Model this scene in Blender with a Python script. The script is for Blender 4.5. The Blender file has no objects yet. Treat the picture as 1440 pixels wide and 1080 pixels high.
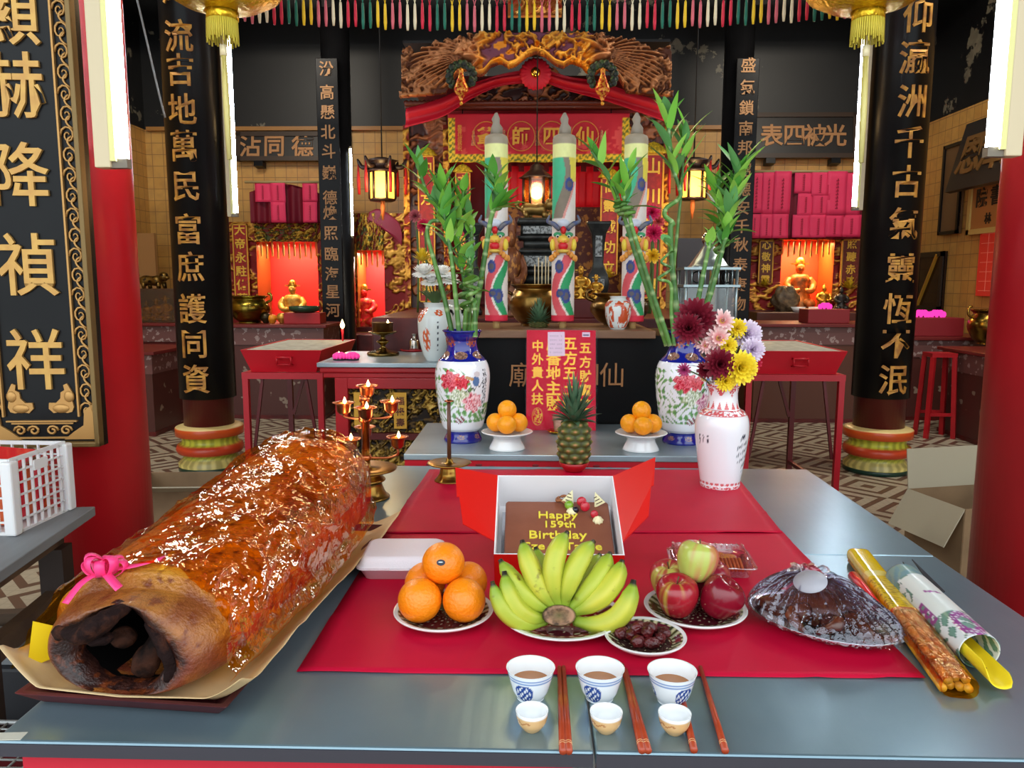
import bpy, math, random
import numpy as np
from mathutils import Vector, Matrix, Euler
R = math.radians
PI = math.pi
random.seed(7)
RNG = np.random.default_rng(7)
SC = bpy.context.scene
COL = SC.collection
# ------------------------------------------------------------------ camera
CAM = Vector((0.0, 0.0, 1.48))
PITCH, YAW, ROLL, F = 7.5, 1.5, 0.15, 1080.0
CAMROT = Euler((R(90 - PITCH), 0, R(YAW))).to_matrix() @ Matrix.Rotation(R(ROLL), 3, 'Z')
cd = bpy.data.cameras.new('camera')
cd.sensor_width = 36.0
cd.lens = 36.0 * F / 1440.0
cd.clip_start = 0.02
cam = bpy.data.objects.new('camera', cd)
cam.matrix_world = Matrix.Translation(CAM) @ CAMROT.to_4x4()
COL.objects.link(cam)
SC.camera = cam
# ------------------------------------------------------------------ light and exposure
SC.view_settings.view_transform = 'Standard'
SC.view_settings.look = 'None'
SC.view_settings.exposure = 0.0
SC.view_settings.gamma = 1.0
SC.view_settings.use_curve_mapping = False
SC.cycles.use_denoising = True
SC.cycles.max_bounces = 8
SC.cycles.transparent_max_bounces = 24
SC.cycles.sample_clamp_indirect = 6.0
SC.cycles.blur_glossy = 0.5
W = bpy.data.worlds.new('daylight')
SC.world = W
W.use_nodes = True
WORLD_STRENGTH = 3.1
_N, _L = W.node_tree.nodes, W.node_tree.links            # overcast daylight: bright overhead, dim towards the horizon
_tc = _N.new('ShaderNodeTexCoord'); _sp = _N.new('ShaderNodeSeparateXYZ'); _mr = _N.new('ShaderNodeMapRange')
_L.new(_tc.outputs['Generated'], _sp.inputs[0]); _L.new(_sp.outputs['Z'], _mr.inputs['Value'])
_mr.inputs['From Min'].default_value = 0.0; _mr.inputs['From Max'].default_value = 0.35
_mr.inputs['To Min'].default_value = 0.55 * WORLD_STRENGTH; _mr.inputs['To Max'].default_value = WORLD_STRENGTH
_N['Background'].inputs[0].default_value = (0.86, 0.95, 1.0, 1)
_L.new(_mr.outputs[0], _N['Background'].inputs[1])
TUBE_STRENGTH = 60.0

def light(name, kind, loc, power, color=(1, 1, 1), size=0.1, rot=None, sizey=None):
    l = bpy.data.lights.new(name, kind)
    l.energy = power
    l.color = color
    if kind == 'AREA':
        l.size = size
        if sizey:
            l.shape = 'RECTANGLE'; l.size_y = sizey
    elif kind in ('POINT', 'SPOT'):
        l.shadow_soft_size = size
    o = bpy.data.objects.new(name, l)
    o.location = loc
    if rot: o.rotation_euler = rot
    COL.objects.link(o)
    return o

# unseen area lights added above the frame to brighten the back of the hall
for _x, _p in ((-3.0, 42), (0.1, 26), (3.2, 42)):
    light('added hall fill', 'AREA', (_x, 7.0, 5.0), _p, (1, 0.90, 0.74), 1.3, (R(58), 0, 0), 0.15)

for _x in (-3.7, 3.9):
    light('added aisle fill', 'AREA', (_x, 5.6, 5.0), 100, (1, 0.92, 0.80), 1.0, (0, 0, 0), 0.15)  # unseen fill added to lift the dark aisle floor

# ------------------------------------------------------------------ photograph geometry: a pixel's ray meets a real plane
def ray(px, py):
    d = CAMROT @ Vector(((px - 720) / F, -(py - 540) / F, -1))
    return d
def on_z(px, py, z):
    d = ray(px, py); t = (z - CAM.z) / d.z
    return CAM + d * t
def on_y(px, py, y):
    d = ray(px, py); t = (y - CAM.y) / d.y
    return CAM + d * t
def on_x(px, py, x):
    d = ray(px, py); t = (x - CAM.x) / d.x
    return CAM + d * t
def mpp(y):                       # metres per pixel at depth y
    return y / F

# ------------------------------------------------------------------ colour and materials
def s2l(c):
    c = np.asarray(c, dtype=float)
    return np.where(c <= 0.04045, c / 12.92, ((c + 0.055) / 1.055) ** 2.4)
def rgb(*c):
    if len(c) == 1: c = c[0]
    return tuple(float(x) for x in s2l(np.array(c[:3]) / 255.0))
def rgba(c):
    return (*rgb(c), 1.0)
MATS = {}
def mat(name, col=(200, 200, 200), rough=0.5, metal=0.0, noise=None, bump=None, coat=0.0, emit=None, spec=0.5,
        vcol=False, sss=0.0, trans=0.0, ior=1.45, wave=None, aniso=0.0, voro=None):
    if name in MATS: return MATS[name]
    m = bpy.data.materials.new(name)
    m.use_nodes = True
    nt = m.node_tree; N = nt.nodes; L = nt.links
    b = N['Principled BSDF']
    b.inputs['Base Color'].default_value = rgba(col)
    b.inputs['Roughness'].default_value = rough
    b.inputs['Metallic'].default_value = metal
    b.inputs['Specular IOR Level'].default_value = spec
    b.inputs['Coat Weight'].default_value = coat
    b.inputs['Coat Roughness'].default_value = 0.08
    b.inputs['IOR'].default_value = ior
    b.inputs['Transmission Weight'].default_value = trans
    b.inputs['Anisotropic'].default_value = aniso
    if sss:
        b.inputs['Subsurface Weight'].default_value = sss
        b.inputs['Subsurface Radius'].default_value = (0.02, 0.01, 0.005)
        b.inputs['Subsurface Scale'].default_value = 0.3
    tc = N.new('ShaderNodeTexCoord')
    cur = None
    if vcol:
        a = N.new('ShaderNodeVertexColor'); a.layer_name = 'Col'
        cur = a.outputs['Color']
    if noise:                      # (scale, colour2, contrast[, detail, (sx,sy,sz)])
        sc, c2 = noise[0], noise[1]
        lo, hi = noise[2] if len(noise) > 2 else (0.35, 0.65)
        n = N.new('ShaderNodeTexNoise'); n.inputs['Scale'].default_value = sc
        n.inputs['Detail'].default_value = noise[3] if len(noise) > 3 else 6
        if len(noise) > 4:
            mp = N.new('ShaderNodeMapping'); mp.inputs['Scale'].default_value = noise[4]
            L.new(tc.outputs['Object'], mp.inputs['Vector']); L.new(mp.outputs[0], n.inputs['Vector'])
        else:
            L.new(tc.outputs['Object'], n.inputs['Vector'])
        mr = N.new('ShaderNodeMapRange'); mr.inputs['From Min'].default_value = lo; mr.inputs['From Max'].default_value = hi
        L.new(n.outputs['Fac'], mr.inputs['Value'])
        mx = N.new('ShaderNodeMix'); mx.data_type = 'RGBA'
        L.new(mr.outputs[0], mx.inputs['Factor'])
        if cur: L.new(cur, mx.inputs['A'])
        else: mx.inputs['A'].default_value = rgba(col)
        mx.inputs['B'].default_value = rgba(c2)
        cur = mx.outputs['Result']
    if voro:                       # (scale, colour2, lo, hi): spots
        n = N.new('ShaderNodeTexVoronoi'); n.inputs['Scale'].default_value = voro[0]
        L.new(tc.outputs['Object'], n.inputs['Vector'])
        mr = N.new('ShaderNodeMapRange'); mr.inputs['From Min'].default_value = voro[2]; mr.inputs['From Max'].default_value = voro[3]
        L.new(n.outputs['Distance'], mr.inputs['Value'])
        mx = N.new('ShaderNodeMix'); mx.data_type = 'RGBA'
        L.new(mr.outputs[0], mx.inputs['Factor'])
        if cur: L.new(cur, mx.inputs['B'])
        else: mx.inputs['B'].default_value = rgba(col)
        mx.inputs['A'].default_value = rgba(voro[1])
        cur = mx.outputs['Result']
    if cur: L.new(cur, b.inputs['Base Color'])
    if bump:                       # (scale, strength[, detail, (sx,sy,sz)])
        n = N.new('ShaderNodeTexNoise'); n.inputs['Scale'].default_value = bump[0]
        n.inputs['Detail'].default_value = bump[2] if len(bump) > 2 else 4
        if len(bump) > 3:
            mp = N.new('ShaderNodeMapping'); mp.inputs['Scale'].default_value = bump[3]
            L.new(tc.outputs['Object'], mp.inputs['Vector']); L.new(mp.outputs[0], n.inputs['Vector'])
        else:
            L.new(tc.outputs['Object'], n.inputs['Vector'])
        bp = N.new('ShaderNodeBump'); bp.inputs['Strength'].default_value = bump[1]; bp.inputs['Distance'].default_value = 0.01
        L.new(n.outputs['Fac'], bp.inputs['Height']); L.new(bp.outputs[0], b.inputs['Normal'])
    if emit:
        b.inputs['Emission Color'].default_value = rgba(emit[0]); b.inputs['Emission Strength'].default_value = emit[1]
        if emit[0] == 'col': pass
    MATS[name] = m
    return m

def film(name, tint=(255, 255, 255), lo=0.06, hi=0.5, rough=0.08, bump=(60, 0.4), gloss=(255, 255, 255)):
    """thin clear plastic: tinted transparency with a fresnel weighted gloss"""
    if name in MATS: return MATS[name]
    m = bpy.data.materials.new(name); m.use_nodes = True
    nt = m.node_tree; N = nt.nodes; L = nt.links
    N.remove(N['Principled BSDF'])
    out = N['Material Output']
    t = N.new('ShaderNodeBsdfTransparent'); t.inputs[0].default_value = rgba(tint)
    g = N.new('ShaderNodeBsdfGlossy'); g.inputs['Color'].default_value = rgba(gloss); g.inputs['Roughness'].default_value = rough
    lw = N.new('ShaderNodeLayerWeight'); lw.inputs['Blend'].default_value = 0.35
    mr = N.new('ShaderNodeMapRange'); mr.inputs['To Min'].default_value = lo; mr.inputs['To Max'].default_value = hi
    L.new(lw.outputs['Fresnel'], mr.inputs['Value'])
    mx = N.new('ShaderNodeMixShader')
    L.new(mr.outputs[0], mx.inputs[0]); L.new(t.outputs[0], mx.inputs[1]); L.new(g.outputs[0], mx.inputs[2])
    L.new(mx.outputs[0], out.inputs['Surface'])
    if bump:
        tc = N.new('ShaderNodeTexCoord')
        n = N.new('ShaderNodeTexNoise'); n.inputs['Scale'].default_value = bump[0]; n.inputs['Detail'].default_value = 3
        L.new(tc.outputs['Object'], n.inputs['Vector'])
        bp = N.new('ShaderNodeBump'); bp.inputs['Strength'].default_value = bump[1]; bp.inputs['Distance'].default_value = 0.02
        L.new(n.outputs['Fac'], bp.inputs['Height'])
        L.new(bp.outputs[0], g.inputs['Normal']); L.new(bp.outputs[0], lw.inputs['Normal'])
    MATS[name] = m
    return m

def emis(name, col, strength):
    if name in MATS: return MATS[name]
    m = bpy.data.materials.new(name); m.use_nodes = True
    nt = m.node_tree; N = nt.nodes
    N.remove(N['Principled BSDF'])
    e = N.new('ShaderNodeEmission'); e.inputs[0].default_value = rgba(col); e.inputs[1].default_value = strength
    nt.links.new(e.outputs[0], N['Material Output'].inputs['Surface'])
    MATS[name] = m
    return m

# ------------------------------------------------------------------ numpy noise
def _hash(ix, iy, seed):
    h = (ix.astype(np.int64) * 374761393 + iy.astype(np.int64) * 668265263 + seed * 69069) & 0x7fffffff
    h = ((h ^ (h >> 13)) * 1274126177) & 0x7fffffff
    return ((h ^ (h >> 16)) & 0xffff) / 65535.0
def vnoise(x, y, seed=0):
    x = np.asarray(x, float); y = np.asarray(y, float)
    ix = np.floor(x); iy = np.floor(y); fx = x - ix; fy = y - iy
    fx = fx * fx * (3 - 2 * fx); fy = fy * fy * (3 - 2 * fy)
    a = _hash(ix, iy, seed); b = _hash(ix + 1, iy, seed); c = _hash(ix, iy + 1, seed); d = _hash(ix + 1, iy + 1, seed)
    return (a * (1 - fx) + b * fx) * (1 - fy) + (c * (1 - fx) + d * fx) * fy
def fbm(x, y, seed=0, oct=4):
    s = 0; a = 0.5; t = 0
    for i in range(oct):
        s = s + a * vnoise(x * 2 ** i, y * 2 ** i, seed + i); t += a; a *= 0.5
    return s / t
def sstep(a, b, x):
    t = np.clip((x - a) / (b - a), 0, 1)
    return t * t * (3 - 2 * t)
def mixc(c, c2, f):                # blend rgb arrays (linear)
    f = np.asarray(f)[..., None]
    return c * (1 - f) + np.asarray(c2) * f

# ------------------------------------------------------------------ mesh builder
class MB:
    def __init__(s):
        s.v = []; s.f = []; s.m = []; s.c = {}; s.mi = 0; s.sm = []; s.smooth = True
    def add(s, vs, fs, M=None, col=None):
        o = len(s.v)
        if M is not None:
            vs = [M @ Vector(p) for p in vs]
        s.v.extend([tuple(p) for p in vs])
        s.f.extend([tuple(i + o for i in q) for q in fs])
        s.m.extend([s.mi] * len(fs)); s.sm.extend([s.smooth] * len(fs))
        if col is not None:
            col = np.asarray(col, float)
            if col.ndim == 1: col = np.tile(col[:3], (len(vs), 1))
            s.c[o] = col
        return s
    def box(s, c, d, M=None, col=None, rot=None):
        x, y, z = d[0] / 2, d[1] / 2, d[2] / 2
        vs = [(-x, -y, -z), (x, -y, -z), (x, y, -z), (-x, y, -z), (-x, -y, z), (x, -y, z), (x, y, z), (-x, y, z)]
        T = Matrix.Translation(c)
        if rot: T = T @ Euler(rot).to_matrix().to_4x4()
        if M is not None: T = M @ T
        sm = s.smooth; s.smooth = False
        s.add(vs, [(0, 3, 2, 1), (4, 5, 6, 7), (0, 1, 5, 4), (1, 2, 6, 5), (2, 3, 7, 6), (3, 0, 4, 7)], T, col)
        s.smooth = sm
        return s
    def bar(s, a, b, w, d=None, M=None, col=None):     # square bar from a to b
        a = Vector(a); b = Vector(b); d = d or w
        ax = (b - a); L = ax.length
        q = ax.to_track_quat('Z', 'Y').to_matrix().to_4x4()
        T = Matrix.Translation((a + b) / 2) @ q
        if M is not None: T = M @ T
        return s.box((0, 0, 0), (w, d, L), T, col)
    def lathe(s, prof, seg=32, c=(0, 0, 0), M=None, colf=None, arc=None, sx=1.0, sy=1.0, radf=None):
        n = len(prof); vs = []; cols = []
        a0, a1 = arc if arc else (0, 2 * PI)
        full = arc is None
        m = seg if full else seg + 1
        for i, (r, z) in enumerate(prof):
            for k in range(m):
                t = a0 + (a1 - a0) * k / seg
                rr = r * (radf(t, z) if radf else 1)
                vs.append((c[0] + rr * math.cos(t) * sx, c[1] + rr * math.sin(t) * sy, c[2] + z))
                if colf: cols.append((t, i / (n - 1), z))
        fs = []
        for i in range(n - 1):
            for k in range(seg):
                k2 = (k + 1) % m if full else k + 1
                fs.append((i * m + k, i * m + k2, (i + 1) * m + k2, (i + 1) * m + k))
        if full and prof[0][0] > 1e-5: fs.append(tuple(range(m - 1, -1, -1)))
        if full and prof[-1][0] > 1e-5: fs.append(tuple((n - 1) * m + k for k in range(m)))
        col = None
        if colf:
            q = np.array(cols); col = colf(q[:, 0], q[:, 1], q[:, 2])
        return s.add(vs, fs, M, col)
    def tube(s, pts, r, seg=8, M=None, caps=True, col=None, flat=1.0, closed=False):
        pts = [Vector(p) for p in pts]; n = len(pts)
        rs = r if hasattr(r, '__len__') else [r] * n
        vs = []; up = None
        for i in range(n):
            if closed: t = (pts[(i + 1) % n] - pts[i - 1]).normalized()
            else: t = (pts[min(i + 1, n - 1)] - pts[max(i - 1, 0)]).normalized()
            if up is None:
                up = Vector((0, 0, 1)) if abs(t.z) < 0.9 else Vector((1, 0, 0))
            u = (up - t * up.dot(t))
            if u.length < 1e-6: u = t.orthogonal()
            u.normalize(); w = t.cross(u); up = u
            for k in range(seg):
                a = 2 * PI * k / seg
                vs.append(pts[i] + (w * math.cos(a) + u * math.sin(a) * flat) * rs[i])
        fs = []
        rng = n if closed else n - 1
        for i in range(rng):
            i2 = (i + 1) % n
            for k in range(seg):
                fs.append((i * seg + k, i * seg + (k + 1) % seg, i2 * seg + (k + 1) % seg, i2 * seg + k))
        if caps and not closed:
            fs.append(tuple(range(seg - 1, -1, -1))); fs.append(tuple((n - 1) * seg + k for k in range(seg)))
        if col is not None and callable(col):
            idx = np.repeat(np.arange(n) / max(n - 1, 1), seg); col = col(idx, np.tile(np.arange(seg) / seg, n))
        return s.add(vs, fs, M, col)
    def ball(s, c, r, seg=16, rings=10, M=None, col=None, df=None):
        rx, ry, rz = r if hasattr(r, '__len__') else (r, r, r)
        vs = [(0, 0, -rz)]
        for i in range(1, rings):
            p = -PI / 2 + PI * i / rings
            for k in range(seg):
                t = 2 * PI * k / seg
                q = df(t, p) if df else 1
                vs.append((rx * math.cos(p) * math.cos(t) * q, ry * math.cos(p) * math.sin(t) * q, rz * math.sin(p) * q))
        vs.append((0, 0, rz))
        fs = []
        for k in range(seg):
            fs.append((0, 1 + (k + 1) % seg, 1 + k))
        for i in range(rings - 2):
            for k in range(seg):
                a = 1 + i * seg; b = a + seg
                fs.append((a + k, a + (k + 1) % seg, b + (k + 1) % seg, b + k))
        a = 1 + (rings - 2) * seg; top = len(vs) - 1
        for k in range(seg):
            fs.append((a + k, a + (k + 1) % seg, top))
        T = Matrix.Translation(c)
        if M is not None: T = M @ T
        return s.add(vs, fs, T, col)
    def prism(s, poly, d, M=None, col=None):           # polygon in local XZ, thickness along Y (front at -d/2)
        n = len(poly)
        vs = [(x, -d / 2, z) for x, z in poly] + [(x, d / 2, z) for x, z in poly]
        area = sum(poly[i][0] * poly[(i + 1) % n][1] - poly[(i + 1) % n][0] * poly[i][1] for i in range(n))
        fr = tuple(range(n)); bk = tuple(range(2 * n - 1, n - 1, -1))
        fs = [fr, bk]
        for i in range(n):
            j = (i + 1) % n
            fs.append((i, i + n, j + n, j))
        if area < 0: fs = [tuple(reversed(q)) for q in fs]
        sm = s.smooth; s.smooth = False
        s.add(vs, fs, M, col)
        s.smooth = sm
        return s
    def grid(s, P, col=None, M=None, wrap=False):      # P array (ny,nx,3)
        P = np.asarray(P, float)
        ny, nx = P.shape[:2]
        vs = P.reshape(-1, 3)
        if M is not None:
            A = np.array(M); vs = vs @ A[:3, :3].T + A[:3, 3]
        fs = []
        for j in range(ny - 1):
            for i in range(nx - 1):
                a = j * nx + i
                fs.append((a, a + 1, a + nx + 1, a + nx))
            if wrap:
                fs.append((j * nx + nx - 1, j * nx, (j + 1) * nx, (j + 1) * nx + nx - 1))
        if col is not None: col = np.asarray(col, float).reshape(-1, 3)
        return s.add(vs.tolist(), fs, None, col)
    def relief(s, w, h, nx, ny, H, M=None, thick=0.02, colf=None, mask=None):
        """carved panel in local XZ, facing -Y; H(u,v)-> height in metres, u in 0..1 left to right, v in 0..1 bottom to top; mask keeps quads"""
        u, v = np.meshgrid(np.linspace(0, 1, nx), np.linspace(0, 1, ny))
        hh = H(u, v)
        P = np.stack([(u - 0.5) * w, -hh, v * h], -1)
        col = colf(u, v, hh) if colf else None
        if mask is None:
            s.grid(P, col, M)
            T = M if M is not None else Matrix.Identity(4)
            d = thick
            s.box((0, d / 2 + 0.0005, h / 2), (w, d, h), T, None if col is None else col.reshape(-1, 3).mean(0))
            return s
        K = mask(u, v)
        idx = np.arange(nx * ny).reshape(ny, nx)
        A = np.array(M) if M is not None else np.eye(4)
        f3 = P.reshape(-1, 3) @ A[:3, :3].T + A[:3, 3]
        B = P.copy(); B[..., 1] = thick
        b3 = B.reshape(-1, 3) @ A[:3, :3].T + A[:3, 3]
        n = nx * ny
        fs = []
        kq = K[:-1, :-1] & K[1:, :-1] & K[:-1, 1:] & K[1:, 1:]
        for j in range(ny - 1):
            for i in range(nx - 1):
                if not kq[j, i]: continue
                a, b, c, d = idx[j, i], idx[j, i + 1], idx[j + 1, i + 1], idx[j + 1, i]
                fs.append((a, b, c, d)); fs.append((n + d, n + c, n + b, n + a))
                if j == 0 or not kq[j - 1, i]: fs.append((a, n + a, n + b, b))
                if j == ny - 2 or not kq[j + 1, i]: fs.append((d, c, n + c, n + d))
                if i == 0 or not kq[j, i - 1]: fs.append((a, d, n + d, n + a))
                if i == nx - 2 or not kq[j, i + 1]: fs.append((b, n + b, n + c, c))
        fs = [tuple(int(t) for t in q) for q in fs]
        vv = np.concatenate([f3, b3])
        used = np.unique(np.array(fs).ravel()) if fs else np.array([], int)
        remap = -np.ones(2 * n, int); remap[used] = np.arange(len(used))
        c2 = None
        if col is not None: c2 = np.concatenate([col.reshape(-1, 3)] * 2)[used]
        return s.add(vv[used].tolist(), [tuple(int(remap[t]) for t in q) for q in fs], None, c2)
    def text(s, txt, size, M, depth=0.004, bold=0.0, bend=None, col=None, sx=1.0, shear=0):
        vs, fs = glyphs(txt, bold)
        out = []
        for x, y, z in vs:
            X, Z, Y = x * size * sx, y * size, -z * depth
            if bend:                     # wrap about a vertical cylinder of radius bend, front at -Y
                a = X / bend; rr = bend - Y
                out.append((rr * math.sin(a), bend - rr * math.cos(a), Z))
            else:
                out.append((X + shear * Z, Y, Z))
        sm = s.smooth; s.smooth = False
        s.add(out, fs, M, col)
        s.smooth = sm
        return s
    def build(s, name, mats, parent=None, loc=None, label=None, cat=None, group=None, kind=None, bevel=0, subdiv=0, solid=0, rot=None, weld=False):
        me = bpy.data.meshes.new(name)
        me.from_pydata(s.v, [], s.f)
        if not isinstance(mats, (list, tuple)): mats = [mats]
        for m in mats: me.materials.append(m)
        me.polygons.foreach_set('material_index', s.m)
        me.polygons.foreach_set('use_smooth', s.sm)
        if s.c:
            C = np.ones((len(s.v), 4)); C[:, :3] = 0.5
            for o, col in s.c.items():
                C[o:o + len(col), :3] = col
            a = me.color_attributes.new('Col', 'FLOAT_COLOR', 'POINT')
            a.data.foreach_set('color', C.ravel().astype(np.float32))
        me.update()
        o = bpy.data.objects.new(name, me)
        COL.objects.link(o)
        if parent is not None: o.parent = parent
        if loc is not None: o.location = loc
        if rot is not None: o.rotation_euler = rot
        tag(o, label, cat, group, kind)
        if solid:
            d = o.modifiers.new('solid', 'SOLIDIFY'); d.thickness = solid; d.offset = 0
        if bevel:
            d = o.modifiers.new('bevel', 'BEVEL'); d.width = bevel; d.segments = 2; d.limit_method = 'ANGLE'; d.angle_limit = R(40)
        if subdiv:
            d = o.modifiers.new('subdiv', 'SUBSURF'); d.levels = subdiv; d.render_levels = subdiv
        return o

_GL = {}
def glyphs(txt, bold):
    key = (txt, round(bold, 3))
    if key in _GL: return _GL[key]
    cu = bpy.data.curves.new('t', 'FONT')
    cu.body = txt; cu.size = 1.0; cu.extrude = 0.5; cu.offset = bold; cu.resolution_u = 2
    cu.align_x = 'CENTER'
    o = bpy.data.objects.new('t', cu)
    me = o.to_mesh()
    vs = np.array([tuple(v.co) for v in me.vertices]); fs = [tuple(p.vertices) for p in me.polygons]
    o.to_mesh_clear()
    bpy.data.objects.remove(o); bpy.data.curves.remove(cu)
    if len(vs):
        lo = vs.min(0); hi = vs.max(0)
        vs[:, 0] -= (lo[0] + hi[0]) / 2
        if len(txt) == 1: vs[:, 1] -= (lo[1] + hi[1]) / 2     # single signs are centred on their own box
        vs[:, 2] += 0.5                                         # back of the letter at 0, face at 1
    _GL[key] = (vs.tolist(), fs)
    return _GL[key]

# ------------------------------------------------------------------ objects
def tag(o, label=None, cat=None, group=None, kind=None):
    if label: o['label'] = label
    if cat: o['category'] = cat
    if group: o['group'] = group
    if kind: o['kind'] = kind
    return o
def thing(name, label, cat, loc=(0, 0, 0), rz=0, group=None):
    o = bpy.data.objects.new(name, None)
    o.empty_display_size = 0.05
    COL.objects.link(o)
    o.location = loc; o.rotation_euler = (0, 0, rz)
    return tag(o, label, cat, group)
def dup(root, loc, rz=None, label=None, group=None, scale=None, rot=None):
    r = root.copy(); COL.objects.link(r)
    r.location = loc
    if rz is not None: r.rotation_euler = (0, 0, rz)
    if rot is not None: r.rotation_euler = rot
    if scale is not None: r.scale = (scale,) * 3 if not hasattr(scale, '__len__') else scale
    if label: r['label'] = label
    if group: r['group'] = group
    for ch in list(root.children):
        c = ch.copy(); COL.objects.link(c); c.parent = r
        for g in list(ch.children):
            d = g.copy(); COL.objects.link(d); d.parent = c
    return r
def TR(x, y, z, rx=0, ry=0, rz=0, s=1.0):
    return Matrix.Translation((x, y, z)) @ Euler((rx, ry, rz)).to_matrix().to_4x4() @ Matrix.Scale(s, 4)
def jitter(mb, amp, fr, seed=0):
    V = np.array(mb.v)
    for k in range(3):
        V[:, k] += amp * (fbm(V[:, (k + 1) % 3] * fr + V[:, k] * fr * .7 + 50, V[:, (k + 2) % 3] * fr + 50, seed + k, 4) - .5) * 2
    mb.v = [tuple(q) for q in V]
def bez(p0, p1, p2, n=10):
    p0, p1, p2 = Vector(p0), Vector(p1), Vector(p2)
    return [(1 - t) ** 2 * p0 + 2 * t * (1 - t) * p1 + t * t * p2 for t in [i / (n - 1) for i in range(n)]]
def spline(pts, n=40):                                  # Catmull-Rom through points
    P = [Vector(p) for p in pts]; P = [P[0] * 2 - P[1]] + P + [P[-1] * 2 - P[-2]]
    out = []; m = len(P) - 3
    for i in range(n):
        t = i / (n - 1) * m; k = min(int(t), m - 1); t -= k
        a, b, c, d = P[k:k + 4]
        out.append(0.5 * ((2 * b) + (c - a) * t + (2 * a - 5 * b + 4 * c - d) * t * t + (3 * b - a - 3 * c + d) * t ** 3))
    return out
def interp(xs, ys, t):
    return np.interp(t, xs, ys)
def smoothprof(prof, n=40):
    return [(max(p.x, 0), p.y) for p in spline([(r, z, 0) for r, z in prof], n)]

# ------------------------------------------------------------------ shared materials
GOLD = mat('gold leaf', (226, 178, 74), 0.35, 0.75, bump=(80, 0.3))
GOLDP = mat('gold paint', (214, 160, 56), 0.5, 0.25)
BRASS = mat('old brass', (190, 150, 70), 0.28, 1.0, noise=(9, (120, 88, 40)), bump=(30, 0.15))
COPPER = mat('copper', (205, 125, 80), 0.3, 1.0, noise=(12, (150, 80, 50)))
BLACK = mat('black lacquer', (15, 15, 17), 0.28, noise=(3, (22, 22, 24)), spec=0.22)
REDL = mat('red lacquer', (178, 26, 34), 0.35, noise=(4, (158, 22, 30)), bump=(25, 0.06))
DARKRED = mat('dark red lacquer', (98, 26, 24), 0.4, noise=(6, (72, 20, 18)))
VC = mat('painted surface', rough=0.45, vcol=True)
VCG = mat('painted glaze', rough=0.12, vcol=True, coat=0.6)
VCM = mat('gilded carving', rough=0.4, metal=0.45, vcol=True)
WHITEG = mat('white porcelain', (236, 238, 238), 0.12, coat=0.5)
# ================================================================== THE SETTING
def nodes_of(name):
    m = bpy.data.materials.new(name); m.use_nodes = True
    nt = m.node_tree
    return m, nt.nodes, nt.links, nt.nodes['Principled BSDF']
def math_n(N, L, op, a, b=None):
    n = N.new('ShaderNodeMath'); n.operation = op
    for i, q in enumerate((a, b)):
        if q is None: continue
        if isinstance(q, (int, float)): n.inputs[i].default_value = q
        else: L.new(q, n.inputs[i])
    return n.outputs[0]
def mix_n(N, L, f, a, b):
    n = N.new('ShaderNodeMix'); n.data_type = 'RGBA'
    L.new(f, n.inputs['Factor'])
    for q, k in ((a, 'A'), (b, 'B')):
        if isinstance(q, tuple): n.inputs[k].default_value = rgba(q)
        else: L.new(q, n.inputs[k])
    return n.outputs['Result']
# floor: mosaic of nested diamonds
m, N, L, b = nodes_of('mosaic floor')
tc = N.new('ShaderNodeTexCoord'); sx = N.new('ShaderNodeSeparateXYZ'); L.new(tc.outputs['Object'], sx.inputs[0])
def tri(o, per, ph=0.0):
    t = math_n(N, L, 'ADD', math_n(N, L, 'DIVIDE', o, per), 50.0 + ph)
    t = math_n(N, L, 'FRACT', t)
    return math_n(N, L, 'ABSOLUTE', math_n(N, L, 'SUBTRACT', t, 0.5))
u = tri(sx.outputs['X'], 0.62); v = tri(sx.outputs['Y'], 0.62)
d = math_n(N, L, 'ADD', u, v)
ring = math_n(N, L, 'FRACT', math_n(N, L, 'MULTIPLY', d, 4.0))
dark = math_n(N, L, 'GREATER_THAN', ring, 0.60)
# small tessera breaks between stripes
g1 = math_n(N, L, 'GREATER_THAN', tri(sx.outputs['X'], 0.052), 0.42)
g2 = math_n(N, L, 'GREATER_THAN', tri(sx.outputs['Y'], 0.052), 0.42)
g = math_n(N, L, 'MAXIMUM', g1, g2)
nz = N.new('ShaderNodeTexNoise'); nz.inputs['Scale'].default_value = 2.2; nz.inputs['Detail'].default_value = 5; L.new(tc.outputs['Object'], nz.inputs['Vector'])
c1 = mix_n(N, L, nz.outputs['Fac'], (186, 178, 158), (150, 140, 120))
c1 = mix_n(N, L, math_n(N, L, 'MULTIPLY', g, 0.22), c1, (120, 110, 95))
c2 = mix_n(N, L, dark, c1, (92, 68, 57))
L.new(c2, b.inputs['Base Color']); b.inputs['Roughness'].default_value = 0.42
FLOORM = m
MB().box((0, 3.5, -0.05), (12, 15, 0.1)).build('floor', FLOORM, kind='structure')
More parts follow.
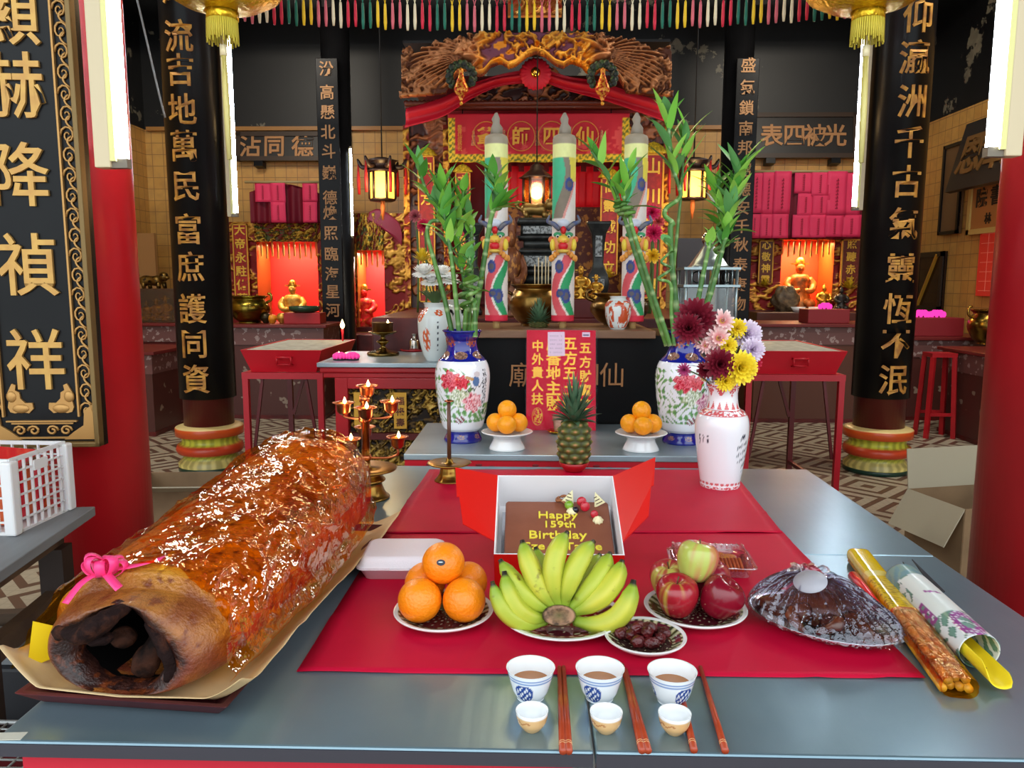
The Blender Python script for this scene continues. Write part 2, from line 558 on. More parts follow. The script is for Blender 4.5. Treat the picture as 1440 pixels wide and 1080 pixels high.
# tiled wall with soot above and flaking plaster
def wall_mat(name, axis):
    m, N, L, b = nodes_of(name)
    tc = N.new('ShaderNodeTexCoord'); sx = N.new('ShaderNodeSeparateXYZ'); L.new(tc.outputs['Object'], sx.inputs[0])
    cb = N.new('ShaderNodeCombineXYZ'); L.new(sx.outputs[axis], cb.inputs[0]); L.new(sx.outputs['Z'], cb.inputs[1])
    br = N.new('ShaderNodeTexBrick'); br.offset = 0.0; br.inputs['Scale'].default_value = 1.0
    br.inputs['Brick Width'].default_value = 0.152; br.inputs['Row Height'].default_value = 0.152; br.inputs['Mortar Size'].default_value = 0.004
    br.inputs['Color1'].default_value = rgba((206, 160, 84)); br.inputs['Color2'].default_value = rgba((196, 148, 74)); br.inputs['Mortar'].default_value = rgba((140, 104, 60))
    L.new(cb.outputs[0], br.inputs['Vector'])
    nz = N.new('ShaderNodeTexNoise'); nz.inputs['Scale'].default_value = 1.3; nz.inputs['Detail'].default_value = 8; nz.inputs['Roughness'].default_value = 0.62
    L.new(tc.outputs['Object'], nz.inputs['Vector'])
    n2 = N.new('ShaderNodeTexNoise'); n2.inputs['Scale'].default_value = 7; n2.inputs['Detail'].default_value = 6; L.new(tc.outputs['Object'], n2.inputs['Vector'])
    pk = N.new('ShaderNodeMapRange'); pk.inputs['From Min'].default_value = 0.61; pk.inputs['From Max'].default_value = 0.622
    L.new(nz.outputs['Fac'], pk.inputs['Value'])
    pl = mix_n(N, L, n2.outputs['Fac'], (60, 58, 50), (150, 142, 120))
    soot = mix_n(N, L, n2.outputs['Fac'], (4, 4, 5), (13, 13, 15))
    up = mix_n(N, L, pk.outputs[0], soot, pl)
    edge = math_n(N, L, 'GREATER_THAN', sx.outputs['Z'], 3.52)
    grime = N.new('ShaderNodeMapRange'); grime.inputs['From Min'].default_value = 0.45; grime.inputs['From Max'].default_value = 0.7; grime.inputs['To Max'].default_value = 0.35
    L.new(n2.outputs['Fac'], grime.inputs['Value'])
    lo = mix_n(N, L, grime.outputs[0], br.outputs['Color'], (150, 112, 66))
    L.new(mix_n(N, L, edge, lo, up), b.inputs['Base Color'])
    b.inputs['Roughness'].default_value = 0.45
    return m
WX0, WX1, WY = -5.25, 5.05, 10.6
MB().box((0, WY + 0.1, 2.8), (11, 0.2, 5.8)).build('wall_back', wall_mat('tiled back wall', 'X'), kind='structure')
MB().box((WX0 - 0.1, 5.8, 2.8), (0.2, 9.8, 5.8)).build('wall_left', wall_mat('tiled side wall', 'Y'), kind='structure')
MB().box((WX1 + 0.1, 5.8, 2.8), (0.2, 9.8, 5.8)).build('wall_right', MATS.get('x') or bpy.data.materials['tiled side wall'], kind='structure')
CEILM = mat('sooty ceiling boards', (16, 16, 17), 0.6, noise=(3, (26, 25, 24)))
MB().box((-0.1, 4.65, 5.6), (10.6, 12.3, 0.1)).build('ceiling', CEILM, kind='structure')  # hall ceiling; its unseen front stretch is added to cut overhead light
mb = MB()
for k, y in enumerate((6.9, 8.9)):
    z = 4.15 if k == 0 else 4.9
    mb = MB().box((-0.1, y, z), (10.3, 0.22, 0.3))
    mb.build('trim_%d' % (k + 1), CEILM, kind='structure', bevel=0.01)
for k, x in enumerate((-3.9, -2.3, 2.5, 4.1)):
    MB().bar((x, 9.0, 4.6), (x + (0.5 if x > 0 else -0.5), 10.55, 5.5), 0.14).build('trim_%d' % (k + 3), CEILM, kind='structure')
MB().box((-3.0, 10.56, 3.52), (4.4, 0.06, 0.05)).build('trim_7', mat('tile edge', (170, 120, 60), 0.4), kind='structure')
MB().box((3.2, 10.56, 3.52), (3.6, 0.06, 0.05)).build('trim_8', MATS['tile edge'], kind='structure')

# ---- pillars
def drum_colors(t, s, z):
    k = np.searchsorted(np.array([0.035, 0.10, 0.13, 0.215, 0.275, 0.345, 0.36]), z)
    pal = np.array([rgb(30, 60, 48), rgb(214, 200, 120), rgb(190, 190, 70), rgb(196, 66, 36), rgb(205, 205, 70), rgb(206, 84, 34), rgb(225, 205, 140), rgb(222, 205, 140)])
    c = pal[k]
    j = ((np.floor(t / (2 * PI) * 44) + np.floor(z * 70)) % 2)
    tile = np.isin(k, [1, 2, 4])
    return np.where((tile & (j > 0))[:, None], c * 0.62, c)
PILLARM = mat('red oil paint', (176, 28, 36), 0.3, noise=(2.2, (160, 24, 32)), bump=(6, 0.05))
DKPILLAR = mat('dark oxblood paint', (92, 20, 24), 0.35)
def far_pillar(x, y, name_label, rs=0.19):
    t = thing('pillar', name_label, 'pillar', (x, y, 0)); t['kind'] = 'structure'
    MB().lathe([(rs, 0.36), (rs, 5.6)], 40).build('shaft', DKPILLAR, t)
    pr = [(0.245, 0.0), (0.245, 0.034), (0.24, 0.036), (0.245, 0.06), (0.215, 0.09), (0.205, 0.11), (0.21, 0.128), (0.245, 0.14), (0.258, 0.17), (0.245, 0.205), (0.215, 0.217),
          (0.21, 0.245), (0.222, 0.272), (0.25, 0.278), (0.258, 0.282), (0.258, 0.34), (0.252, 0.347), (0.235, 0.352), (0.20, 0.362), (0.18, 0.362)]
    MB().lathe(pr, 88, colf=drum_colors).build('pillar_base', mat('glazed base tiles', rough=0.3, vcol=True), t)
    return t
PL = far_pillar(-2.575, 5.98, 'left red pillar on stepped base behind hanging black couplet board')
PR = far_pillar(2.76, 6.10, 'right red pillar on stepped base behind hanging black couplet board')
LET_OLD = mat('worn gilt lettering', (214, 158, 70), 0.5, 0.35, noise=(14, (172, 118, 62), (0.4, 0.6)))
def curved_board(chars, x, y, z0, z1, zc, size, label, r=0.212, sx=1.0):
    t = thing('couplet_board', label, 'couplet board', (x, y, 0))
    a0, a1 = R(180 - 12), R(360 + 12)
    n = 40
    P = []
    mb = MB()
    pr = [(r, z0), (r, z1)]
    mb.lathe([(r - 0.018, z0), (r, z0), (r, z1)], 48, arc=(a0, a1))
    mb.lathe([(r - 0.02, z0), (r - 0.02, z1)], 48, arc=(a1, a0))
    mb.build('board', BLACK, t)
    mb = MB()
    for s in (a0, a1):
        cx, cy = (r - 0.006) * math.cos(s), (r - 0.006) * math.sin(s)
        mb.tube([(cx, cy, z0), (cx, cy, z1)], 0.011, 8)
    mb.build('board_edge', mat('dark board edging', (52, 30, 26), 0.35), t)
    mb = MB()
    mo = MB()
    for ch, z in zip(chars, zc):
        mo.text(ch, size * 1.0, TR(0, 0, 0), 0.004, 0.040, col=None) if False else None
        M = Matrix.Translation((0, -r - 0.001, z))
        mb.text(ch, size, M, 0.010, 0.012, bend=r + 0.001, sx=sx)
    mb.build('lettering', LET_OLD, t)
    return t
# heights come from where each sign sits on the pillar's front
def zs(px, ys, Y): return [on_y(px, y, Y).z for y in ys]
Yl = 5.98 - 0.21
curved_board('風流吉地萬民富庶護同資', -2.575, 5.98, on_y(290, 563, Yl).z, on_y(270, 0, Yl).z + 0.8,
             zs(270, [-18, 50, 98, 153, 205, 262, 322, 375, 434, 484, 533], Yl), 0.235, 'tall black curved couplet board with ten gilt signs on left base pillar', sx=0.92)
Yr = 6.10 - 0.21
curved_board('仰瀛洲千古氣靈恆不泯', 2.76, 6.10, on_y(1240, 562, Yr).z, on_y(1280, 0, Yr).z + 0.8,
             zs(1260, [22, 80, 142, 200, 255, 314, 377, 434, 484, 535], Yr), 0.245, 'tall black curved couplet board with ten gilt signs on right base pillar', sx=0.92)
def mid_pillar(px, Y, chars, ys, label, blabel, size=0.17):
    p = on_y(px, 330, Y)
    t = thing('pillar', label, 'pillar', (p.x + 0.05 * (1 if px < 700 else -1), Y + 0.2, 0)); t['kind'] = 'structure'
    MB().lathe([(0.2, 0.0), (0.2, 0.3), (0.165, 0.34), (0.165, 5.6)], 32).build('shaft', BLACK, t)
    z0, z1 = on_y(px, 478, Y).z, on_y(px, 82, Y).z
    k = thing('couplet_board', blabel, 'couplet board', (p.x, Y, 0))
    MB().box((0, 0, (z0 + z1) / 2), (0.25, 0.03, z1 - z0)).build('board', BLACK, k, bevel=0.006)
    mb = MB()
    for ch, y in zip(chars, ys):
        mb.text(ch, size, Matrix.Translation((0, -0.016, on_y(px, y, Y).z)), 0.008, 0.012)
    mb.build('lettering', mat('faded gilt lettering', (170, 128, 88), 0.5, 0.3), k)
mid_pillar(466, 9.0, '汾高懸北斗巍德煥照臨海星河', [97, 130, 158, 186, 213, 243, 278, 299, 328, 357, 385, 410, 436, 461][:13], 'slender black pillar left of the shrine',
           'narrow black couplet board on pillar left of the shrine')
mid_pillar(1042, 9.0, '盛氣鎖南邦昭德安千秋泰康物', [92, 123, 152, 181, 208, 240, 266, 292, 318, 344, 372, 400, 427, 454], 'slender black pillar right of the shrine',
           'narrow black couplet board on pillar right of the shrine')
def near_pillar(x, y, r, label, PILLARM=PILLARM):
    t = thing('pillar', label, 'pillar', (x, y, 0)); t['kind'] = 'structure'
    MB().lathe([(r, 0.0), (r, 5.0)], 56).build('shaft', PILLARM, t)
    MB().lathe([(r + 0.03, 0.0), (r + 0.03, 0.16), (r + 0.012, 0.2), (r, 0.2)], 56).build('pillar_base', PILLARM, t)
pn = on_y(118, 560, 2.75); NL = (pn.x, 2.80)
near_pillar(NL[0], NL[1], 0.185, 'brightly lit red round pillar behind the plastic crate', mat('tube-lit red oil paint', (204, 30, 38), 0.3, noise=(2.2, (190, 26, 34)), bump=(6, 0.05)))  # same paint as the right pillar, lightened to stand in for tube light
pn = on_y(1376, 760, 2.80); NR = (pn.x + 0.21, 2.80)
near_pillar(NR[0], NR[1], 0.21, 'red round pillar at right beside the open cardboard box')

# ---- framed black board with five big gilt signs on the near left pillar
Yb = 2.50
bc = on_y(57, 560, Yb); bz0 = on_y(60, 627, Yb).z; bz1 = bz0 + 2.1
bw = mpp(Yb) * 168 * 1.0
t = thing('inscribed_board', 'large black lacquer board with carved gilt border and five big gilt signs', 'sign board', (bc.x, Yb, bz0), R(5))
H = bz1 - bz0
MB().box((0, 0.02, H / 2), (bw, 0.03, H)).build('board', mat('satin black lacquer', (17, 17, 18), 0.3, noise=(3, (22, 22, 23)), spec=0.22), t)
mb = MB()
for s in (-1, 1):
    mb.box((s * (bw / 2 - 0.008), -0.004, H / 2), (0.016, 0.05, H))
mb.box((0, -0.004, 0.008), (bw, 0.05, 0.016)); mb.box((0, -0.004, H - 0.008), (bw, 0.05, 0.016))
mb.build('outer_frame', mat('dull gold edging', (120, 96, 56), 0.4, 0.5), t, bevel=0.003)
mb = MB()
fb = 0.072
for s in (-1, 1):
    mb.box((s * (bw / 2 - fb), 0.0, H / 2), (0.006, 0.014, H - 0.2)); mb.box((s * (bw / 2 - 0.02), 0.0, H / 2), (0.005, 0.012, H))
mb.box((0, 0.0, 0.085), (bw - 0.16, 0.014, 0.005))
mb.build('inner_frame', mat('worn gilt', (186, 140, 80), 0.45, 0.5), t)
# scrolls in the border
mb = MB()
for s in (-1, 1):
    z = 0.12; k = 0
    while z < H - 0.05:
        cx = s * (bw / 2 - 0.046)
        pts = []
        for i in range(15):
            a = i / 14 * 2.9 * PI; rr = 0.0235 * (1 - i / 17)
            f = 1 if k % 2 else -1
            pts.append((cx + f * s * rr * math.cos(a), 0.0, z + rr * 1.3 * math.sin(a)))
        mb.tube(pts, [0.0045 * (1 - 0.5 * i / 14) for i in range(15)], 5)
        mb.tube(bez((cx + 0.018, 0, z + 0.02), (cx - 0.02, 0, z + 0.045), (cx + 0.012, 0, z + 0.062), 7), 0.004, 5)
        z += 0.064; k += 1
mb.build('border_scrolls', MATS['worn gilt'], t)
mb = MB()
for ch, y in zip('顯赫降禎祥', [18, 120, 245, 372, 505]):
    z = on_y(45, y, Yb).z - bz0
    mb.text(ch, 0.215, Matrix.Translation((-0.005, 0.004, z)), 0.010, 0.009, sx=0.9)
mb.build('lettering', mat('matt gold lettering', (204, 160, 84), 0.45, 0.3, noise=(20, (190, 142, 76))), t)
# pair of gilt lions and scroll plinth at the foot
for s in (-1, 1):
    mb = MB()
    c = s * 0.085
    body = [(0, 0.10), (0.02, 0.105), (0.045, 0.10), (0.06, 0.115), (0.058, 0.135), (0.035, 0.135), (0.02, 0.15), (0.018, 0.17), (0.005, 0.178), (0.008, 0.195), (-0.004, 0.20), (-0.012, 0.185), (-0.022, 0.165), (-0.018, 0.14), (-0.022, 0.12), (-0.015, 0.104)]
    mb.prism([(c - s * x, z + 0.012) for x, z in body], 0.008, TR(0, 0.002, 0))
    mb.ball((c + s * 0.008, 0, 0.168), (0.018, 0.008, 0.02), 10, 8)
    mb.ball((c - s * 0.02, 0, 0.128), (0.03, 0.008, 0.016), 10, 8)
    mb.build('gilt_lion', MATS['worn gilt'], t)
mb = MB()
for s in (-1, 1):
    for k in range(2):
        pts = [(s * (0.03 + 0.045 * k) + 0.02 * (1 - i / 16) * math.cos(i / 12 * 2.6 * PI) * s, 0.002, 0.052 + 0.018 * (1 - i / 16) * math.sin(i / 12 * 2.6 * PI)) for i in range(13)]
        mb.tube(pts, 0.0045, 5)
mb.box((0, 0.002, 0.028), (0.22, 0.008, 0.006)); mb.box((0, 0.002, 0.077), (0.2, 0.008, 0.005))
for s in (-1, 1):
    mb.prism([(s * (bw / 2 - 0.022), 0.022), (s * (bw / 2 - 0.125), 0.022), (s * (bw / 2 - 0.09), 0.05), (s * (bw / 2 - 0.06), 0.07), (s * (bw / 2 - 0.055), 0.12), (s * (bw / 2 - 0.022), 0.145)], 0.01, TR(0, 0.002, 0))
mb.build('corner_ornament', MATS['worn gilt'], t)

# ---- fluorescent lamps
TUBEM = emis('lit fluorescent tube', (236, 246, 255), TUBE_STRENGTH)
HOUSE = mat('cream enamel housing', (214, 196, 160), 0.4)
REFL = mat('lit reflector yellow', (232, 226, 150), 0.4)  # the tube's light is put into the reflector's pale yellow
def tube_lamp(px, y0, y1, Y, label, side, w=0.062, length=1.2, r=0.014, off=0.05, bracket=0):
    b = on_y(px, y1, Y)
    t = thing('fluorescent_lamp', label, 'lamp', (b.x, Y, b.z), 0)
    MB().box((0, 0, length / 2), (w, 0.05, length)).build('housing', HOUSE, t, bevel=0.004)
    mb = MB(); mb.prism([(0, 0), (0.018, 0), (0.018, length - 0.04), (0, length - 0.04)], 0.05, TR(side * (w / 2 + (0 if side > 0 else 0.018)), 0, 0.02))
    mb.build('reflector', REFL, t)
    x = side * (w / 2 + off)
    MB().lathe([(r, 0.03), (r, length - 0.03)], 16, (x, 0, 0)).build('tube', TUBEM, t)
    for z in (0.015, length - 0.015):
        MB().box((x - side * 0.012, 0, z), (0.06, 0.03, 0.03)).build('lamp_holder', mat('grey plastic', (120, 110, 96), 0.5), t)
    if bracket: MB().box((-side * bracket / 2, 0.05, length * 0.4), (bracket + 0.02, 0.03, 0.03)).build('bracket', BLACK, t)
    return t
tube_lamp(150, 0, 237, 2.52, 'fluorescent lamp on the brightly lit red pillar at left', 1, w=0.052, off=0.032, r=0.017)
tube_lamp(1419, 0, 221, 2.54, 'fluorescent lamp on the red pillar at right', -1, w=0.052, off=0.032, r=0.017)
tube_lamp(324, 0, 305, 5.96, 'fluorescent lamp beside the left curved couplet board', 1, w=0.03, off=0.028, r=0.018, length=1.5)
tube_lamp(1209, 0, 296, 6.08, 'fluorescent lamp beside the right curved couplet board', -1, w=0.03, off=0.028, r=0.018, length=1.5)
tube_lamp(491, 0, 335, 9.15, 'short fluorescent lamp beside slender pillar left of the shrine', 1, w=0.03, off=0.02, r=0.018, length=1.05, bracket=0.12)
tube_lamp(1021, 0, 319, 9.15, 'short fluorescent lamp beside slender pillar right of the shrine', -1, w=0.03, off=0.02, r=0.018, length=0.95, bracket=0.12)
# ================================================================== OFFERING TABLES
T = 0.78
def O(px, py, z=T): return on_z(px, py, z)
STEEL = mat('brushed steel sheet', (138, 162, 172), 0.28, 0.6, noise=(2.5, (120, 144, 156), (0.3, 0.7)), bump=(40, 0.05, 5, (1.0, 0.05, 1)))
STEELE = mat('polished steel edge', (190, 192, 196), 0.22, 0.95)
REDP = mat('red painted board', (190, 24, 48), 0.5)
XL, XR, Y0, YM, Y1 = -0.826, 1.048, 1.078, 1.946, 2.885
XS = O(834, 1040).x
def table(name, label, x0, x1, y0, y1, top=T, th=0.026, legs=True, panel=True):
    t = thing(name, label, 'table', ((x0 + x1) / 2, (y0 + y1) / 2, 0))
    w, d = x1 - x0, y1 - y0
    MB().box((0, 0, top - th / 2), (w, d, th)).build('tabletop', STEEL, t, bevel=0.004)
    MB().box((0, -d / 2 - 0.0008, top - 0.0145), (w - 0.002, 0.003, 0.021)).build('edge_reflection', mat('floor-reflection steel', (92, 92, 104), 0.3, 0.85), t)  # dark strip added: the floor's reflection put into the folded steel's colour
    if panel:
        mb = MB(); mb.box((0, -d / 2 + 0.03, top - th - 0.16), (w - 0.06, 0.02, 0.32)); mb.build('front_panel', REDP, t)
    if legs:
        for sx in (-1, 1):
            for sy in (-1, 1):
                MB().box((sx * (w / 2 - 0.05), sy * (d / 2 - 0.06), (top - th) / 2), (0.045, 0.045, top - th)).build('leg', STEELE, t)
        MB().box((0, d / 2 - 0.06, 0.2), (w - 0.1, 0.03, 0.03)).build('stretcher', STEELE, t)
    return t
table('steel_table', 'steel-topped offering table under the roast pig and teacups', XL, XS - 0.0015, Y0, YM)
table('steel_table', 'steel-topped offering table under the film-covered platter and joss sticks', XS + 0.0015, XR, Y0, YM)
table('steel_table', 'steel-topped offering table under the cake box and white flower vase', XL, XR, YM + 0.003, Y1)
tag(MB().box((0, 0, 0.0006), (0.052, 0.02, 0.001)).build('sticker', mat('pale sticker', (200, 196, 180), 0.6), loc=O(10, 1036), rot=(0, 0, R(4))),
    'small pale sticker on the left front corner of the steel table', 'sticker')
# red paper sheets
def sheet(name, label, pts, mat_, z, amp=0.0015, n=36, seed=1):
    a, b, c, d = [Vector((p.x, p.y, 0)) for p in pts]      # near-left, near-right, far-right, far-left
    u, v = np.meshgrid(np.linspace(0, 1, n), np.linspace(0, 1, n))
    A, B, C, D = [np.array(q)[None, None, :] for q in (a, b, c, d)]
    U, V = u[..., None], v[..., None]
    P = A * (1 - U) * (1 - V) + B * U * (1 - V) + C * U * V + D * (1 - U) * V
    e = np.minimum.reduce([u, 1 - u, v, 1 - v])
    lift = amp * fbm(u * 5, v * 5, seed, 3) + 0.004 * sstep(0.03, 0, e) * (fbm(u * 9, v * 9, seed + 9) > 0.56) * fbm(u * 14, v * 14, seed + 4)
    P[..., 2] = z + lift
    o = MB().grid(P).build(name, mat_, label=label, cat='tablecloth', solid=0.0008)
    return o
CLOTH = mat('crimson paper', (196, 8, 52), 0.5, noise=(3, (188, 8, 50)), bump=(5, 0.12), spec=0.2)
sheet('red_cloth', 'crimson paper sheet under the fruit plates', [O(417, 946), O(1301, 956), O(1099, 748), O(541, 749)], CLOTH, T + 0.0014, seed=3)
sheet('red_cloth', 'crimson paper sheet under the cake box, further back', [O(541, 752), O(1100, 751), O(1028, 662), O(604, 662)], CLOTH, T + 0.0042, seed=5)

# ================================================================== ROAST PIG
pf = O(203, 990); pr = O(452, 760)
pig_loc = Vector((-0.662, 1.185, T))
prz = -math.atan2(0.078, 0.9)
# tray
trayM = mat('dark red tray wood', (92, 34, 36), 0.45, noise=(8, (70, 24, 28)))
tr = thing('wooden_tray', 'dark red wooden tray beneath the roast pig', 'tray', pig_loc, prz)
mb = MB()
w0, w1 = 0.155, 0.185
L0, L1 = -0.03, 0.90
vs = [(-w0, L0 + 0.02, 0), (w0, L0 + 0.02, 0), (w0, L1 - 0.02, 0), (-w0, L1 - 0.02, 0), (-w1, L0 - 0.01, 0.03), (w1, L0 - 0.01, 0.03), (w1, L1, 0.03), (-w1, L1, 0.03),
      (-w1 + 0.012, L0, 0.03), (w1 - 0.012, L0, 0.03), (w1 - 0.012, L1 - 0.01, 0.03), (-w1 + 0.012, L1 - 0.01, 0.03), (-w0 + 0.012, L0 + 0.03, 0.012), (w0 - 0.012, L0 + 0.03, 0.012), (w0 - 0.012, L1 - 0.03, 0.012), (-w0 + 0.012, L1 - 0.03, 0.012)]
fs = [(3, 2, 1, 0)]
for k in range(4):
    j = (k + 1) % 4
    fs += [(k, j, 4 + j, 4 + k), (4 + k, 4 + j, 8 + j, 8 + k), (8 + k, 8 + j, 12 + j, 12 + k)]
fs.append((12, 13, 14, 15))
mb.smooth = False
mb.add(vs, fs); mb.build('tray', trayM, tr, bevel=0.003)
# baking paper with turned up edges
u, v = np.meshgrid(np.linspace(-1, 1, 50), np.linspace(0, 1, 90))
yy = -0.035 + v * 0.975
nz = fbm(u * 2 + 7, v * 9, 21, 4) - 0.5
n2 = fbm(v * 7, u * 0 + 3, 5, 3) - 0.5
side = np.clip((np.abs(u) - 0.70) / 0.30, 0, 1)
fr = sstep(0.06, 0, v) + sstep(0.95, 1.0, v)
half = 0.20 + 0.02 * n2
xx = u * half + np.where(u > 0, 0.018, -0.004) * side
zz = 0.016 + 0.017 * sstep(0.04, 0.0, v) + side ** 1.3 * (0.045 + 0.05 * n2) + fr * np.abs(u) * 0.010 + nz * 0.010 * (0.1 + side)
zz = np.where((u < 0), zz * 1.0 + side * 0.012 * sstep(0.25, 0.0, v), zz)
yy = yy - side * sstep(0.10, 0, v) * np.where(u > 0, 0.03, 0.0)
P = np.stack([xx, yy, zz], -1)
tag(MB().grid(P).build('baking_paper', mat('tan baking paper', (226, 196, 150), 0.6, noise=(6, (206, 172, 122)), bump=(12, 0.3)), loc=pig_loc, rot=(0, 0, prz), solid=0.001),
    'tan baking paper with turned-up edges around the roast pig', 'paper')
tag(MB().prism([(-0.03, 0), (0.045, 0.005), (0.03, 0.06), (0.0, 0.085)], 0.001, TR(-0.175, 0.03, 0.05, R(10), R(-10), R(35))).build('paper_scrap', mat('bright yellow paper', (236, 200, 10), 0.5), loc=pig_loc, rot=(0, 0, prz)),
    'bright yellow paper scrap beside the pig at its front left', 'paper')

def pig_section(s):
    a = np.interp(s, [0, .06, .2, .4, .6, .8, .92, 1.0], [.158, .166, .172, .174, .172, .172, .158, .138])
    h = np.interp(s, [0, .06, .2, .4, .6, .8, .92, 1.0], [.162, .184, .200, .212, .232, .262, .270, .258])
    return a, h
def pig_pt(s, th, off=0.0):
    a, h = pig_section(s)
    c = np.cos(th); q = np.sin(th)
    x = np.sign(c) * np.abs(c) ** 0.86 * (a + off)
    z = h * 0.47 + np.where(q > 0, np.abs(q) ** 0.9 * (h * 0.53 + off), -np.abs(q) ** 0.7 * h * 0.44)
    return x, z
PZ = 0.024
pig = thing('roast_pig', 'whole roast pig with charred open neck under amber cellophane', 'roast pig', (pig_loc.x, pig_loc.y, pig_loc.z + PZ), prz)
NT = 120
th = np.linspace(0, 2 * PI, NT, endpoint=False)
rows = []; cols = []
skin1 = np.array(rgb(172, 104, 44)); skin2 = np.array(rgb(204, 148, 56)); skin3 = np.array(rgb(124, 56, 36)); char = np.array(rgb(30, 16, 15)); char2 = np.array(rgb(66, 34, 26))
LEN = 0.845
def add_ring(x, y, z, col): rows.append(np.stack([x, y, z], -1)); cols.append(col)
# cavity to opening to face to body
ocx, ocz = -0.016, 0.058
tab_t = np.radians([0, 25, 50, 70, 85, 105, 125, 150, 180, 215, 250, 290, 325, 360])
tab_r = [.088, .080, .080, .098, .104, .082, .078, .086, .088, .070, .056, .055, .072, .088]
orad = np.interp(th, tab_t, tab_r)
orad = orad + 0.006 * (vnoise(th * 3.2, th * 0, 4) - 0.5)
ox = ocx + orad * np.cos(th); oz = np.maximum(ocz + orad * np.sin(th), 0.004)
dark = np.tile(np.array(rgb(7, 5, 5)), (NT, 1))
for k, (f, y) in enumerate([(0.05, 0.42), (0.7, 0.40), (0.95, 0.30), (1.0, 0.15), (1.02, 0.05)]):
    add_ring(ocx + (ox - ocx) * f, np.full(NT, y), ocz + (oz - ocz) * f, dark * (1 + k * 0.2))
for f, y, w in [(0.93, 0.030, 0.3), (0.90, 0.012, 0.7), (0.95, -0.004, 0.6), (1.04, -0.012, 0.25)]:
    nzr = vnoise(th * 6, th * 0 + y * 50, 11)
    add_ring(ocx + (ox - ocx) * f, np.full(NT, y) + 0.006 * (nzr - .5), ocz + (oz - ocz) * f, mixc(np.tile(char, (NT, 1)), char2 * 1.6, nzr * w))
bx, bz = pig_pt(0.0, th)
for k, t_ in enumerate(np.linspace(0.12, 1.0, 16)):
    fx = ox * 1.04 * (1 - t_) + bx * t_; fz = oz * (1 - t_) + bz * t_
    y = -0.010 + 0.055 * t_ ** 3 - 0.014 * np.sin(PI * t_)
    rr = sstep(0.24, 0.5, t_ + 0.35 * (fbm(fx * 30, fz * 30, 8) - 0.5))
    nn = fbm(fx * 18 + 3, fz * 18, 17, 4)
    sk = mixc(mixc(np.tile(skin3, (NT, 1)), skin1, sstep(0.3, 0.7, nn)), skin2, 0.22 * sstep(0.08, 0.2, fz)) * 0.86
    add_ring(fx, np.full(NT, y), fz, mixc(mixc(np.tile(char, (NT, 1)), char2, nn), sk, rr))
for s in np.linspace(0.06, 1.0, 84):
    x, z = pig_pt(s, th)
    y = s * LEN
    n1 = fbm(np.cos(th) * 3 + 9, s * 14 + np.sin(th) * 3, 31, 5)
    lump = 1 + 0.035 * (fbm(np.cos(th) * 1.6 + 4, s * 6 + np.sin(th) * 1.6, 3, 2) - 0.5)
    top = sstep(0.03, 0.16, z)
    sk = mixc(mixc(np.tile(skin1, (NT, 1)), skin3, sstep(0.5, 0.75, n1)), skin2, top * sstep(0.3, 0.7, 1 - n1) * 0.8)
    ham = np.exp(-(((s - 0.9) / 0.05) ** 2)) * np.exp(-((z - 0.16) / 0.03) ** 2) * (x > 0.08)
    sk = mixc(sk, char2, ham * 0.7)
    add_ring(x * lump, np.full(NT, y), z * lump, sk)
a1, h1 = pig_section(1.0)
for t_ in (0.2, 0.4, 0.6, 0.8, 0.95):
    x, z = pig_pt(1.0, th)
    f = math.cos(t_ * PI / 2)
    add_ring(x * f, np.full(NT, LEN + 0.07 * math.sin(t_ * PI / 2)), 0.11 + (z - 0.11) * f, np.tile(skin3, (NT, 1)))
CAVM = mat('near-black cavity', (9, 6, 6), 0.8, spec=0.15)  # one even near-black over the whole inside
mb = MB(); mb.grid(np.array(rows[:6]), wrap=True); mb.build('cavity', CAVM, pig)
mb = MB()
mb.grid(np.array(rows[5:]), np.array(cols[5:]), wrap=True)
PIGM = mat('crackled roast skin', rough=0.3, vcol=True, noise=(55, (112, 52, 24), (0.52, 0.68), 5), bump=(150, 0.45, 6), coat=0.1)
mb.build('body', PIGM, pig)
CHARM = mat('charred meat', (30, 17, 16), 0.8, spec=0.12, noise=(34, (82, 46, 32), (0.5, 0.75)), bump=(50, 1.0))
mb = MB()                                              # flap over the opening
mb.tube(spline([(-0.104, -0.03, 0.118), (-0.08, -0.042, 0.112), (-0.045, -0.048, 0.122), (-0.012, -0.04, 0.142), (0.008, -0.01, 0.156)], 18),
        [0.006, 0.011, 0.013, 0.013, 0.013, 0.014, 0.016, 0.018, 0.020, 0.021, 0.022, 0.023, 0.023, 0.022, 0.02, 0.018, 0.014, 0.008], 12, flat=0.75)
mb.ball((-0.035, -0.028, 0.105), (0.026, 0.02, 0.012), 12, 8)
jitter(mb, 0.009, 45); mb.build('neck_flap', CHARM, pig)
mb = MB()
mb.tube(spline([(0.030, 0.07, 0.112), (0.036, 0.03, 0.098), (0.030, 0.012, 0.07), (0.020, 0.008, 0.04), (0.020, 0.014, 0.02)], 16), [0.006, 0.009, 0.011, 0.013, 0.014, 0.015, 0.017, 0.019, 0.021, 0.023, 0.024, 0.023, 0.021, 0.018, 0.013, 0.007], 14, flat=0.8)
jitter(mb, 0.006, 40)
mb.ball((-0.018, 0.012, 0.088), (0.022, 0.02, 0.018), 12, 8)
mb.build('neck_bone', mat('roasted bone', (58, 32, 22), 0.7, spec=0.1, noise=(30, (20, 11, 9), (0.42, 0.6)), bump=(40, 0.8)), pig)
mb = MB()
mb.tube(spline([(0.04, -0.004, 0.125), (0.066, -0.02, 0.10), (0.078, -0.016, 0.06), (0.074, -0.006, 0.02)], 14), [0.006, 0.008, 0.009, 0.01, 0.011, 0.011, 0.012, 0.012, 0.012, 0.012, 0.012, 0.011, 0.009, 0.006], 10)
jitter(mb, 0.006, 50); mb.build('torn_skin', CHARM, pig)
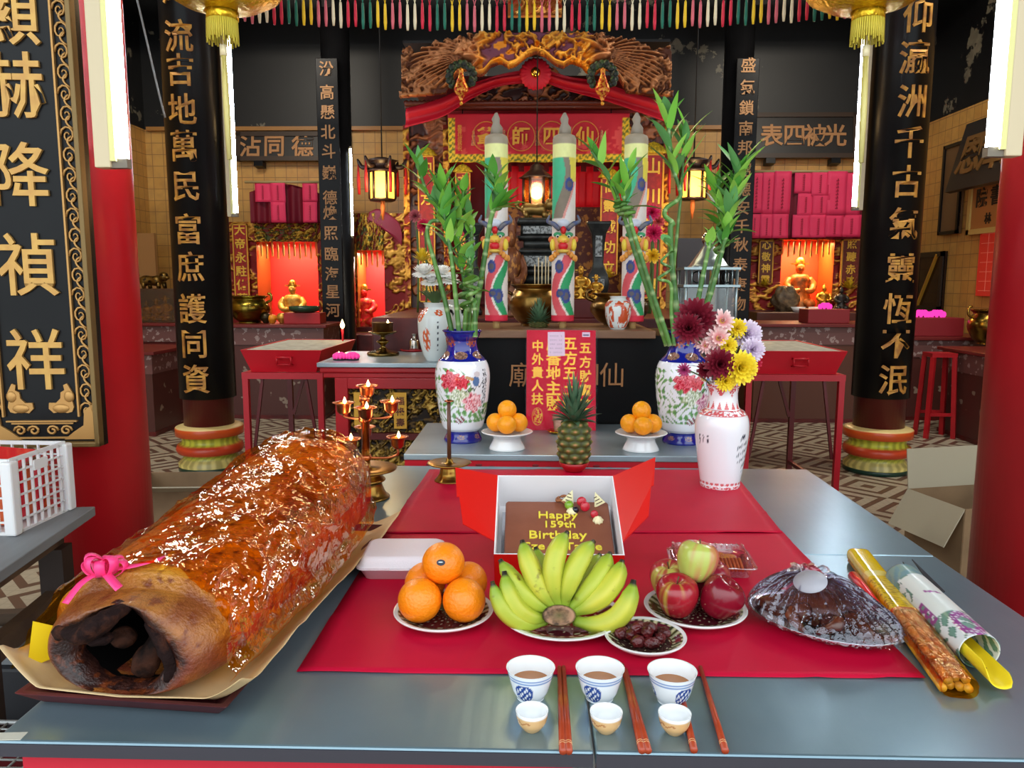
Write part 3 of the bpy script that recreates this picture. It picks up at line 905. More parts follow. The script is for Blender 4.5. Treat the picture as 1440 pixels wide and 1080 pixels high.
for k, (sx, sy) in enumerate(((-1, 0.74), (1, 0.74))):          # folded hind legs under the rump
    mb = MB()
    mb.tube(spline([(sx * 0.09, sy, 0.12), (sx * 0.115, sy + 0.03, 0.09), (sx * 0.10, sy + 0.08, 0.06), (sx * 0.08, sy + 0.12, 0.04)], 14), [0.07, 0.07, 0.068, 0.064, 0.058, 0.05, 0.044, 0.038, 0.034, 0.03, 0.028, 0.026, 0.024, 0.018], 14)
    mb.build('leg', mat('roast skin', (160, 78, 36), 0.35, noise=(18, (108, 46, 26)), bump=(110, 0.6, 5), coat=0.2), pig)
# cellophane
CELLO = film('amber cellophane', (255, 196, 48), 0.022, 0.32, 0.04, bump=(30, 0.35), gloss=(255, 248, 226))
ph, s = np.meshgrid(np.linspace(R(-34), R(214), 170), np.linspace(0, 1, 220))
sx_ = np.interp(ph, [R(-34), R(0), R(50), R(90), R(120), R(150), R(214)], [-0.005, 0.00, 0.04, 0.075, 0.07, 0.02, -0.01])
S = sx_ + s * (1.10 - sx_)
Sb = np.clip(S, 0, 1)
ridg = 1 - np.abs(2 * fbm(ph * 1.7 + S * 4, S * 6 - ph * 1.0, 41, 3) - 1)
rid2 = np.abs(2 * fbm(ph * 2.4 - S * 6, S * 7 + ph * 1.5, 47, 3) - 1)
rid3 = np.abs(2 * fbm(ph * 11 + S * 14, S * 30 - ph * 4, 61, 2) - 1)
sag = fbm(ph * 1.1, S * 3, 55, 2)
off = 0.005 + 0.030 * np.clip(ridg - 0.8, 0, 1) + 0.010 * rid2 + 0.0012 * rid3 + 0.012 * sag * sstep(0.1, 0.4, s)
off = off + 0.03 * sstep(R(150), R(195), ph) * (1 - 0.5 * s) + 0.008 * sstep(R(0), R(-30), ph)
x, z = pig_pt(Sb, ph, off)
fall = sstep(0.98, 1.10, S)
x = x * (1 - 0.45 * fall); z = z * (1 - 0.28 * fall) + 0.015 * np.exp(-((S - 1.0) / 0.04) ** 2)
low_r = sstep(R(0), R(-34), ph); low_l = sstep(R(180), R(214), ph)
x = x + low_r * 0.022 - low_l * 0.035; z = np.maximum(z, 0.004 + 0.01 * rid2)
z = z * (1 - 0.0) 
fe = sstep(0.05, 0, s)
x = x * (1 + 0.02 * fe); z = z * (1 + 0.015 * fe * ridg)
y = S * LEN + 0.012 * (sag - 0.5)
tag(MB().grid(np.stack([x, y, z], -1)).build('cellophane_wrap', CELLO, loc=(pig_loc.x, pig_loc.y, pig_loc.z + PZ), rot=(0, 0, prz)),
    'crinkled amber cellophane draped over the roast pig', 'plastic wrap')
# pink bow
bowM = mat('hot pink ribbon', (255, 62, 132), 0.4)
bp = Vector((-0.072, 0.05, 0.182 + PZ))
bow = thing('ribbon_bow', 'hot pink ribbon bow on the front of the pig', 'bow', pig_loc + Matrix.Rotation(prz, 3, 'Z') @ bp, prz)
def ribbon(mb, pts, w, side):
    n = len(pts); P = np.zeros((n, 2, 3)); side = Vector(side).normalized()
    for i, p in enumerate(pts):
        p = Vector(p); P[i, 0] = p - side * w / 2; P[i, 1] = p + side * w / 2
    mb.grid(P)
rg = random.Random(3)
for k in range(9):
    a = k * 2 * PI / 9 + 0.2; el = 0.25 + 0.75 * rg.random()
    d = Vector((math.cos(a) * math.cos(el), math.sin(a) * math.cos(el) * 0.8 - 0.1, math.sin(el)))
    s_ = d.cross(Vector((0, 0, 1))).normalized(); upv = s_.cross(d)
    Lr = 0.036 + 0.014 * rg.random()
    pts = [d * (Lr * (0.5 - 0.5 * math.cos(t))) + upv * (0.013 * math.sin(t)) for t in np.linspace(0.05, 2 * PI - 0.05, 18)]
    mb = MB(); ribbon(mb, pts, 0.016, s_); mb.build('loop', bowM, bow, solid=0.0008)
for pts in ([(0, 0, 0.006), (0.05, 0.01, 0.012), (0.09, 0.03, 0.02)], [(0, 0, 0.006), (-0.02, -0.03, -0.006), (-0.03, -0.06, -0.03)], [(0, 0, 0.004), (0.03, -0.03, 0.006), (0.06, -0.05, -0.004)]):
    mb = MB(); ribbon(mb, spline(pts, 12), 0.015, (0.3, 1, 0.3) if pts[1][0] > 0 else (1, -0.3, 0)); mb.build('tail', bowM, bow, solid=0.0008)
# ================================================================== THINGS ON THE FRONT TABLES
ZC = T + 0.004                                     # top of the crimson paper
def plate_col(rim, c1, c2, well):
    rim, c1, c2, well = [np.array(rgb(q)) for q in (rim, c1, c2, well)]
    def f(t, s, z, R_=[None]):
        return None
    return rim, c1, c2, well
def make_plate(name, label, loc, r, group=None, band=True, rz=0.0, well=(74, 22, 30)):
    """white-rimmed dinner plate with a patterned maroon inside"""
    pr = [(r * 0.58, 0.0), (r * 0.62, 0.004), (r * 0.80, 0.009), (r * 0.985, 0.020), (r, 0.0225), (r * 0.99, 0.0245), (r * 0.955, 0.0225)]
    n0 = len(pr)
    pr += [(r * k, 0.0225 - 0.0125 * sstep(0.95, 0.62, k)) for k in np.linspace(0.94, 0.60, 16)]
    pr += [(r * k, 0.0098) for k in np.linspace(0.57, 0.0, 16)]
    rr = np.array([p[0] for p in pr]) / r; npr = len(pr)
    W_, B1, B2, G, WL = [np.array(rgb(q)) for q in ((232, 232, 230), (96, 30, 44), (52, 58, 34), (196, 188, 150), well)]
    def colf(t, s, z):
        i = np.round(s * (npr - 1)).astype(int); q = rr[i]
        inside = i >= n0
        c = np.tile(W_, (len(t), 1))
        k = np.floor(t / (2 * PI) * 56) % 2
        k4 = np.floor(t / (2 * PI) * 14) % 2
        c = np.where((inside & (q < 0.90) & (q > 0.66))[:, None], np.where((k > 0)[:, None], B2, G), c)
        c = np.where((inside & (q < 0.86) & (q > 0.72) & (k4 > 0))[:, None], B1, c)
        c = np.where((inside & (q <= 0.66))[:, None], WL, c)
        dots = (np.sin(t * 9) * np.sin(q * 40) > 0.75) & inside & (q < 0.62)
        return np.where(dots[:, None], G * 0.8, c)
    o = MB().lathe(pr, 112, colf=colf).build(name, VCG, loc=loc, label=label, cat='plate', group=group, rot=(0, 0, rz))
    return o
# ---- oranges
ORM = mat('orange peel', (246, 140, 14), 0.36, noise=(5, (238, 118, 8), (0.4, 0.8)), bump=(150, 0.28, 2), sss=0.06, coat=0.1)
ORM2 = mat('mandarin peel', (250, 166, 20), 0.38, noise=(5, (244, 150, 12), (0.4, 0.8)), bump=(120, 0.22, 2), sss=0.06)
def orange_df(t, p): return 1 - 0.03 * math.exp(-((p - PI / 2) / 0.18) ** 2) + 0.004 * math.sin(3 * t)
def make_orange(r, label, m=ORM, group=None):
    t = thing('orange', label, 'orange', (0, 0, 0), 0, group)
    MB().ball((0, 0, 0), (r, r, r * 0.96), 32, 20, df=orange_df).build('peel', m, t)
    mb = MB()
    mb.lathe([(0, 0.0012), (0.0035, 0.0008), (0.0045, -0.001)], 8, (0, 0, r * 0.925)); mb.build('stem_scar', mat('dry green stem', (110, 120, 50), 0.6), t)
    return t
def offs(p, dx, dy, z): return Vector((p.x + dx, p.y + dy, z))
po = O(624, 871, ZC); po.y += 0.0
make_plate('dinner_plate', 'patterned dinner plate under the five big oranges by the foam box', (po.x, po.y, ZC), 0.104)
o0 = make_orange(0.0445, 'big orange at front left of the plate beside the bananas')
o0.location = offs(po, -0.0445, -0.034, ZC + 0.056); o0.rotation_euler = (R(70), R(20), 0)
oo = dup(o0, offs(po, 0.0455, -0.030, ZC + 0.056), label='big orange at front right of the plate, next to the bananas', rot=(R(30), R(60), 0))
dup(o0, offs(po, -0.0455, 0.056, ZC + 0.057), label='big orange at back left of the plate nearest the foam box', rot=(R(-60), R(20), 1))
dup(o0, offs(po, 0.0445, 0.060, ZC + 0.057), label='big orange at back right of the plate, half hidden behind others', rot=(R(-50), R(50), 2))
ot = dup(o0, offs(po, -0.001, 0.010, ZC + 0.1185), label='orange with dark oval sticker on top of the big orange pile', rot=(0, 0, 0))
for ch in ot.children:
    if ch.name.startswith('stem'): ch.rotation_euler = (R(-60), 0, 0)
d = (CAM - ot.location).normalized()
q = (Vector((0.0, -0.93, 0.37))).to_track_quat('Z', 'Y').to_matrix().to_4x4()
mb = MB(); P = []
for a in np.linspace(0, 2 * PI, 20, endpoint=False):
    x, y = 0.0088 * math.cos(a), 0.0062 * math.sin(a); P.append((x, y, 0.0452 * math.sqrt(1 - (x * x + y * y) / 0.0452 ** 2)))
mb.add(P, [tuple(range(20))], q)
mb.add([(x * 0.55 - 0.0005, y * 0.18 + 0.0008, z + 0.0004) for x, y, z in P], [tuple(range(20))], q)
mb.m = [0, 1]
mb.build('sticker', [mat('navy sticker', (16, 20, 40), 0.4), mat('pale print', (210, 215, 220), 0.5)], ot)

# ---- hand of bananas
pb = O(789, 876, ZC)
make_plate('dinner_plate', 'patterned dinner plate under the hand of green bananas', (pb.x, pb.y, ZC), 0.126, rz=0.4)
BANM = mat('banana skin', rough=0.42, vcol=True, noise=(34, (104, 84, 26), (0.62, 0.72), 5), bump=(20, 0.05))
Yc = pb.y - 0.055
crown = on_y(786, 862, Yc)
ban = thing('banana_hand', 'hand of green-yellow bananas fanned upright on a plate', 'bananas', (crown.x, crown.y, ZC))
g1 = np.array(rgb(128, 158, 44)); g2 = np.array(rgb(164, 180, 54)); yl = np.array(rgb(206, 196, 66)); bk = np.array(rgb(40, 34, 26))
def banana(b, c, tip, r=0.0195, ye=0.5, seed=0):
    L0 = Vector((crown.x, crown.y, ZC))
    b, c, tip = [Vector(q) - L0 for q in (b, c, tip)]
    n = 30
    pts = bez(b, c, tip, n)
    rad = [r * np.interp(i / (n - 1), [0, .08, .2, .42, .7, .86, .93, .96, 1.0], [.50, .52, .78, 1.0, .98, .78, .48, .30, .24]) for i in range(n)]
    def col(s, a):
        k = 0.75 + 0.25 * np.cos(a * 2 * PI * 5)
        cc = mixc(np.tile(g2, (len(s), 1)), yl, np.clip(ye * k, 0, 1))
        cc = mixc(cc, g1, np.maximum(sstep(0.35, 0.02, s), sstep(0.72, 0.92, s)) * 0.85)
        return mixc(cc, bk, sstep(0.945, 0.965, s))
    mb = MB()
    v0 = len(mb.v)
    mb.tube(pts, rad, 20, col=col)
    # faint ribs along the finger
    for i in range(n):
        for k in range(20):
            q = Vector(mb.v[i * 20 + k]); mb.v[i * 20 + k] = tuple(pts[i] + (q - pts[i]) * (1 + 0.055 * math.cos(5 * 2 * PI * k / 20)))
    mb.build('banana', BANM, ban)
for (b, c, t_, yo, cy, ye, r) in [
    ((768, 873), (708, 893), (692, 817), -0.004, -0.035, 0.25, .0175), ((770, 868), (717, 878), (709, 803), 0.015, -0.028, 0.55, .0195), ((772, 858), (733, 842), (703, 787), 0.05, 0.0, 0.35, .019),
    ((778, 852), (748, 818), (734, 760), 0.055, 0.0, 0.75, .021), ((781, 850), (765, 815), (753, 769), 0.10, 0.07, 0.1, .017), ((786, 850), (764, 795), (798, 748), 0.055, -0.01, 0.65, .0215),
    ((794, 850), (800, 800), (835, 761), 0.055, -0.01, 0.5, .0215), ((792, 852), (796, 820), (812, 778), 0.105, 0.08, 0.05, .018), ((799, 853), (825, 812), (844, 779), 0.095, 0.06, 0.3, .018),
    ((802, 856), (842, 822), (858, 777), 0.06, 0.0, 0.3, .0195), ((806, 860), (862, 842), (875, 788), 0.045, -0.018, 0.85, .0215), ((808, 872), (880, 897), (891, 815), 0.006, -0.035, 0.75, .0215)]:
    tip = on_y(t_[0], t_[1], Yc + yo); cc = on_y(c[0], c[1], Yc + cy); bb = on_y(b[0], b[1], Yc + 0.01 + max(0, yo - 0.06) * 0.5)
    banana(bb, cc, tip, r, ye)
mb = MB()
Mx = TR(0, -0.002, crown.z - ZC - 0.004, R(68), 0, 0)
mb.lathe([(0.0, -0.024), (0.030, -0.024), (0.034, -0.006), (0.033, 0.010), (0.028, 0.0155), (0.020, 0.0105), (0, 0.006)], 28, M=Mx, sx=1.0, sy=0.62,
         colf=lambda t, s, z: mixc(np.tile(np.array(rgb(92, 84, 46)), (len(t), 1)), np.array(rgb(176, 130, 100)), sstep(0.009, 0.0115, z) * (s > 0.5)))
mb.build('crown', mat('banana crown', rough=0.7, vcol=True, noise=(60, (60, 44, 30), (0.45, 0.7)), bump=(60, 0.6)), ban)

# ---- red dates
pd = O(907, 908, ZC)
make_plate('saucer', 'small patterned saucer holding red dates', (pd.x, pd.y, ZC), 0.079, rz=0.2, well=(60, 40, 36))
DATE = mat('wrinkled date skin', (96, 20, 24), 0.3, noise=(30, (60, 12, 16)), bump=(75, 1.0, 3), coat=0.3)
mb = MB()
mb.ball((0, 0, 0), (0.0165, 0.0115, 0.011), 22, 14, df=lambda t, p: 1 + 0.07 * math.sin(5 * t + 4 * p) + 0.05 * math.sin(11 * p + 2 * t))
dt = mb.build('red_date', DATE, label='wrinkled red date', cat='date', group='red dates heaped on the saucer')
dl = [(-.045, .010, 0, 20, 'leftmost red date on the saucer'), (-.032, .030, 0, -30, 'red date at back left of the saucer'), (-.018, -.028, 0, 40, 'red date at front left of the saucer'), (.008, -.034, 0, 5, 'frontmost red date on the saucer'),
      (.028, -.012, 0, 75, 'red date at front right of the saucer'), (.040, .016, 0, -50, 'rightmost red date on the saucer'), (.018, .034, 0, 60, 'red date at back right of the saucer'), (-.006, .040, 0, 10, 'rearmost red date on the saucer'),
      (-.014, .004, .012, 30, 'red date on top of the heap, left'), (.008, .006, .014, -20, 'red date topmost in the middle of the heap'), (.002, -.012, .013, 80, 'red date on top of the heap, front'), (-.030, -.006, .004, 70, 'red date wedged low between left and front dates')]
for i, (x, y, z, a, lb) in enumerate(dl):
    o = dt if i == 0 else dt.copy()
    if i: COL.objects.link(o)
    o.location = (pd.x + x * 0.92, pd.y + y * 0.9, ZC + 0.0205 + z); o.rotation_euler = (R(a * 2), R(a / 4), R(a)); o['label'] = lb
    o.scale = (1, 1, 1.0) if i % 2 else (1.08, 1.05, 1.05)

# ---- apples
pa = O(977, 866, ZC)
make_plate('dinner_plate', 'patterned dinner plate under the pile of apples', (pa.x, pa.y, ZC), 0.107, rz=0.7)
APM = mat('apple skin', rough=0.24, vcol=True, coat=0.35, noise=(70, (226, 190, 150), (0.72, 0.78), 2))
def apple_col(red, green, bias, ph):
    rd, gr = np.array(rgb(red)), np.array(rgb(green))
    def f(t, s, z):
        n = fbm(t * 2.2 + ph * 9, s * 1.5 + ph, 5, 3) * 0.7 + 0.5 * vnoise(t * 14 + ph, s * 1.2, 9) - 0.15
        g = sstep(0.0, 0.45, n + bias + 0.35 * sstep(0.72, 1.0, s) + 0.25 * np.cos(t + ph * 5) - 0.3)
        return mixc(np.tile(rd, (len(t), 1)), gr, g)
    return f
def make_apple(label, loc, rot, red, green, bias, ph, r=0.0435, stem=True):
    t = thing('apple', label, 'apple', loc); t.rotation_euler = rot
    pr = smoothprof([(0, -0.036), (0.010, -0.0375), (0.017, -0.040), (0.030, -0.031), (0.040, -0.010), (0.0435, 0.010), (0.040, 0.028), (0.029, 0.039), (0.017, 0.0405), (0.008, 0.035), (0.0, 0.028)], 44)
    k = r / 0.0435
    MB().lathe([(a * k, b * k) for a, b in pr], 40, colf=apple_col(red, green, bias, ph), radf=lambda t_, z: 1 + 0.018 * math.cos(5 * t_ + ph)).build('skin', APM, t)
    if stem: MB().tube([(0, 0, 0.027 * k), (0.001, 0, 0.037 * k), (0.004, 0.001, 0.047 * k)], [0.0014, 0.0012, 0.0018], 7).build('stem', mat('apple stem', (92, 70, 36), 0.7), t)
    return t
make_apple('rosy red apple with stem at front left of the apple plate', offs(pa, -0.0435, -0.028, ZC + 0.054), (R(12), R(-5), 0), (158, 28, 40), (190, 170, 70), -0.30, 0.3)
make_apple('dark red apple at front right of the apple plate', offs(pa, 0.0445, -0.033, ZC + 0.054), (R(30), R(12), 1), (124, 14, 34), (150, 60, 50), -0.55, 1.3, stem=False)
make_apple('green and pink apple on top of the apple pile', offs(pa, 0.004, 0.014, ZC + 0.114), (R(14), R(3), 2.0), (198, 96, 84), (178, 186, 88), -0.06, 2.1)
make_apple('yellow-green flushed apple at back left of the apple plate', offs(pa, -0.046, 0.060, ZC + 0.054), (R(-8), R(-10), 2), (172, 50, 56), (196, 190, 90), -0.05, 3.2, r=0.041)
make_apple('wine red apple at back right of the apple plate', offs(pa, 0.0445, 0.056, ZC + 0.054), (R(-6), R(10), 3), (140, 26, 48), (170, 110, 80), -0.40, 4.4)

# ---- tea cups
wh = np.array(rgb(236, 238, 240)); bl = np.array(rgb(44, 74, 150)); bl2 = np.array(rgb(90, 130, 190))
def cup_prof(r, h, rb):
    outer = smoothprof([(rb * 0.92, 0.0), (rb, 0.002), (rb * 1.02, 0.005), (rb * 1.28, h * 0.28), (r * 0.86, h * 0.62), (r * 0.97, h * 0.94), (r, h)], 46)
    inner = smoothprof([(r * 0.955, h * 0.985), (r * 0.83, h * 0.62), (rb * 1.15, h * 0.25), (rb * 0.7, h * 0.12), (0, h * 0.10)], 22)
    return outer, inner
def big_cup(label, px, py, rz):
    p = O(px, py, T)
    t = thing('tea_cup', label, 'tea cup', (p.x, p.y, T), rz, 'three porcelain tea cups in a row')
    r, h, rb = 0.0415, 0.056, 0.0235
    o_, i_ = cup_prof(r, h, rb)
    no = len(o_); pr = o_ + i_
    def colf(tt, s, z):
        i = np.round(s * (len(pr) - 1)).astype(int)
        c = np.tile(wh, (len(tt), 1)); out = i < no
        f = z / h
        c = np.where((out & (np.abs(f - 0.84) < 0.022))[:, None], bl2, c)
        c = np.where((out & (np.abs(f - 0.765) < 0.012))[:, None], bl2, c)
        for k in range(3):
            dt_ = (tt - (-PI / 2 + k * 2 * PI / 3) + PI) % (2 * PI) - PI
            X = dt_ * 0.036; Z = (z - h * 0.40)
            q = np.sqrt((X / 0.0175) ** 2 + (Z / 0.0175) ** 2)
            pat = (np.sin(X * 700) * np.cos(Z * 520 + X * 200) > -0.15) | (q > 0.82) | (np.abs(X) < 0.0012)
            m_ = out & (q < 1) & pat
            c = np.where(m_[:, None], np.where((q > 0.8)[:, None], bl, bl * 0.9), c)
        return c
    MB().lathe(pr, 128, colf=colf).build('cup', VCG, t)
    disc = [(0.0335 * math.cos(a), 0.0335 * math.sin(a), 0.031) for a in np.linspace(0, 2 * PI, 32, endpoint=False)]
    MB().add(disc, [tuple(range(32))]).build('tea', mat('brown tea', (176, 112, 60), 0.1), t)
    return t
big_cup('left porcelain tea cup of tea with blue emblem, beside the first chopstick pair', 746, 981, R(-20))
big_cup('middle porcelain tea cup of tea between the two chopstick pairs', 843, 982, R(-28))
big_cup('right porcelain tea cup of tea nearest the single chopstick', 944, 986, R(28))
def small_cup(label, px, py):
    p = O(px, py, T)
    r, h, rb = 0.0258, 0.034, 0.0125
    t = thing('wine_cup', label, 'wine cup', (p.x, p.y, T), 0, 'three small wine cups in front of the tea cups')
    o_ = smoothprof([(rb * 0.9, 0), (rb, 0.001), (rb * 1.35, 0.006), (r * 0.86, h * 0.42), (r * 0.97, h * 0.75), (r, h)], 30)
    i_ = smoothprof([(r * 0.95, h * 0.98), (r * 0.86, h * 0.55), (rb * 0.9, h * 0.15), (0, h * 0.10)], 14)
    no = len(o_); pr = o_ + i_
    cr = np.array(rgb(216, 172, 116)); sk = np.array(rgb(170, 100, 50))
    def colf(tt, s, z):
        i = np.round(s * (len(pr) - 1)).astype(int); out = i < no
        c = np.tile(wh, (len(tt), 1))
        f = z / h
        c = np.where(out[:, None], mixc(np.tile(wh, (len(tt), 1)), cr, sstep(0.88, 0.80, f)), c)
        pat = out & (np.abs(f - 0.62 - 0.06 * np.sin(tt * 9)) < 0.035) & (np.sin(tt * 2.0) > 0.2)
        return np.where(pat[:, None], sk, c)
    MB().lathe(pr, 80, colf=colf).build('cup', VCG, t)
    return t
small_cup('small cream wine cup in front of the left tea cup', 748, 1026)
small_cup('small cream wine cup in front of the middle tea cup', 852, 1028)
small_cup('small cream wine cup in front of the right tea cup', 948, 1030)
CHOP = mat('red-brown chopstick wood', (172, 66, 34), 0.32, noise=(30, (150, 52, 26), (0.4, 0.7), 4, (1, 1, 0.05)), coat=0.2)
def chopstick(label, a, b):
    A = O(*a, T + 0.006); B = O(*b, T + 0.006)
    d = (A - B); L = d.length
    t = thing('chopstick', label, 'chopstick', B, math.atan2(d.y, d.x) - PI / 2, 'red-brown chopsticks beside the tea cups')
    mb = MB(); mb.tube([(0, 0, 0), (0, L * 0.5, 0), (0, L, 0)], [0.0058, 0.0050, 0.0038], 8); mb.build('stick', CHOP, t)
    mb = MB()
    for y in (0.016, 0.021): mb.tube([(0, y, 0), (0, y + 0.0012, 0)], 0.0060, 8)
    mb.build('gilt_ring', mat('pale ring', (226, 176, 120), 0.4), t)
chopstick('left chopstick of the pair right of the left tea cup', (786.5, 938), (791.5, 1057))
chopstick('right chopstick of the pair right of the left tea cup', (792.5, 938), (800, 1057))
chopstick('left chopstick of the pair right of the middle tea cup', (875.5, 935), (903, 1056))
chopstick('right chopstick of the pair right of the middle tea cup', (880, 942), (911.5, 1056))
chopstick('chopstick running behind the right tea cup', (951, 942), (976, 1055))
chopstick('lone chopstick at the far right of the tea cups', (985, 938), (1020, 1056))

# ---- foam clamshell box
pc = O(566, 806, ZC)
FOAM = mat('white foam', (238, 230, 236), 0.55, bump=(300, 0.15))
t = thing('foam_box', 'white hinged foam takeaway box behind the big oranges', 'takeaway box', (pc.x, pc.y + 0.03, ZC), R(2))
def rrect(w, d, r, n=6):
    out = []
    for cx, cy, a0 in ((w / 2 - r, d / 2 - r, 0), (-w / 2 + r, d / 2 - r, 90), (-w / 2 + r, -d / 2 + r, 180), (w / 2 - r, -d / 2 + r, 270)):
        for i in range(n + 1):
            a = R(a0 + 90 * i / n); out.append((cx + r * math.cos(a), cy + r * math.sin(a)))
    return out
def stack(mb, levels, n=6, cap0=True, cap1=True):        # rounded-rectangle loft: (w,d,r,z)
    vs = []; m = 4 * (n + 1)
    for w, d, r, z in levels: vs += [(x, y, z) for x, y in rrect(w, d, r, n)]
    fs = []
    for i in range(len(levels) - 1):
        for k in range(m): fs.append((i * m + k, i * m + (k + 1) % m, (i + 1) * m + (k + 1) % m, (i + 1) * m + k))
    if cap0: fs.append(tuple(range(m - 1, -1, -1)))
    if cap1: fs.append(tuple((len(levels) - 1) * m + k for k in range(m)))
    mb.add(vs, fs); return mb
stack(MB(), [(.175, .135, .02, 0), (.20, .155, .022, .026), (.212, .168, .024, .027), (.212, .168, .024, .030)]).build('tray', FOAM, t)
stack(MB(), [(.212, .168, .024, .0305), (.212, .168, .024, .033), (.20, .156, .022, .034), (.188, .144, .022, .050), (.176, .132, .022, .054), (.168, .124, .02, .0545)]).build('lid', FOAM, t)
mb = MB(); mb.box((0.0, -0.086, 0.031), (0.045, 0.012, 0.003)); mb.build('latch', FOAM, t, bevel=0.001)

# ---- clear clamshell with orange biscuits
pk = O(1003, 803, ZC)
t = thing('clear_clamshell', 'clear plastic clamshell of biscuits behind the apples', 'food box', (pk.x - .004, pk.y + 0.016, ZC), R(-4)); t.scale = (1.14, 1.12, 1.12)
CLEARP = film('clear plastic', (250, 236, 242), 0.20, 0.7, 0.06, bump=(20, 0.15))
stack(MB(), [(.15, .10, .012, 0.001), (.165, .115, .014, .022), (.178, .128, .016, .023)], cap1=False).build('tray', CLEARP, t)
mb = MB()
stack(mb, [(.178, .128, .016, .0235), (.178, .128, .016, .026), (.162, .112, .014, .028), (.154, .104, .014, .040), (.14, .09, .012, .042)], cap0=False)
for k in range(14): mb.tube([(-0.075 + k * 0.0115, 0.05, 0.030), (-0.075 + k * 0.0115, 0.056, 0.0405), (-0.075 + k * 0.0115, 0.03, 0.043)], 0.0022, 6)
mb.build('lid', CLEARP, t)
BISC = mat('orange biscuit', (232, 138, 70), 0.6, noise=(40, (206, 100, 44)), bump=(60, 0.4))
bi = None
for k in range(9):
    if bi is None:
        bi = MB().lathe([(0, -0.0032), (0.017, -0.003), (0.0185, 0), (0.017, 0.003), (0, 0.0032)], 20).build('biscuit', BISC, label='', cat='biscuit', group='biscuits inside the clear clamshell')
        o = bi
    else:
        o = bi.copy(); COL.objects.link(o)
    o.location = (pk.x + 0.012 + (k - 4) * 0.0085 + 0.018, pk.y - 0.008, ZC + 0.0198); o.rotation_euler = (0, R(72), R(-4))
    o['label'] = 'round orange biscuit standing in the row inside the clear clamshell'

# ---- film covered platter of roast chicken
pp = O(1155, 884, ZC); PA = R(-42)
FOIL = mat('silver platter', (206, 208, 212), 0.22, 0.95, bump=(30, 0.1))
t = thing('silver_platter', 'oval silver platter of food under plastic film', 'platter', (pp.x, pp.y, ZC), PA)
ea, eb = 0.153, 0.108
mb = MB()
mb.lathe([(0.55, 0.0), (0.62, 0.003), (0.78, 0.012), (0.98, 0.026), (1.0, 0.0285), (0.985, 0.0295), (0.93, 0.0265), (0.76, 0.0155), (0.6, 0.0065), (0, 0.0062)], 96, M=Matrix.Diagonal((ea, eb, 1, 1)), radf=lambda a, z: 1 + 0.006 * math.sin(a * 36))
mb.build('dish', FOIL, t)
CHK = mat('glazed roast duck', (112, 54, 30), 0.26, noise=(16, (66, 30, 22), (0.4, 0.65)), bump=(28, 0.5), coat=0.4)
ck = thing('roast_duck', 'dark glazed roast duck pieces heaped on the silver platter', 'roast duck', (pp.x, pp.y, ZC + 0.007), PA)
mb = MB()
mb.ball((-0.01, 0.005, 0.034), (0.08, 0.06, 0.038), 28, 16, df=lambda a, p: 1 + 0.08 * math.sin(3 * a + 1) * math.cos(p) + 0.05 * math.sin(7 * a + 3 * p))
mb.build('body', CHK, ck)
for (a, b, c, r0) in [((0.06, -0.02, 0.03), (0.10, -0.05, 0.035), (0.125, -0.03, 0.02), 0.026), ((-0.05, -0.03, 0.03), (-0.09, -0.06, 0.04), (-0.12, -0.03, 0.02), 0.026)]:
    MB().tube(spline([a, b, c], 12), [r0, r0 * 1.05, r0, r0 * .9, r0 * .8, r0 * .7, r0 * .6, r0 * .5, r0 * .42, r0 * .38, r0 * .42, r0 * .3], 14).build('leg', CHK, ck)
for (a, b, c, r0) in [((0.03, -0.05, 0.03), (0.06, -0.075, 0.045), (0.02, -0.085, 0.02), 0.02), ((-0.01, -0.05, 0.04), (-0.03, -0.08, 0.04), (0.0, -0.09, 0.016), 0.02)]:
    MB().tube(spline([a, b, c], 10), [r0, r0, r0 * .9, r0 * .8, r0 * .8, r0 * .7, r0 * .6, r0 * .5, r0 * .4, r0 * .3], 12).build('wing', CHK, ck)
CLING = film('cling film', (238, 234, 240), 0.07, 0.6, 0.06, bump=(45, 0.5), gloss=(236, 238, 250))
th, q = np.meshgrid(np.linspace(0, 2 * PI, 300, endpoint=False), np.linspace(0, 1, 60))
pl = np.abs(2 * fbm(th * 8 / PI * 1.7, q * 0.8, 71, 2) - 1)
pl2 = np.abs(np.sin(th * 19 + 5 * vnoise(th * 3 / PI * 2, q * 0.6, 77)))
rad = 1.045 - 0.94 * q ** 1.06
hh = 0.027 + (0.099 - 0.027) * np.sin(np.clip(q * 1.0, 0, 1) * PI / 2) ** 0.8
amp = np.sin(PI * np.clip(q * 0.9 + 0.06, 0, 1))
hh = hh + (0.018 * (pl - 0.4) + 0.018 * (pl2 - 0.5)) * amp
rad = rad + 0.05 * (pl - 0.4) * amp
cx, cy = -0.034 * q, 0.022 * q
x = cx + ea * rad * np.cos(th); y = cy + eb * rad * np.sin(th)
rim = sstep(0.10, 0.0, q); hh = hh * (1 - rim) + rim * (0.021 + 0.004 * pl2)
mb = MB(); mb.grid(np.stack([x, y, hh], -1), wrap=True)
wr = thing('plastic_film', 'pleated clear plastic film gathered over the silver platter', 'plastic film', (pp.x, pp.y, ZC), PA)
mb.build('film', CLING, wr)
mb = MB()                                                  # twisted gather and the round label on top
q2, t2 = np.meshgrid(np.linspace(0, 1, 10), np.linspace(0, 2 * PI, 48, endpoint=False), indexing='ij')
rr = 0.014 + 0.030 * q2 * (1 + 0.25 * np.sin(t2 * 7)); 
mb.grid(np.stack([-0.034 + rr * np.cos(t2), 0.022 + rr * 0.85 * np.sin(t2), 0.098 + 0.014 * np.sin(q2 * PI * 0.8) + 0.004 * np.sin(t2 * 11) * q2], -1), wrap=True)
mb.build('gathered_top', CLING, wr)
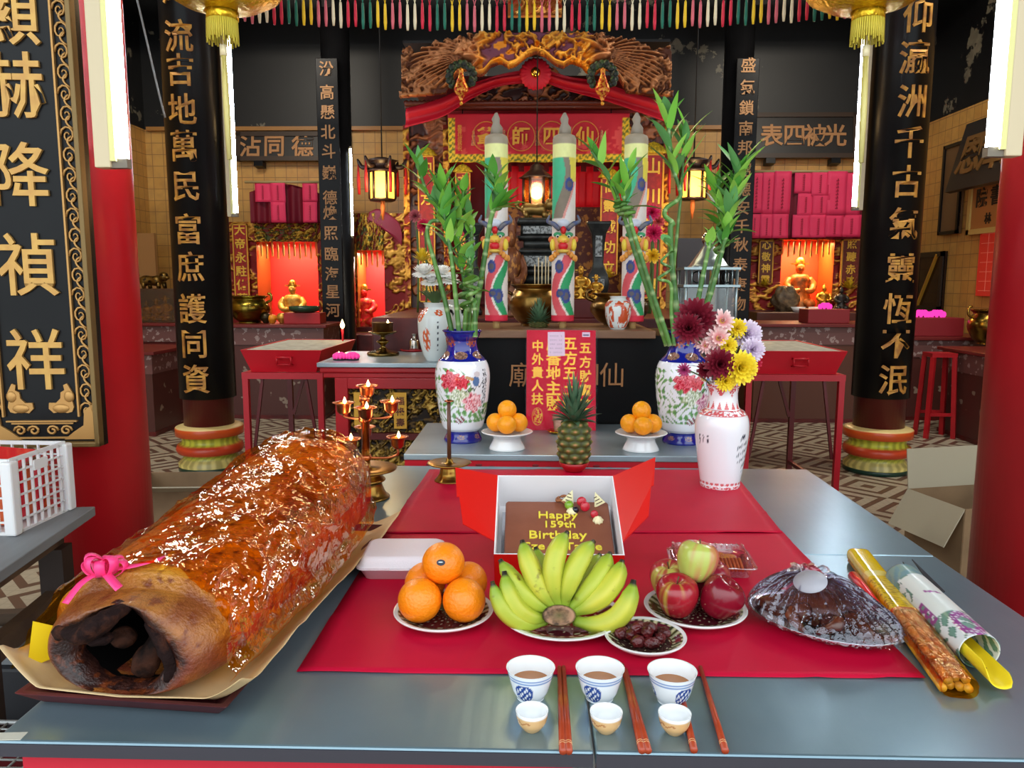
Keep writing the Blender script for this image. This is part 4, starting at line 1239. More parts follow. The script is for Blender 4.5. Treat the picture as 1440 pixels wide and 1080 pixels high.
mb = MB(); mb.lathe([(0, 0.0), (0.034, 0.0), (0.034, 0.001), (0, 0.001)], 24, M=TR(-0.016, -0.03, 0.104, R(38), R(-6), 0), sy=0.8)
mb.build('label_disc', mat('pale label', (168, 166, 174), 0.4), wr)

# ---- long joss stick packet
a = O(1206, 778, T + 0.02); b = O(1347, 962, T + 0.02)
d = (a - b); L = d.length
t = thing('joss_stick_packet', 'long yellow packet of joss sticks in amber film', 'joss sticks', (b.x, b.y, T), math.atan2(d.y, d.x) - PI / 2)
k = 0
JS = mat('amber joss stick', (216, 152, 30), 0.5, noise=(30, (136, 78, 16)))
for zr, n in ((0.010, 4), (0.025, 3)):
    for i in range(n):
        x = (i - (n - 1) / 2) * 0.0148
        mb = MB(); mb.tube([(x * (0.9 if i % 2 else 1.05), 0.004 * ((i * 7) % 4), zr), (x, L * 0.45, zr), (x, L * 0.96, zr)], 0.0075, 9); mb.build('joss_stick', JS, t)
mb = MB()
n = 30
def sleeve(y0, y1, w, h, ny, wob, seed):
    yy, aa = np.meshgrid(np.linspace(y0, y1, ny), np.linspace(0, 2 * PI, 48, endpoint=False), indexing='ij')
    c, s = np.cos(aa), np.sin(aa)
    r1 = 1 + wob * (np.abs(2 * fbm(yy * 26, np.abs(aa - PI) * 3, seed, 3) - 1) - 0.4)
    X = np.sign(c) * np.abs(c) ** 0.55 * w * r1; Z = h + np.sign(s) * np.abs(s) ** 0.65 * (h - 0.001) * (0.6 + 0.4 * r1)
    return np.stack([X, yy, np.maximum(Z, 0.0008)], -1)
yel = np.array(rgb(236, 196, 16)); pr_ = np.array(rgb(176, 136, 10)); orr = np.array(rgb(206, 104, 20))
G = sleeve(L * 0.42, L * 0.985, 0.0275, 0.0185, 90, 0.05, 5)
xx, yy = G[..., 0], G[..., 1]
c = np.tile(yel, G.shape[:2] + (1,))
f = (yy - L * 0.42) / (L * 0.56)
writing = (np.sin(xx * 420 + 3 * np.sin(yy * 160)) * np.sin(yy * 230 + 2 * np.sin(xx * 300)) > 0.22) & (f > 0.04) & (f < 0.46)
c = np.where(writing[..., None], pr_, c)
c = np.where(((f > 0.50) & (f < 0.60))[..., None], np.array(rgb(246, 222, 120)), c)
c = np.where((f < 0.03)[..., None], orr, c)
mb.grid(G, c, wrap=True); mb.build('yellow_sleeve', mat('printed yellow paper', rough=0.2, vcol=True, coat=0.6), t, solid=0.0006)
mb = MB(); mb.grid(sleeve(-0.012, L * 0.43, 0.0295, 0.0195, 80, 0.10, 9), wrap=True); mb.build('amber_film', film('joss amber film', (250, 190, 50), 0.07, 0.4, 0.05, bump=(60, 0.5), gloss=(255, 232, 170)), t)
# red handled knife in its clear sleeve
a = O(1198, 808, T + 0.0125); b = O(1236, 856, T + 0.0125); e = O(1262, 892, T + 0.008)
t = thing('knife', 'small knife with glossy red handle between platter and joss sticks', 'knife', (b.x, b.y, T), math.atan2(a.y - b.y, a.x - b.x) - PI / 2)
Lh = (a - b).length; Lb = (e - b).length
MB().tube([(0, 0, 0.0125), (0, 0.01, 0.0125), (0, Lh * 0.5, 0.013), (0, Lh - 0.008, 0.0125), (0, Lh, 0.0125)], [0.009, 0.0105, 0.012, 0.0115, 0.006], 14).build('handle', mat('glossy red plastic', (236, 14, 34), 0.18, coat=0.5), t)
mb = MB(); mb.smooth = False
mb.add([(-0.009, 0, 0.012), (0.009, 0, 0.012), (0.004, -Lb, 0.008), (-0.009, -Lb * 0.8, 0.008), (-0.009, 0, 0.0105), (0.009, 0, 0.0105), (0.004, -Lb, 0.0068), (-0.009, -Lb * 0.8, 0.0068)],
       [(0, 3, 2, 1), (4, 5, 6, 7), (0, 1, 5, 4), (1, 2, 6, 5), (2, 3, 7, 6), (3, 0, 4, 7)])
mb.build('blade', STEELE, t)
# ---- rolled floral paper with yellow sheet
a = O(1268, 812, T + 0.036); b = O(1378, 916, T + 0.036)
d = (a - b); L = d.length
t = thing('paper_roll', 'rolled sheet of floral printed paper at the table edge', 'paper roll', (b.x, b.y, T), math.atan2(d.y, d.x) - PI / 2)
rr = 0.036
yy, aa = np.meshgrid(np.linspace(0, L, 70), np.linspace(R(20), R(20) + 2 * PI * 1.15, 110), indexing='ij')
rad = rr * (1 - 0.035 * (aa - aa.min()) / (2 * PI)) * (1 + 0.03 * np.sin(2 * aa))
X = rad * np.cos(aa); Z = rr + 0.92 * rad * np.sin(aa) * 0.99
W1 = np.array(rgb(222, 226, 226)); G1 = np.array(rgb(104, 146, 130)); P1 = np.array(rgb(150, 60, 140)); G2 = np.array(rgb(60, 110, 92))
f = yy / L; s_ = aa * rr
leafy = np.sin(yy * 95 + 2.2 * np.sin(s_ * 70)) * np.sin(s_ * 110 + 1.5 * np.sin(yy * 60))
c = np.where((leafy > 0.15)[..., None], G1, W1)
c = np.where((np.abs(leafy - 0.15) < 0.10)[..., None], G2, c)
blob = np.sqrt(((f - 0.14) * 4.2) ** 2 + ((s_ - 0.058) * 26) ** 2)
c = np.where((np.abs(blob - 0.45) < 0.16)[..., None], np.where((np.sin(yy * 500) * np.sin(s_ * 500) > 0.4)[..., None], W1, P1), c)
c = np.where(((f > 0.30) & (f < 0.82) & (aa > R(30)) & (aa < R(150)))[..., None], np.array(rgb(228, 232, 226)), c)
c = np.where(((np.abs(f - 0.55 - (aa - R(90)) * 0.05) < 0.012) & (aa > R(70)) & (aa < R(118)))[..., None], P1, c)
c = np.where(((f > 0.28) & (f < 0.5) & (aa > R(150)) & (aa < R(185)) & (np.sin(yy * 260) * np.sin(s_ * 260) > -0.2))[..., None], P1, c)
c = np.where((f > 0.84)[..., None], np.where((leafy > 0)[..., None], np.array(rgb(110, 150, 160)), np.array(rgb(132, 160, 150))), c)
mb = MB(); mb.grid(np.stack([X, yy, Z], -1), c); mb.build('floral_paper', mat('printed floral paper', rough=0.35, vcol=True, coat=0.2), t, solid=0.0006)
yy, aa = np.meshgrid(np.linspace(-0.085, L * 0.6, 30), np.linspace(R(155), R(335), 40), indexing='ij')
tipf = sstep(-0.085, -0.06, yy)
rad = 0.026
mid = R(245)
aa2 = mid + (aa - mid) * (0.55 + 0.45 * np.sqrt(np.clip((yy + 0.0855) / 0.03, 0, 1)))
mb = MB(); mb.grid(np.stack([rad * np.cos(aa2), yy, 0.036 + rad * np.sin(aa2)], -1)); mb.build('yellow_sheet', mat('yellow card', (250, 222, 40), 0.4), t, solid=0.0012)
mb = MB()
for k, (dx, dz) in enumerate(((-0.006, 0.0), (0.0, 0.004), (0.005, -0.002))):
    pts = [(dx, 0.012 - 0.0005, 0.014 + dz), (dx + 0.003, 0.004, 0.022 + dz), (dx + 0.007, -0.004, 0.016 + dz)]
mb.tube([(-0.012, -0.03, 0.0125), (-0.006, -0.022, 0.0118), (-0.008, -0.012, 0.012), (0.0, -0.02, 0.0115), (0.002, -0.006, 0.0118), (0.006, -0.016, 0.0122)], 0.0008, 5)
mb.build('brush_marks', mat('red-brown ink', (120, 40, 20), 0.6), t)
a = O(1282, 797, T + 0.05); b = O(1318, 832, T + 0.05)
t = thing('scissor_blades', 'pair of dark pointed scissor blades behind the floral paper roll', 'scissors', (b.x, b.y + 0.005, T), math.atan2(a.y - b.y, a.x - b.x) - PI / 2)
Ls = (a - b).length
for s_ in (-1, 1):
    mb = MB(); mb.smooth = False
    w = 0.008
    P = [(s_ * 0.002, 0, 0.045), (s_ * (0.002 + 2 * w), 0, 0.05), (s_ * 0.010, Ls * 1.15, 0.056 + 0.004 * s_)]
    Q = [(x, y, z - 0.003) for x, y, z in P]
    mb.add(P + Q, [(0, 1, 2) if s_ > 0 else (2, 1, 0), (5, 4, 3) if s_ > 0 else (3, 4, 5), (0, 3, 4, 1), (1, 4, 5, 2), (2, 5, 3, 0)])
    mb.build('blade', mat('dark grey steel', (70, 72, 78), 0.3, 0.7), t)
mb = MB(); mb.tube([(0.008, -0.10, 0.012), (0.006, -0.04, 0.03), (0.004, 0.01, 0.048)], 0.007, 8); mb.build('handle', mat('black plastic', (24, 24, 26), 0.35), t)

# ---- cake box, propped up at the back
TILT = R(25)
bx0 = on_z(786, 800, ZC); bx0 = Vector((on_y(786, 775, 1.66).x, 1.697, ZC))
CBR = mat('red cake box card', (214, 24, 16), 0.4); CBW = mat('white cake box card', (232, 230, 232), 0.5)
t = thing('cake_box', 'open red and white cake box propped up behind the bananas', 'cake box', bx0)
t.rotation_euler = (TILT, 0, R(0.6))
w, D, h, th_ = 0.292, 0.277, 0.104, 0.003
def wall(name, c, d):
    mb = MB(); mb.box(c, d); o = mb.build(name, [CBW, CBR], t)
    return o
def two_side(name, c, d, axis, sgn):
    mb = MB(); mb.box(c, d)
    idx = {('y', -1): 2, ('x', 1): 3, ('y', 1): 4, ('x', -1): 5}[(axis, sgn)]
    mb.m = [0] * 6; mb.m[idx] = 1
    return mb.build(name, [CBW, CBR], t)
two_side('bottom', (0, D / 2, th_ / 2), (w, D, th_), 'y', -1)
two_side('front_wall', (0, th_ / 2, h / 2), (w, th_, h), 'y', -1)
two_side('back_wall', (0, D - th_ / 2, h / 2), (w, th_, h), 'y', 1)
two_side('side_wall', (-w / 2 + th_ / 2, D / 2, h / 2), (th_, D - 2 * th_, h), 'x', -1)
two_side('side_wall', (w / 2 - th_ / 2, D / 2, h / 2), (th_, D - 2 * th_, h), 'x', 1)
def flap(name, pts, nrm):
    n = len(pts); nv = Vector(nrm).normalized() * 0.0022
    vs = [Vector(p) for p in pts] + [Vector(p) - nv for p in pts]
    mb = MB(); mb.smooth = False
    fs = [tuple(range(n)), tuple(range(2 * n - 1, n - 1, -1))] + [(i, i + n, (i + 1) % n + n, (i + 1) % n) for i in range(n)]
    mb.add(vs, fs); mb.build(name, CBR, t)
flap('side_flap', [(-w / 2, D, h), (-w / 2 - 0.105, D - 0.012, h + 0.034), (-w / 2 - 0.094, D - 0.115, h + 0.028), (-w / 2 - 0.088, D - 0.115, h + 0.028), (-w / 2 - 0.074, D - 0.20, h + 0.02), (-w / 2, D - 0.235, h)], (0.3, 0, 1))
flap('side_flap', [(w / 2, D, h), (w / 2, D - 0.235, h), (w / 2 + 0.062, D - 0.185, h + 0.034), (w / 2 + 0.078, D - 0.10, h + 0.052), (w / 2 + 0.084, D - 0.10, h + 0.055), (w / 2 + 0.100, D - 0.006, h + 0.066)], (-0.3, 0, 1))
# lid folded down behind, resting on the table
p_top = Vector((0, D, h)); inv = Euler((TILT, 0, 0)).to_matrix().inverted()
topw = Euler((TILT, 0, 0)).to_matrix() @ p_top
foot = inv @ Vector((0, topw.y + 0.13, 0.0015))
dl_ = (foot - p_top)
mb = MB(); mb.smooth = False
nv = Vector((0, dl_.z, -dl_.y)).normalized() * 0.002
vs = [(-w / 2, D, h), (w / 2, D, h), (w / 2, foot.y, foot.z), (-w / 2, foot.y, foot.z)]
vs += [tuple(Vector(q) + nv) for q in vs]
mb.add(vs, [(0, 1, 2, 3), (7, 6, 5, 4), (0, 4, 5, 1), (1, 5, 6, 2), (2, 6, 7, 3), (3, 7, 4, 0)])
mb.build('lid', CBR, t)
# the cake
cake = thing('birthday_cake', 'rectangular chocolate cake with yellow birthday greeting and fruit', 'cake', bx0)
cake.rotation_euler = (TILT, 0, R(0.6))
CW, CD, CH = 0.258, 0.222, 0.046
mb = MB()
stack(mb, [(CW, CD, .008, 0.0), (CW, CD, .008, CH - 0.004), (CW - 0.003, CD - 0.003, .008, CH - 0.001), (CW - 0.008, CD - 0.008, .006, CH)])
for i, v_ in enumerate(mb.v): mb.v[i] = (v_[0] + 0.004, v_[1] + D / 2 - 0.012, v_[2] + th_ + 0.005)
mb.build('sponge', mat('chocolate ganache', (150, 88, 64), 0.5, noise=(8, (134, 76, 54)), bump=(24, 0.15)), cake, bevel=0.002)
mb = MB(); mb.box((0.002, D / 2 - 0.01, th_ + 0.0028), (CW + 0.014, CD + 0.014, 0.004)); mb.build('cake_board', mat('silver card', (200, 204, 210), 0.25, 0.8), cake)
ctop = th_ + 0.005 + CH
def cake_at(px, py):                                        # pixel -> point on the cake's top in its own frame
    Mw = Matrix.Translation(bx0) @ Euler((TILT, 0, R(0.6))).to_matrix().to_4x4(); iv = Mw.inverted()
    o = iv @ CAM; d = iv.to_3x3() @ ray(px, py); k = (ctop - o.z) / d.z
    return o + d * k
ICE = mat('yellow icing', (238, 218, 74), 0.35)
mb = MB()
FLAT = Euler((R(-90), 0, 0)).to_matrix().to_4x4()
for txt, px, py, sz in (('Happy', 785, 726, 0.034), ('159th', 788, 739, 0.031), ('Birthday', 785, 754, 0.037), ('Sze Si Ta Ye', 792, 770, 0.033)):
    p = cake_at(px, py)
    mb.text(txt, sz, Matrix.Translation((p.x, p.y - sz * 0.25, ctop)) @ FLAT, 0.0028, 0.006, sx=1.12)
mb.build('greeting', ICE, cake)
def on_cake(px, py, up=0.0): p = cake_at(px, py); return (p.x, p.y, ctop + up)
mb = MB()                                                   # pretzel
p = on_cake(790, 708, 0.006)
pz = [(p[0] + 0.017 * math.sin(a) * (1 + 0.25 * math.cos(2 * a)), p[1] + 0.016 * math.cos(a) * abs(math.cos(a / 2)) + 0.004, p[2] + 0.004 * math.sin(2 * a)) for a in np.linspace(0, 2 * PI, 24, endpoint=False)]
mb.tube(pz, 0.0036, 8, closed=True); mb.tube([(p[0] - 0.011, p[1] + 0.012, p[2] + .002), (p[0], p[1], p[2] + 0.002), (p[0] + 0.012, p[1] - 0.010, p[2])], 0.0034, 8)
mb.build('pretzel', mat('pretzel crust', (150, 88, 48), 0.4), cake)
for px, py, rot in ((800, 705, 20), (839, 709, -35)):
    p = on_cake(px, py, 0.016)
    mb = MB(); mb.prism([(-0.016, -0.016), (0.016, -0.016), (0.004, 0.018)], 0.003, TR(*p, R(-40), R(rot), 0)); mb.build('chocolate_shard', mat('white chocolate', (228, 218, 170), 0.4), cake)
    mb = MB()
    for k in range(3): mb.box((0.002 - k * 0.0015, -0.0016, -0.010 + k * 0.008), (0.018 - 0.005 * k, 0.001, 0.0022), TR(*p, R(-40), R(rot), 0))
    mb.build('chocolate_stripes', mat('dark chocolate', (70, 40, 28), 0.4), cake)
def cball(name, px, py, r, col, up=None, n=24):
    MB().ball(on_cake(px, py, up if up is not None else r * 0.8), r, n, 14).build(name, mat(name + ' skin', col, 0.2, coat=0.4, noise=(60, tuple(max(0, c - 25) for c in col))), cake)
cball('green_grape', 800, 714, 0.0115, (140, 180, 60)); cball('blueberry', 809, 720, 0.0085, (28, 22, 44))
def berry(px, py, r, up):
    p = on_cake(px, py, up)
    MB().lathe(smoothprof([(0, -1.2 * r), (r * .6, -0.7 * r), (r, 0.1 * r), (r * .8, 0.6 * r), (0, 0.75 * r)], 16), 20, M=TR(*p, R(60), 0, R(20))).build('strawberry', mat('strawberry skin', (186, 24, 44), 0.25, coat=0.4, voro=(260, (230, 180, 110), 0.05, 0.12)), cake)
berry(817, 712, 0.0125, 0.016); berry(822, 718, 0.0125, 0.014); berry(835, 727, 0.010, 0.010)
mb = MB(); p = on_cake(841, 733)
mb.lathe([(0.012, 0), (0.0125, 0.004), (0.009, 0.009), (0.005, 0.013), (0, 0.016)], 40, p, radf=lambda a, z: 1 + 0.12 * math.sin(8 * a + z * 200)); mb.build('cream_rosette', mat('whipped cream', (240, 226, 180), 0.5), cake)
mb = MB(); p = on_cake(804, 720)
mb.lathe([(0.012, 0), (0.0125, 0.004), (0.008, 0.009), (0, 0.012)], 40, p, radf=lambda a, z: 1 + 0.12 * math.sin(8 * a + z * 200)); mb.build('cream_rosette', MATS['whipped cream'], cake)

# ---- white vase with flowers
def lathe_vase(name, label, loc, prof, colf, m=VCG, seg=160, npr=150, rz=0, parts=None, thick=0.004, cat='vase', group=None):
    t = thing(name, label, cat, loc, rz, group)
    o_ = smoothprof(prof, npr)
    top = o_[-1]
    i_ = [(max(top[0] - thick, 0.002), top[1]), (max(top[0] - thick * 2.2, 0.002), top[1] - 0.02), (max(top[0] * 0.7, 0.002), top[1] - 0.05)]
    MB().lathe(o_ + i_, seg, colf=colf).build('body', m, t)
    return t
wv = O(1012, 683, ZC)
H = 0.362
WH = np.array(rgb(234, 232, 236)); PK = np.array(rgb(206, 92, 96)); INK = np.array(rgb(40, 46, 60)); BLUE = np.array(rgb(24, 34, 120))
def wvase_col(t, s, z):
    f = z / H; c = np.tile(WH, (len(t), 1))
    def band(a, b): return (f > a) & (f < b)
    fr = fbm(t * 14, f * 60, 3, 2)
    c = np.where((band(0.0, 0.028) & (fr > 0.5))[:, None], PK, c)
    c = np.where((band(0.034, 0.066) & (np.abs(np.sin(t * 12)) * np.abs(np.cos((f - 0.05) * 120)) > 0.35))[:, None], PK, c)
    c = np.where((band(0.70, 0.745) & (fr > 0.47))[:, None], PK, c); c = np.where(((np.abs(f - 0.70) < 0.003) | (np.abs(f - 0.748) < 0.003) | (np.abs(f - 0.972) < 0.004))[:, None], PK, c)
    tri_ = np.abs(((t * 14 / (2 * PI)) % 1) - 0.5) * 2
    c = np.where((band(0.76, 0.83) & ((f - 0.76) / 0.07 < 1 - tri_ * 1.5) & (tri_ < 0.62))[:, None], PK, c)
    lam = np.abs(((t * 8 / (2 * PI)) % 1) - 0.5) * 2
    c = np.where((band(0.87, 0.955) & ((0.955 - f) / 0.085 < 1 - lam) & (fr > 0.38))[:, None], PK, c)
    c = np.where((band(0.962, 1.0) & (fr > 0.46))[:, None], PK, c)
    dt_ = (t + PI / 2 - 0.75 + PI) % (2 * PI) - PI          # ink bamboo on the right
    X = dt_; Y = f
    lf = np.sin(X * 26 + 40 * Y) * np.sin(X * 34 - 46 * Y) > 0.45
    reg = (np.abs(X - 0.05 + (Y - 0.35) * 0.6) < 0.36 * sstep(0.16, 0.3, Y) * sstep(0.56, 0.42, Y) + 0.02) & band(0.16, 0.54)
    c = np.where((reg & lf)[:, None], INK, c)
    c = np.where(((np.abs(X + 0.1) < 0.09) & (np.abs(Y - 0.52) < 0.022) & (np.sin(X * 80) * np.sin(Y * 300) > -0.2))[:, None], INK * 1.5, c)
    X2 = (t + PI / 2 + 0.95 + PI) % (2 * PI) - PI           # columns of writing on the left
    for k in range(3):
        c = np.where(((np.abs(X2 + 0.22 - k * 0.2) < 0.035) & (Y > 0.38 + 0.03 * k) & (Y < 0.52) & (np.sin(Y * 330) > -0.2) & (fbm(t * 60, f * 200, 8, 2) > 0.45))[:, None], INK, c)
    return c
wvo = lathe_vase('porcelain_vase', 'white porcelain vase with pink bands and ink bamboo, holding chrysanthemums', (wv.x, wv.y, T + 0.005),
                 [(0.066, 0), (0.068, 0.008), (0.068, 0.02), (0.080, 0.10), (0.0905, 0.19), (0.088, 0.235), (0.074, 0.262), (0.056, 0.275), (0.050, 0.30), (0.049, 0.325), (0.053, 0.347), (0.056, 0.350), (0.056, 0.362)], wvase_col)

# ---- brass candle holder with a dark stick
bh = O(632, 676, ZC)
t = thing('brass_candle_holder', 'brass dish on a foot holding a thin dark stick', 'candle holder', (bh.x, bh.y, ZC))
MB().lathe(smoothprof([(0.052, 0), (0.053, 0.004), (0.044, 0.014), (0.036, 0.026), (0.033, 0.040), (0.030, 0.050)], 30) + [(0.05, 0.056), (0.074, 0.062), (0.078, 0.066), (0.074, 0.068), (0.03, 0.064), (0.014, 0.066), (0.011, 0.078), (0.006, 0.082), (0, 0.082)], 48).build('dish', BRASS, t)
MB().tube([(0, 0, 0.08), (0, 0, 0.285)], [0.0075, 0.0065], 10).build('stick', mat('dark rod', (84, 52, 40), 0.4), t)
MB().lathe([(0, 0.284), (0.016, 0.284), (0.017, 0.287), (0.006, 0.291), (0, 0.291)], 16).build('drip_cap', COPPER, t)

# ---- brass oil lamp tree
FLAME = emis('flame', (255, 226, 150), 14.0)
OIL = mat('lamp oil', (250, 190, 90), 0.1, emit=((255, 150, 50), 0.7))
def flame(mb, c, s=1.0):
    mb.lathe([(0.001 * s, 0), (0.006 * s, 0.006 * s), (0.0065 * s, 0.011 * s), (0.003 * s, 0.02 * s), (0, 0.027 * s)], 10, c)
cl = O(527, 700, T)
cl.x = O(516, 700, T).x
t = thing('oil_lamp_tree', 'copper and brass lamp tree with seven burning oil cups', 'oil lamp', (cl.x, cl.y, T))
Yl_ = cl.y
MB().lathe(smoothprof([(0.072, 0), (0.074, 0.006), (0.060, 0.02), (0.050, 0.05), (0.062, 0.062), (0.044, 0.078)], 40) + [(0.07, 0.088), (0.098, 0.096), (0.100, 0.101), (0.096, 0.103), (0.05, 0.098), (0.014, 0.105), (0.013, 0.2)], 56).build('foot', BRASS, t)
def rel(px, py, dy=0.0): return on_y(px, py, Yl_ + dy) - Vector((cl.x, cl.y, T))
ptop = rel(516, 552)
MB().lathe([(0.0135, 0.1), (0.0135, ptop.z - 0.03), (0.017, ptop.z - 0.03), (0.017, ptop.z - 0.01), (0.012, ptop.z - 0.01), (0.012, ptop.z)], 20).build('post', COPPER, t)
zc1 = rel(516, 588).z
MB().lathe([(0.02, zc1 - 0.012), (0.022, zc1), (0.02, zc1 + 0.012)], 18).build('collar', COPPER, t)
zc2 = rel(516, 643).z
MB().lathe([(0.0175, zc2 - 0.008), (0.019, zc2), (0.0175, zc2 + 0.008)], 18).build('collar', COPPER, t)
cups = [(516, 545, 0.0, None), (483, 569, 0.01, zc1), (550, 567, 0.02, zc1), (514, 576, -0.07, zc1), (559, 617, 0.0, zc2), (492, 620, -0.03, zc2), (513, 603, 0.08, zc2)]
cupprof = [(0.008, -0.034), (0.012, -0.032), (0.021, -0.022), (0.024, 0.0), (0.027, 0.004), (0.036, 0.006), (0.0365, 0.008), (0.027, 0.0062), (0.024, 0.003), (0.022, -0.004)]
for (px, py, dy, arm) in cups:
    p = rel(px, py, dy)
    mb = MB(); mb.lathe(cupprof, 28, p); cp = mb.build('lamp_cup', COPPER, t)
    mb = MB(); mb.lathe([(0, 0.0005), (0.0235, 0.0005)], 20, p); mb.build('oil', OIL, cp)
    mb = MB(); flame(mb, p + Vector((0.004, 0, 0.002)), 0.9); mb.build('flame', FLAME, cp)
    light('flame light', 'POINT', Vector((cl.x, cl.y, T)) + p + Vector((0, 0, 0.035)), 0.22, (1.0, 0.55, 0.22), 0.012)
    if arm is not None:
        mb = MB(); mb.tube(spline([(0, 0, arm), (p.x * 0.6, p.y * 0.6, arm - 0.002), (p.x * 0.97, p.y * 0.97, arm + (p.z - 0.034 - arm) * 0.3), (p.x, p.y, p.z - 0.033)], 14), 0.0042, 8); mb.build('arm', COPPER, t)
# ================================================================== STAGE TABLE, BLACK ALTAR AND WHAT STANDS ON THEM
S = 0.812
def px_x(px, Y, py=500): return on_y(px, py, Y).x
# ---- low stage table behind the offering tables
t = thing('stage_table', 'grey-topped red table between the steel tables and the black altar', 'table', (0, 0, 0))
sx0, sx1 = px_x(568, 2.95, 640), px_x(1003, 2.95, 640)
MB().box(((sx0 + sx1) / 2, 3.285, S - 0.012), (sx1 - sx0, 0.68, 0.024)).build('tabletop', mat('grey sheet metal', (176, 190, 196), 0.35, 0.6, noise=(4, (150, 166, 174))), t, bevel=0.003)
mb = MB(); mb.box(((sx0 + sx1) / 2, 2.966, S - 0.024 - 0.14), (sx1 - sx0 - 0.004, 0.024, 0.28)); mb.build('apron', mat('red apron', (186, 16, 36), 0.4), t)
mb = MB()
cloudm = mat('dark red cloud pattern', (124, 10, 26), 0.45)
for px in (680, 760, 846, 920, 610):
    cx = px_x(px, 2.95, 650)
    for k in range(9):
        a = k * 2.4; mb.ball((cx + 0.03 * math.sqrt(k) * math.cos(a), 2.9535, S - 0.062 + 0.0075 * math.sqrt(k) * math.sin(a)), (0.014, 0.0015, 0.006), 10, 6)
mb.build('cloud_pattern', cloudm, t)
for x in (sx0 + 0.04, sx1 - 0.04):
    for y in (3.0, 3.58): MB().box((x, y, (S - 0.024) / 2), (0.05, 0.05, S - 0.024)).build('leg', REDL, t)
# ---- tall black altar with gilt signs
AY = 3.64
az = on_y(800, 466, AY).z
ax0, ax1 = px_x(646, AY), px_x(985, AY)
t = thing('black_altar', 'tall black altar table with gilt temple name on its front', 'altar', (0, 0, 0))
MB().box(((ax0 + ax1) / 2, AY + 0.33, az / 2 - 0.01), (ax1 - ax0, 0.64, az - 0.02)).build('body', mat('dull black lacquer', (9, 9, 10), 0.4, spec=0.15), t)
axr = px_x(918, AY)
MB().box(((ax0 + axr) / 2, AY + 0.31, az - 0.012), (axr - ax0 + 0.01, 0.70, 0.036)).build('top', mat('brown altar edge', (142, 106, 78), 0.4, noise=(9, (116, 82, 58), (0.4, 0.6), 5, (0.2, 1, 1))), t, bevel=0.003)
mb = MB()
for ch, px in (('廟', 733), ('爺', 763), ('師', 795), ('四', 826), ('仙', 860)):
    p = on_y(px, 527, AY); mb.text(ch, 0.125, Matrix.Translation((p.x, AY + 0.008, p.z)), 0.008, 0.0)
mb.build('lettering', mat('bronze lettering', (164, 116, 74), 0.4, 0.5), t)
# ---- red prayer card
c0 = on_y(789, 607, 3.44); cw = mpp(3.47) * 99; chh = on_y(789, 461, 3.56).z - S
lean = math.atan2(0.10, chh)
t = thing('prayer_card', 'tall red card with gold writing in clear plastic, leaning on the black altar', 'card', (c0.x, 3.46, S))
t.rotation_euler = (-lean, 0, R(0))
CRD = mat('red prayer card paper', (206, 14, 54), 0.6, spec=0.15, noise=(9, (196, 10, 50)))
MB().box((0, 0.003, chh / 2), (cw, 0.004, chh)).build('card', CRD, t)
mb = MB()
def vtext(mb, chars, x, z1, z0, size, bold=0.012, y=0.0, depth=0.0015, sx=1.0):
    n = len(chars)
    for i, c in enumerate(chars):
        mb.text(c, size, Matrix.Translation((x, y, z1 + (z0 - z1) * (i / max(n - 1, 1)))), depth, bold, sx=sx)
vtext(mb, '中外貴人扶', -0.34 * cw, chh * 0.84, chh * 0.31, 0.056, 0.022)
vtext(mb, '唐番地主財', -0.11 * cw, chh * 0.865, chh * 0.27, 0.070, 0.024)
vtext(mb, '五方五土龍', 0.13 * cw, chh * 0.865, chh * 0.27, 0.066, 0.024)
vtext(mb, '五方財寶進', 0.35 * cw, chh * 0.82, chh * 0.26, 0.056, 0.022)
for k in range(60):
    a = RNG.uniform(-1, 1); b_ = RNG.uniform(-1, 1)
    if a * a + b_ * b_ < 1: mb.box((-0.34 * cw + a * 0.022, -0.0005, chh * 0.135 + b_ * 0.036), (0.008, 0.001, 0.003), rot=(0, RNG.uniform(0, 3), 0))
mb.tube([(-0.34 * cw + 0.024 * math.cos(a), 0, chh * 0.135 + 0.04 * math.sin(a)) for a in np.linspace(0, 2 * PI, 24, endpoint=False)], 0.0012, 5, closed=True)
mb.build('gold_writing', mat('glitter gold print', (222, 182, 50), 0.35, 0.4), t)
mb = MB(); mb.box((-0.07 * cw, -0.002, chh * 0.86), (0.078, 0.001, 0.112), rot=(0, R(-1), 0)); nt_ = mb.build('white_note', mat('note paper', (222, 210, 226), 0.6), t)
mb = MB()
for r_ in range(5):
    for k in range(7):
        if (r_ * 7 + k) % 6 == 5: continue
        z = chh * 0.86 + 0.038 - r_ * 0.019; x = -0.07 * cw - 0.028 + k * 0.0085
        mb.box((x, -0.0028, z), (0.0045, 0.0006, 0.0011), rot=(0, RNG.uniform(-1, 1), 0)); mb.box((x + 0.001, -0.0028, z - 0.002), (0.001, 0.0006, 0.006), rot=(0, RNG.uniform(-.6, .6), 0))
mb.build('handwriting', mat('blue-grey ink', (90, 90, 120), 0.6), nt_)
mb = MB(); mb.box((0.36 * cw, -0.002, chh * 0.955), (0.036, 0.001, 0.022)); mb.build('price_tag', MATS['note paper'], t)
mb = MB(); mb.box((0.36 * cw, -0.0028, chh * 0.95), (0.026, 0.0006, 0.006)); mb.build('print', MATS['blue-grey ink'], t)
uu, vv = np.meshgrid(np.linspace(-0.5, 0.5, 50), np.linspace(0, 1, 70))
wr_ = np.abs(2 * fbm(uu * 5 + vv * 2, vv * 6, 91, 3) - 1)
MB().grid(np.stack([uu * (cw + 0.012), -0.006 - 0.006 * wr_, vv * (chh + 0.008)], -1)).build('clear_sleeve', film('card sleeve', (255, 244, 248), 0.004, 0.10, 0.06, bump=(14, 0.3)), t)
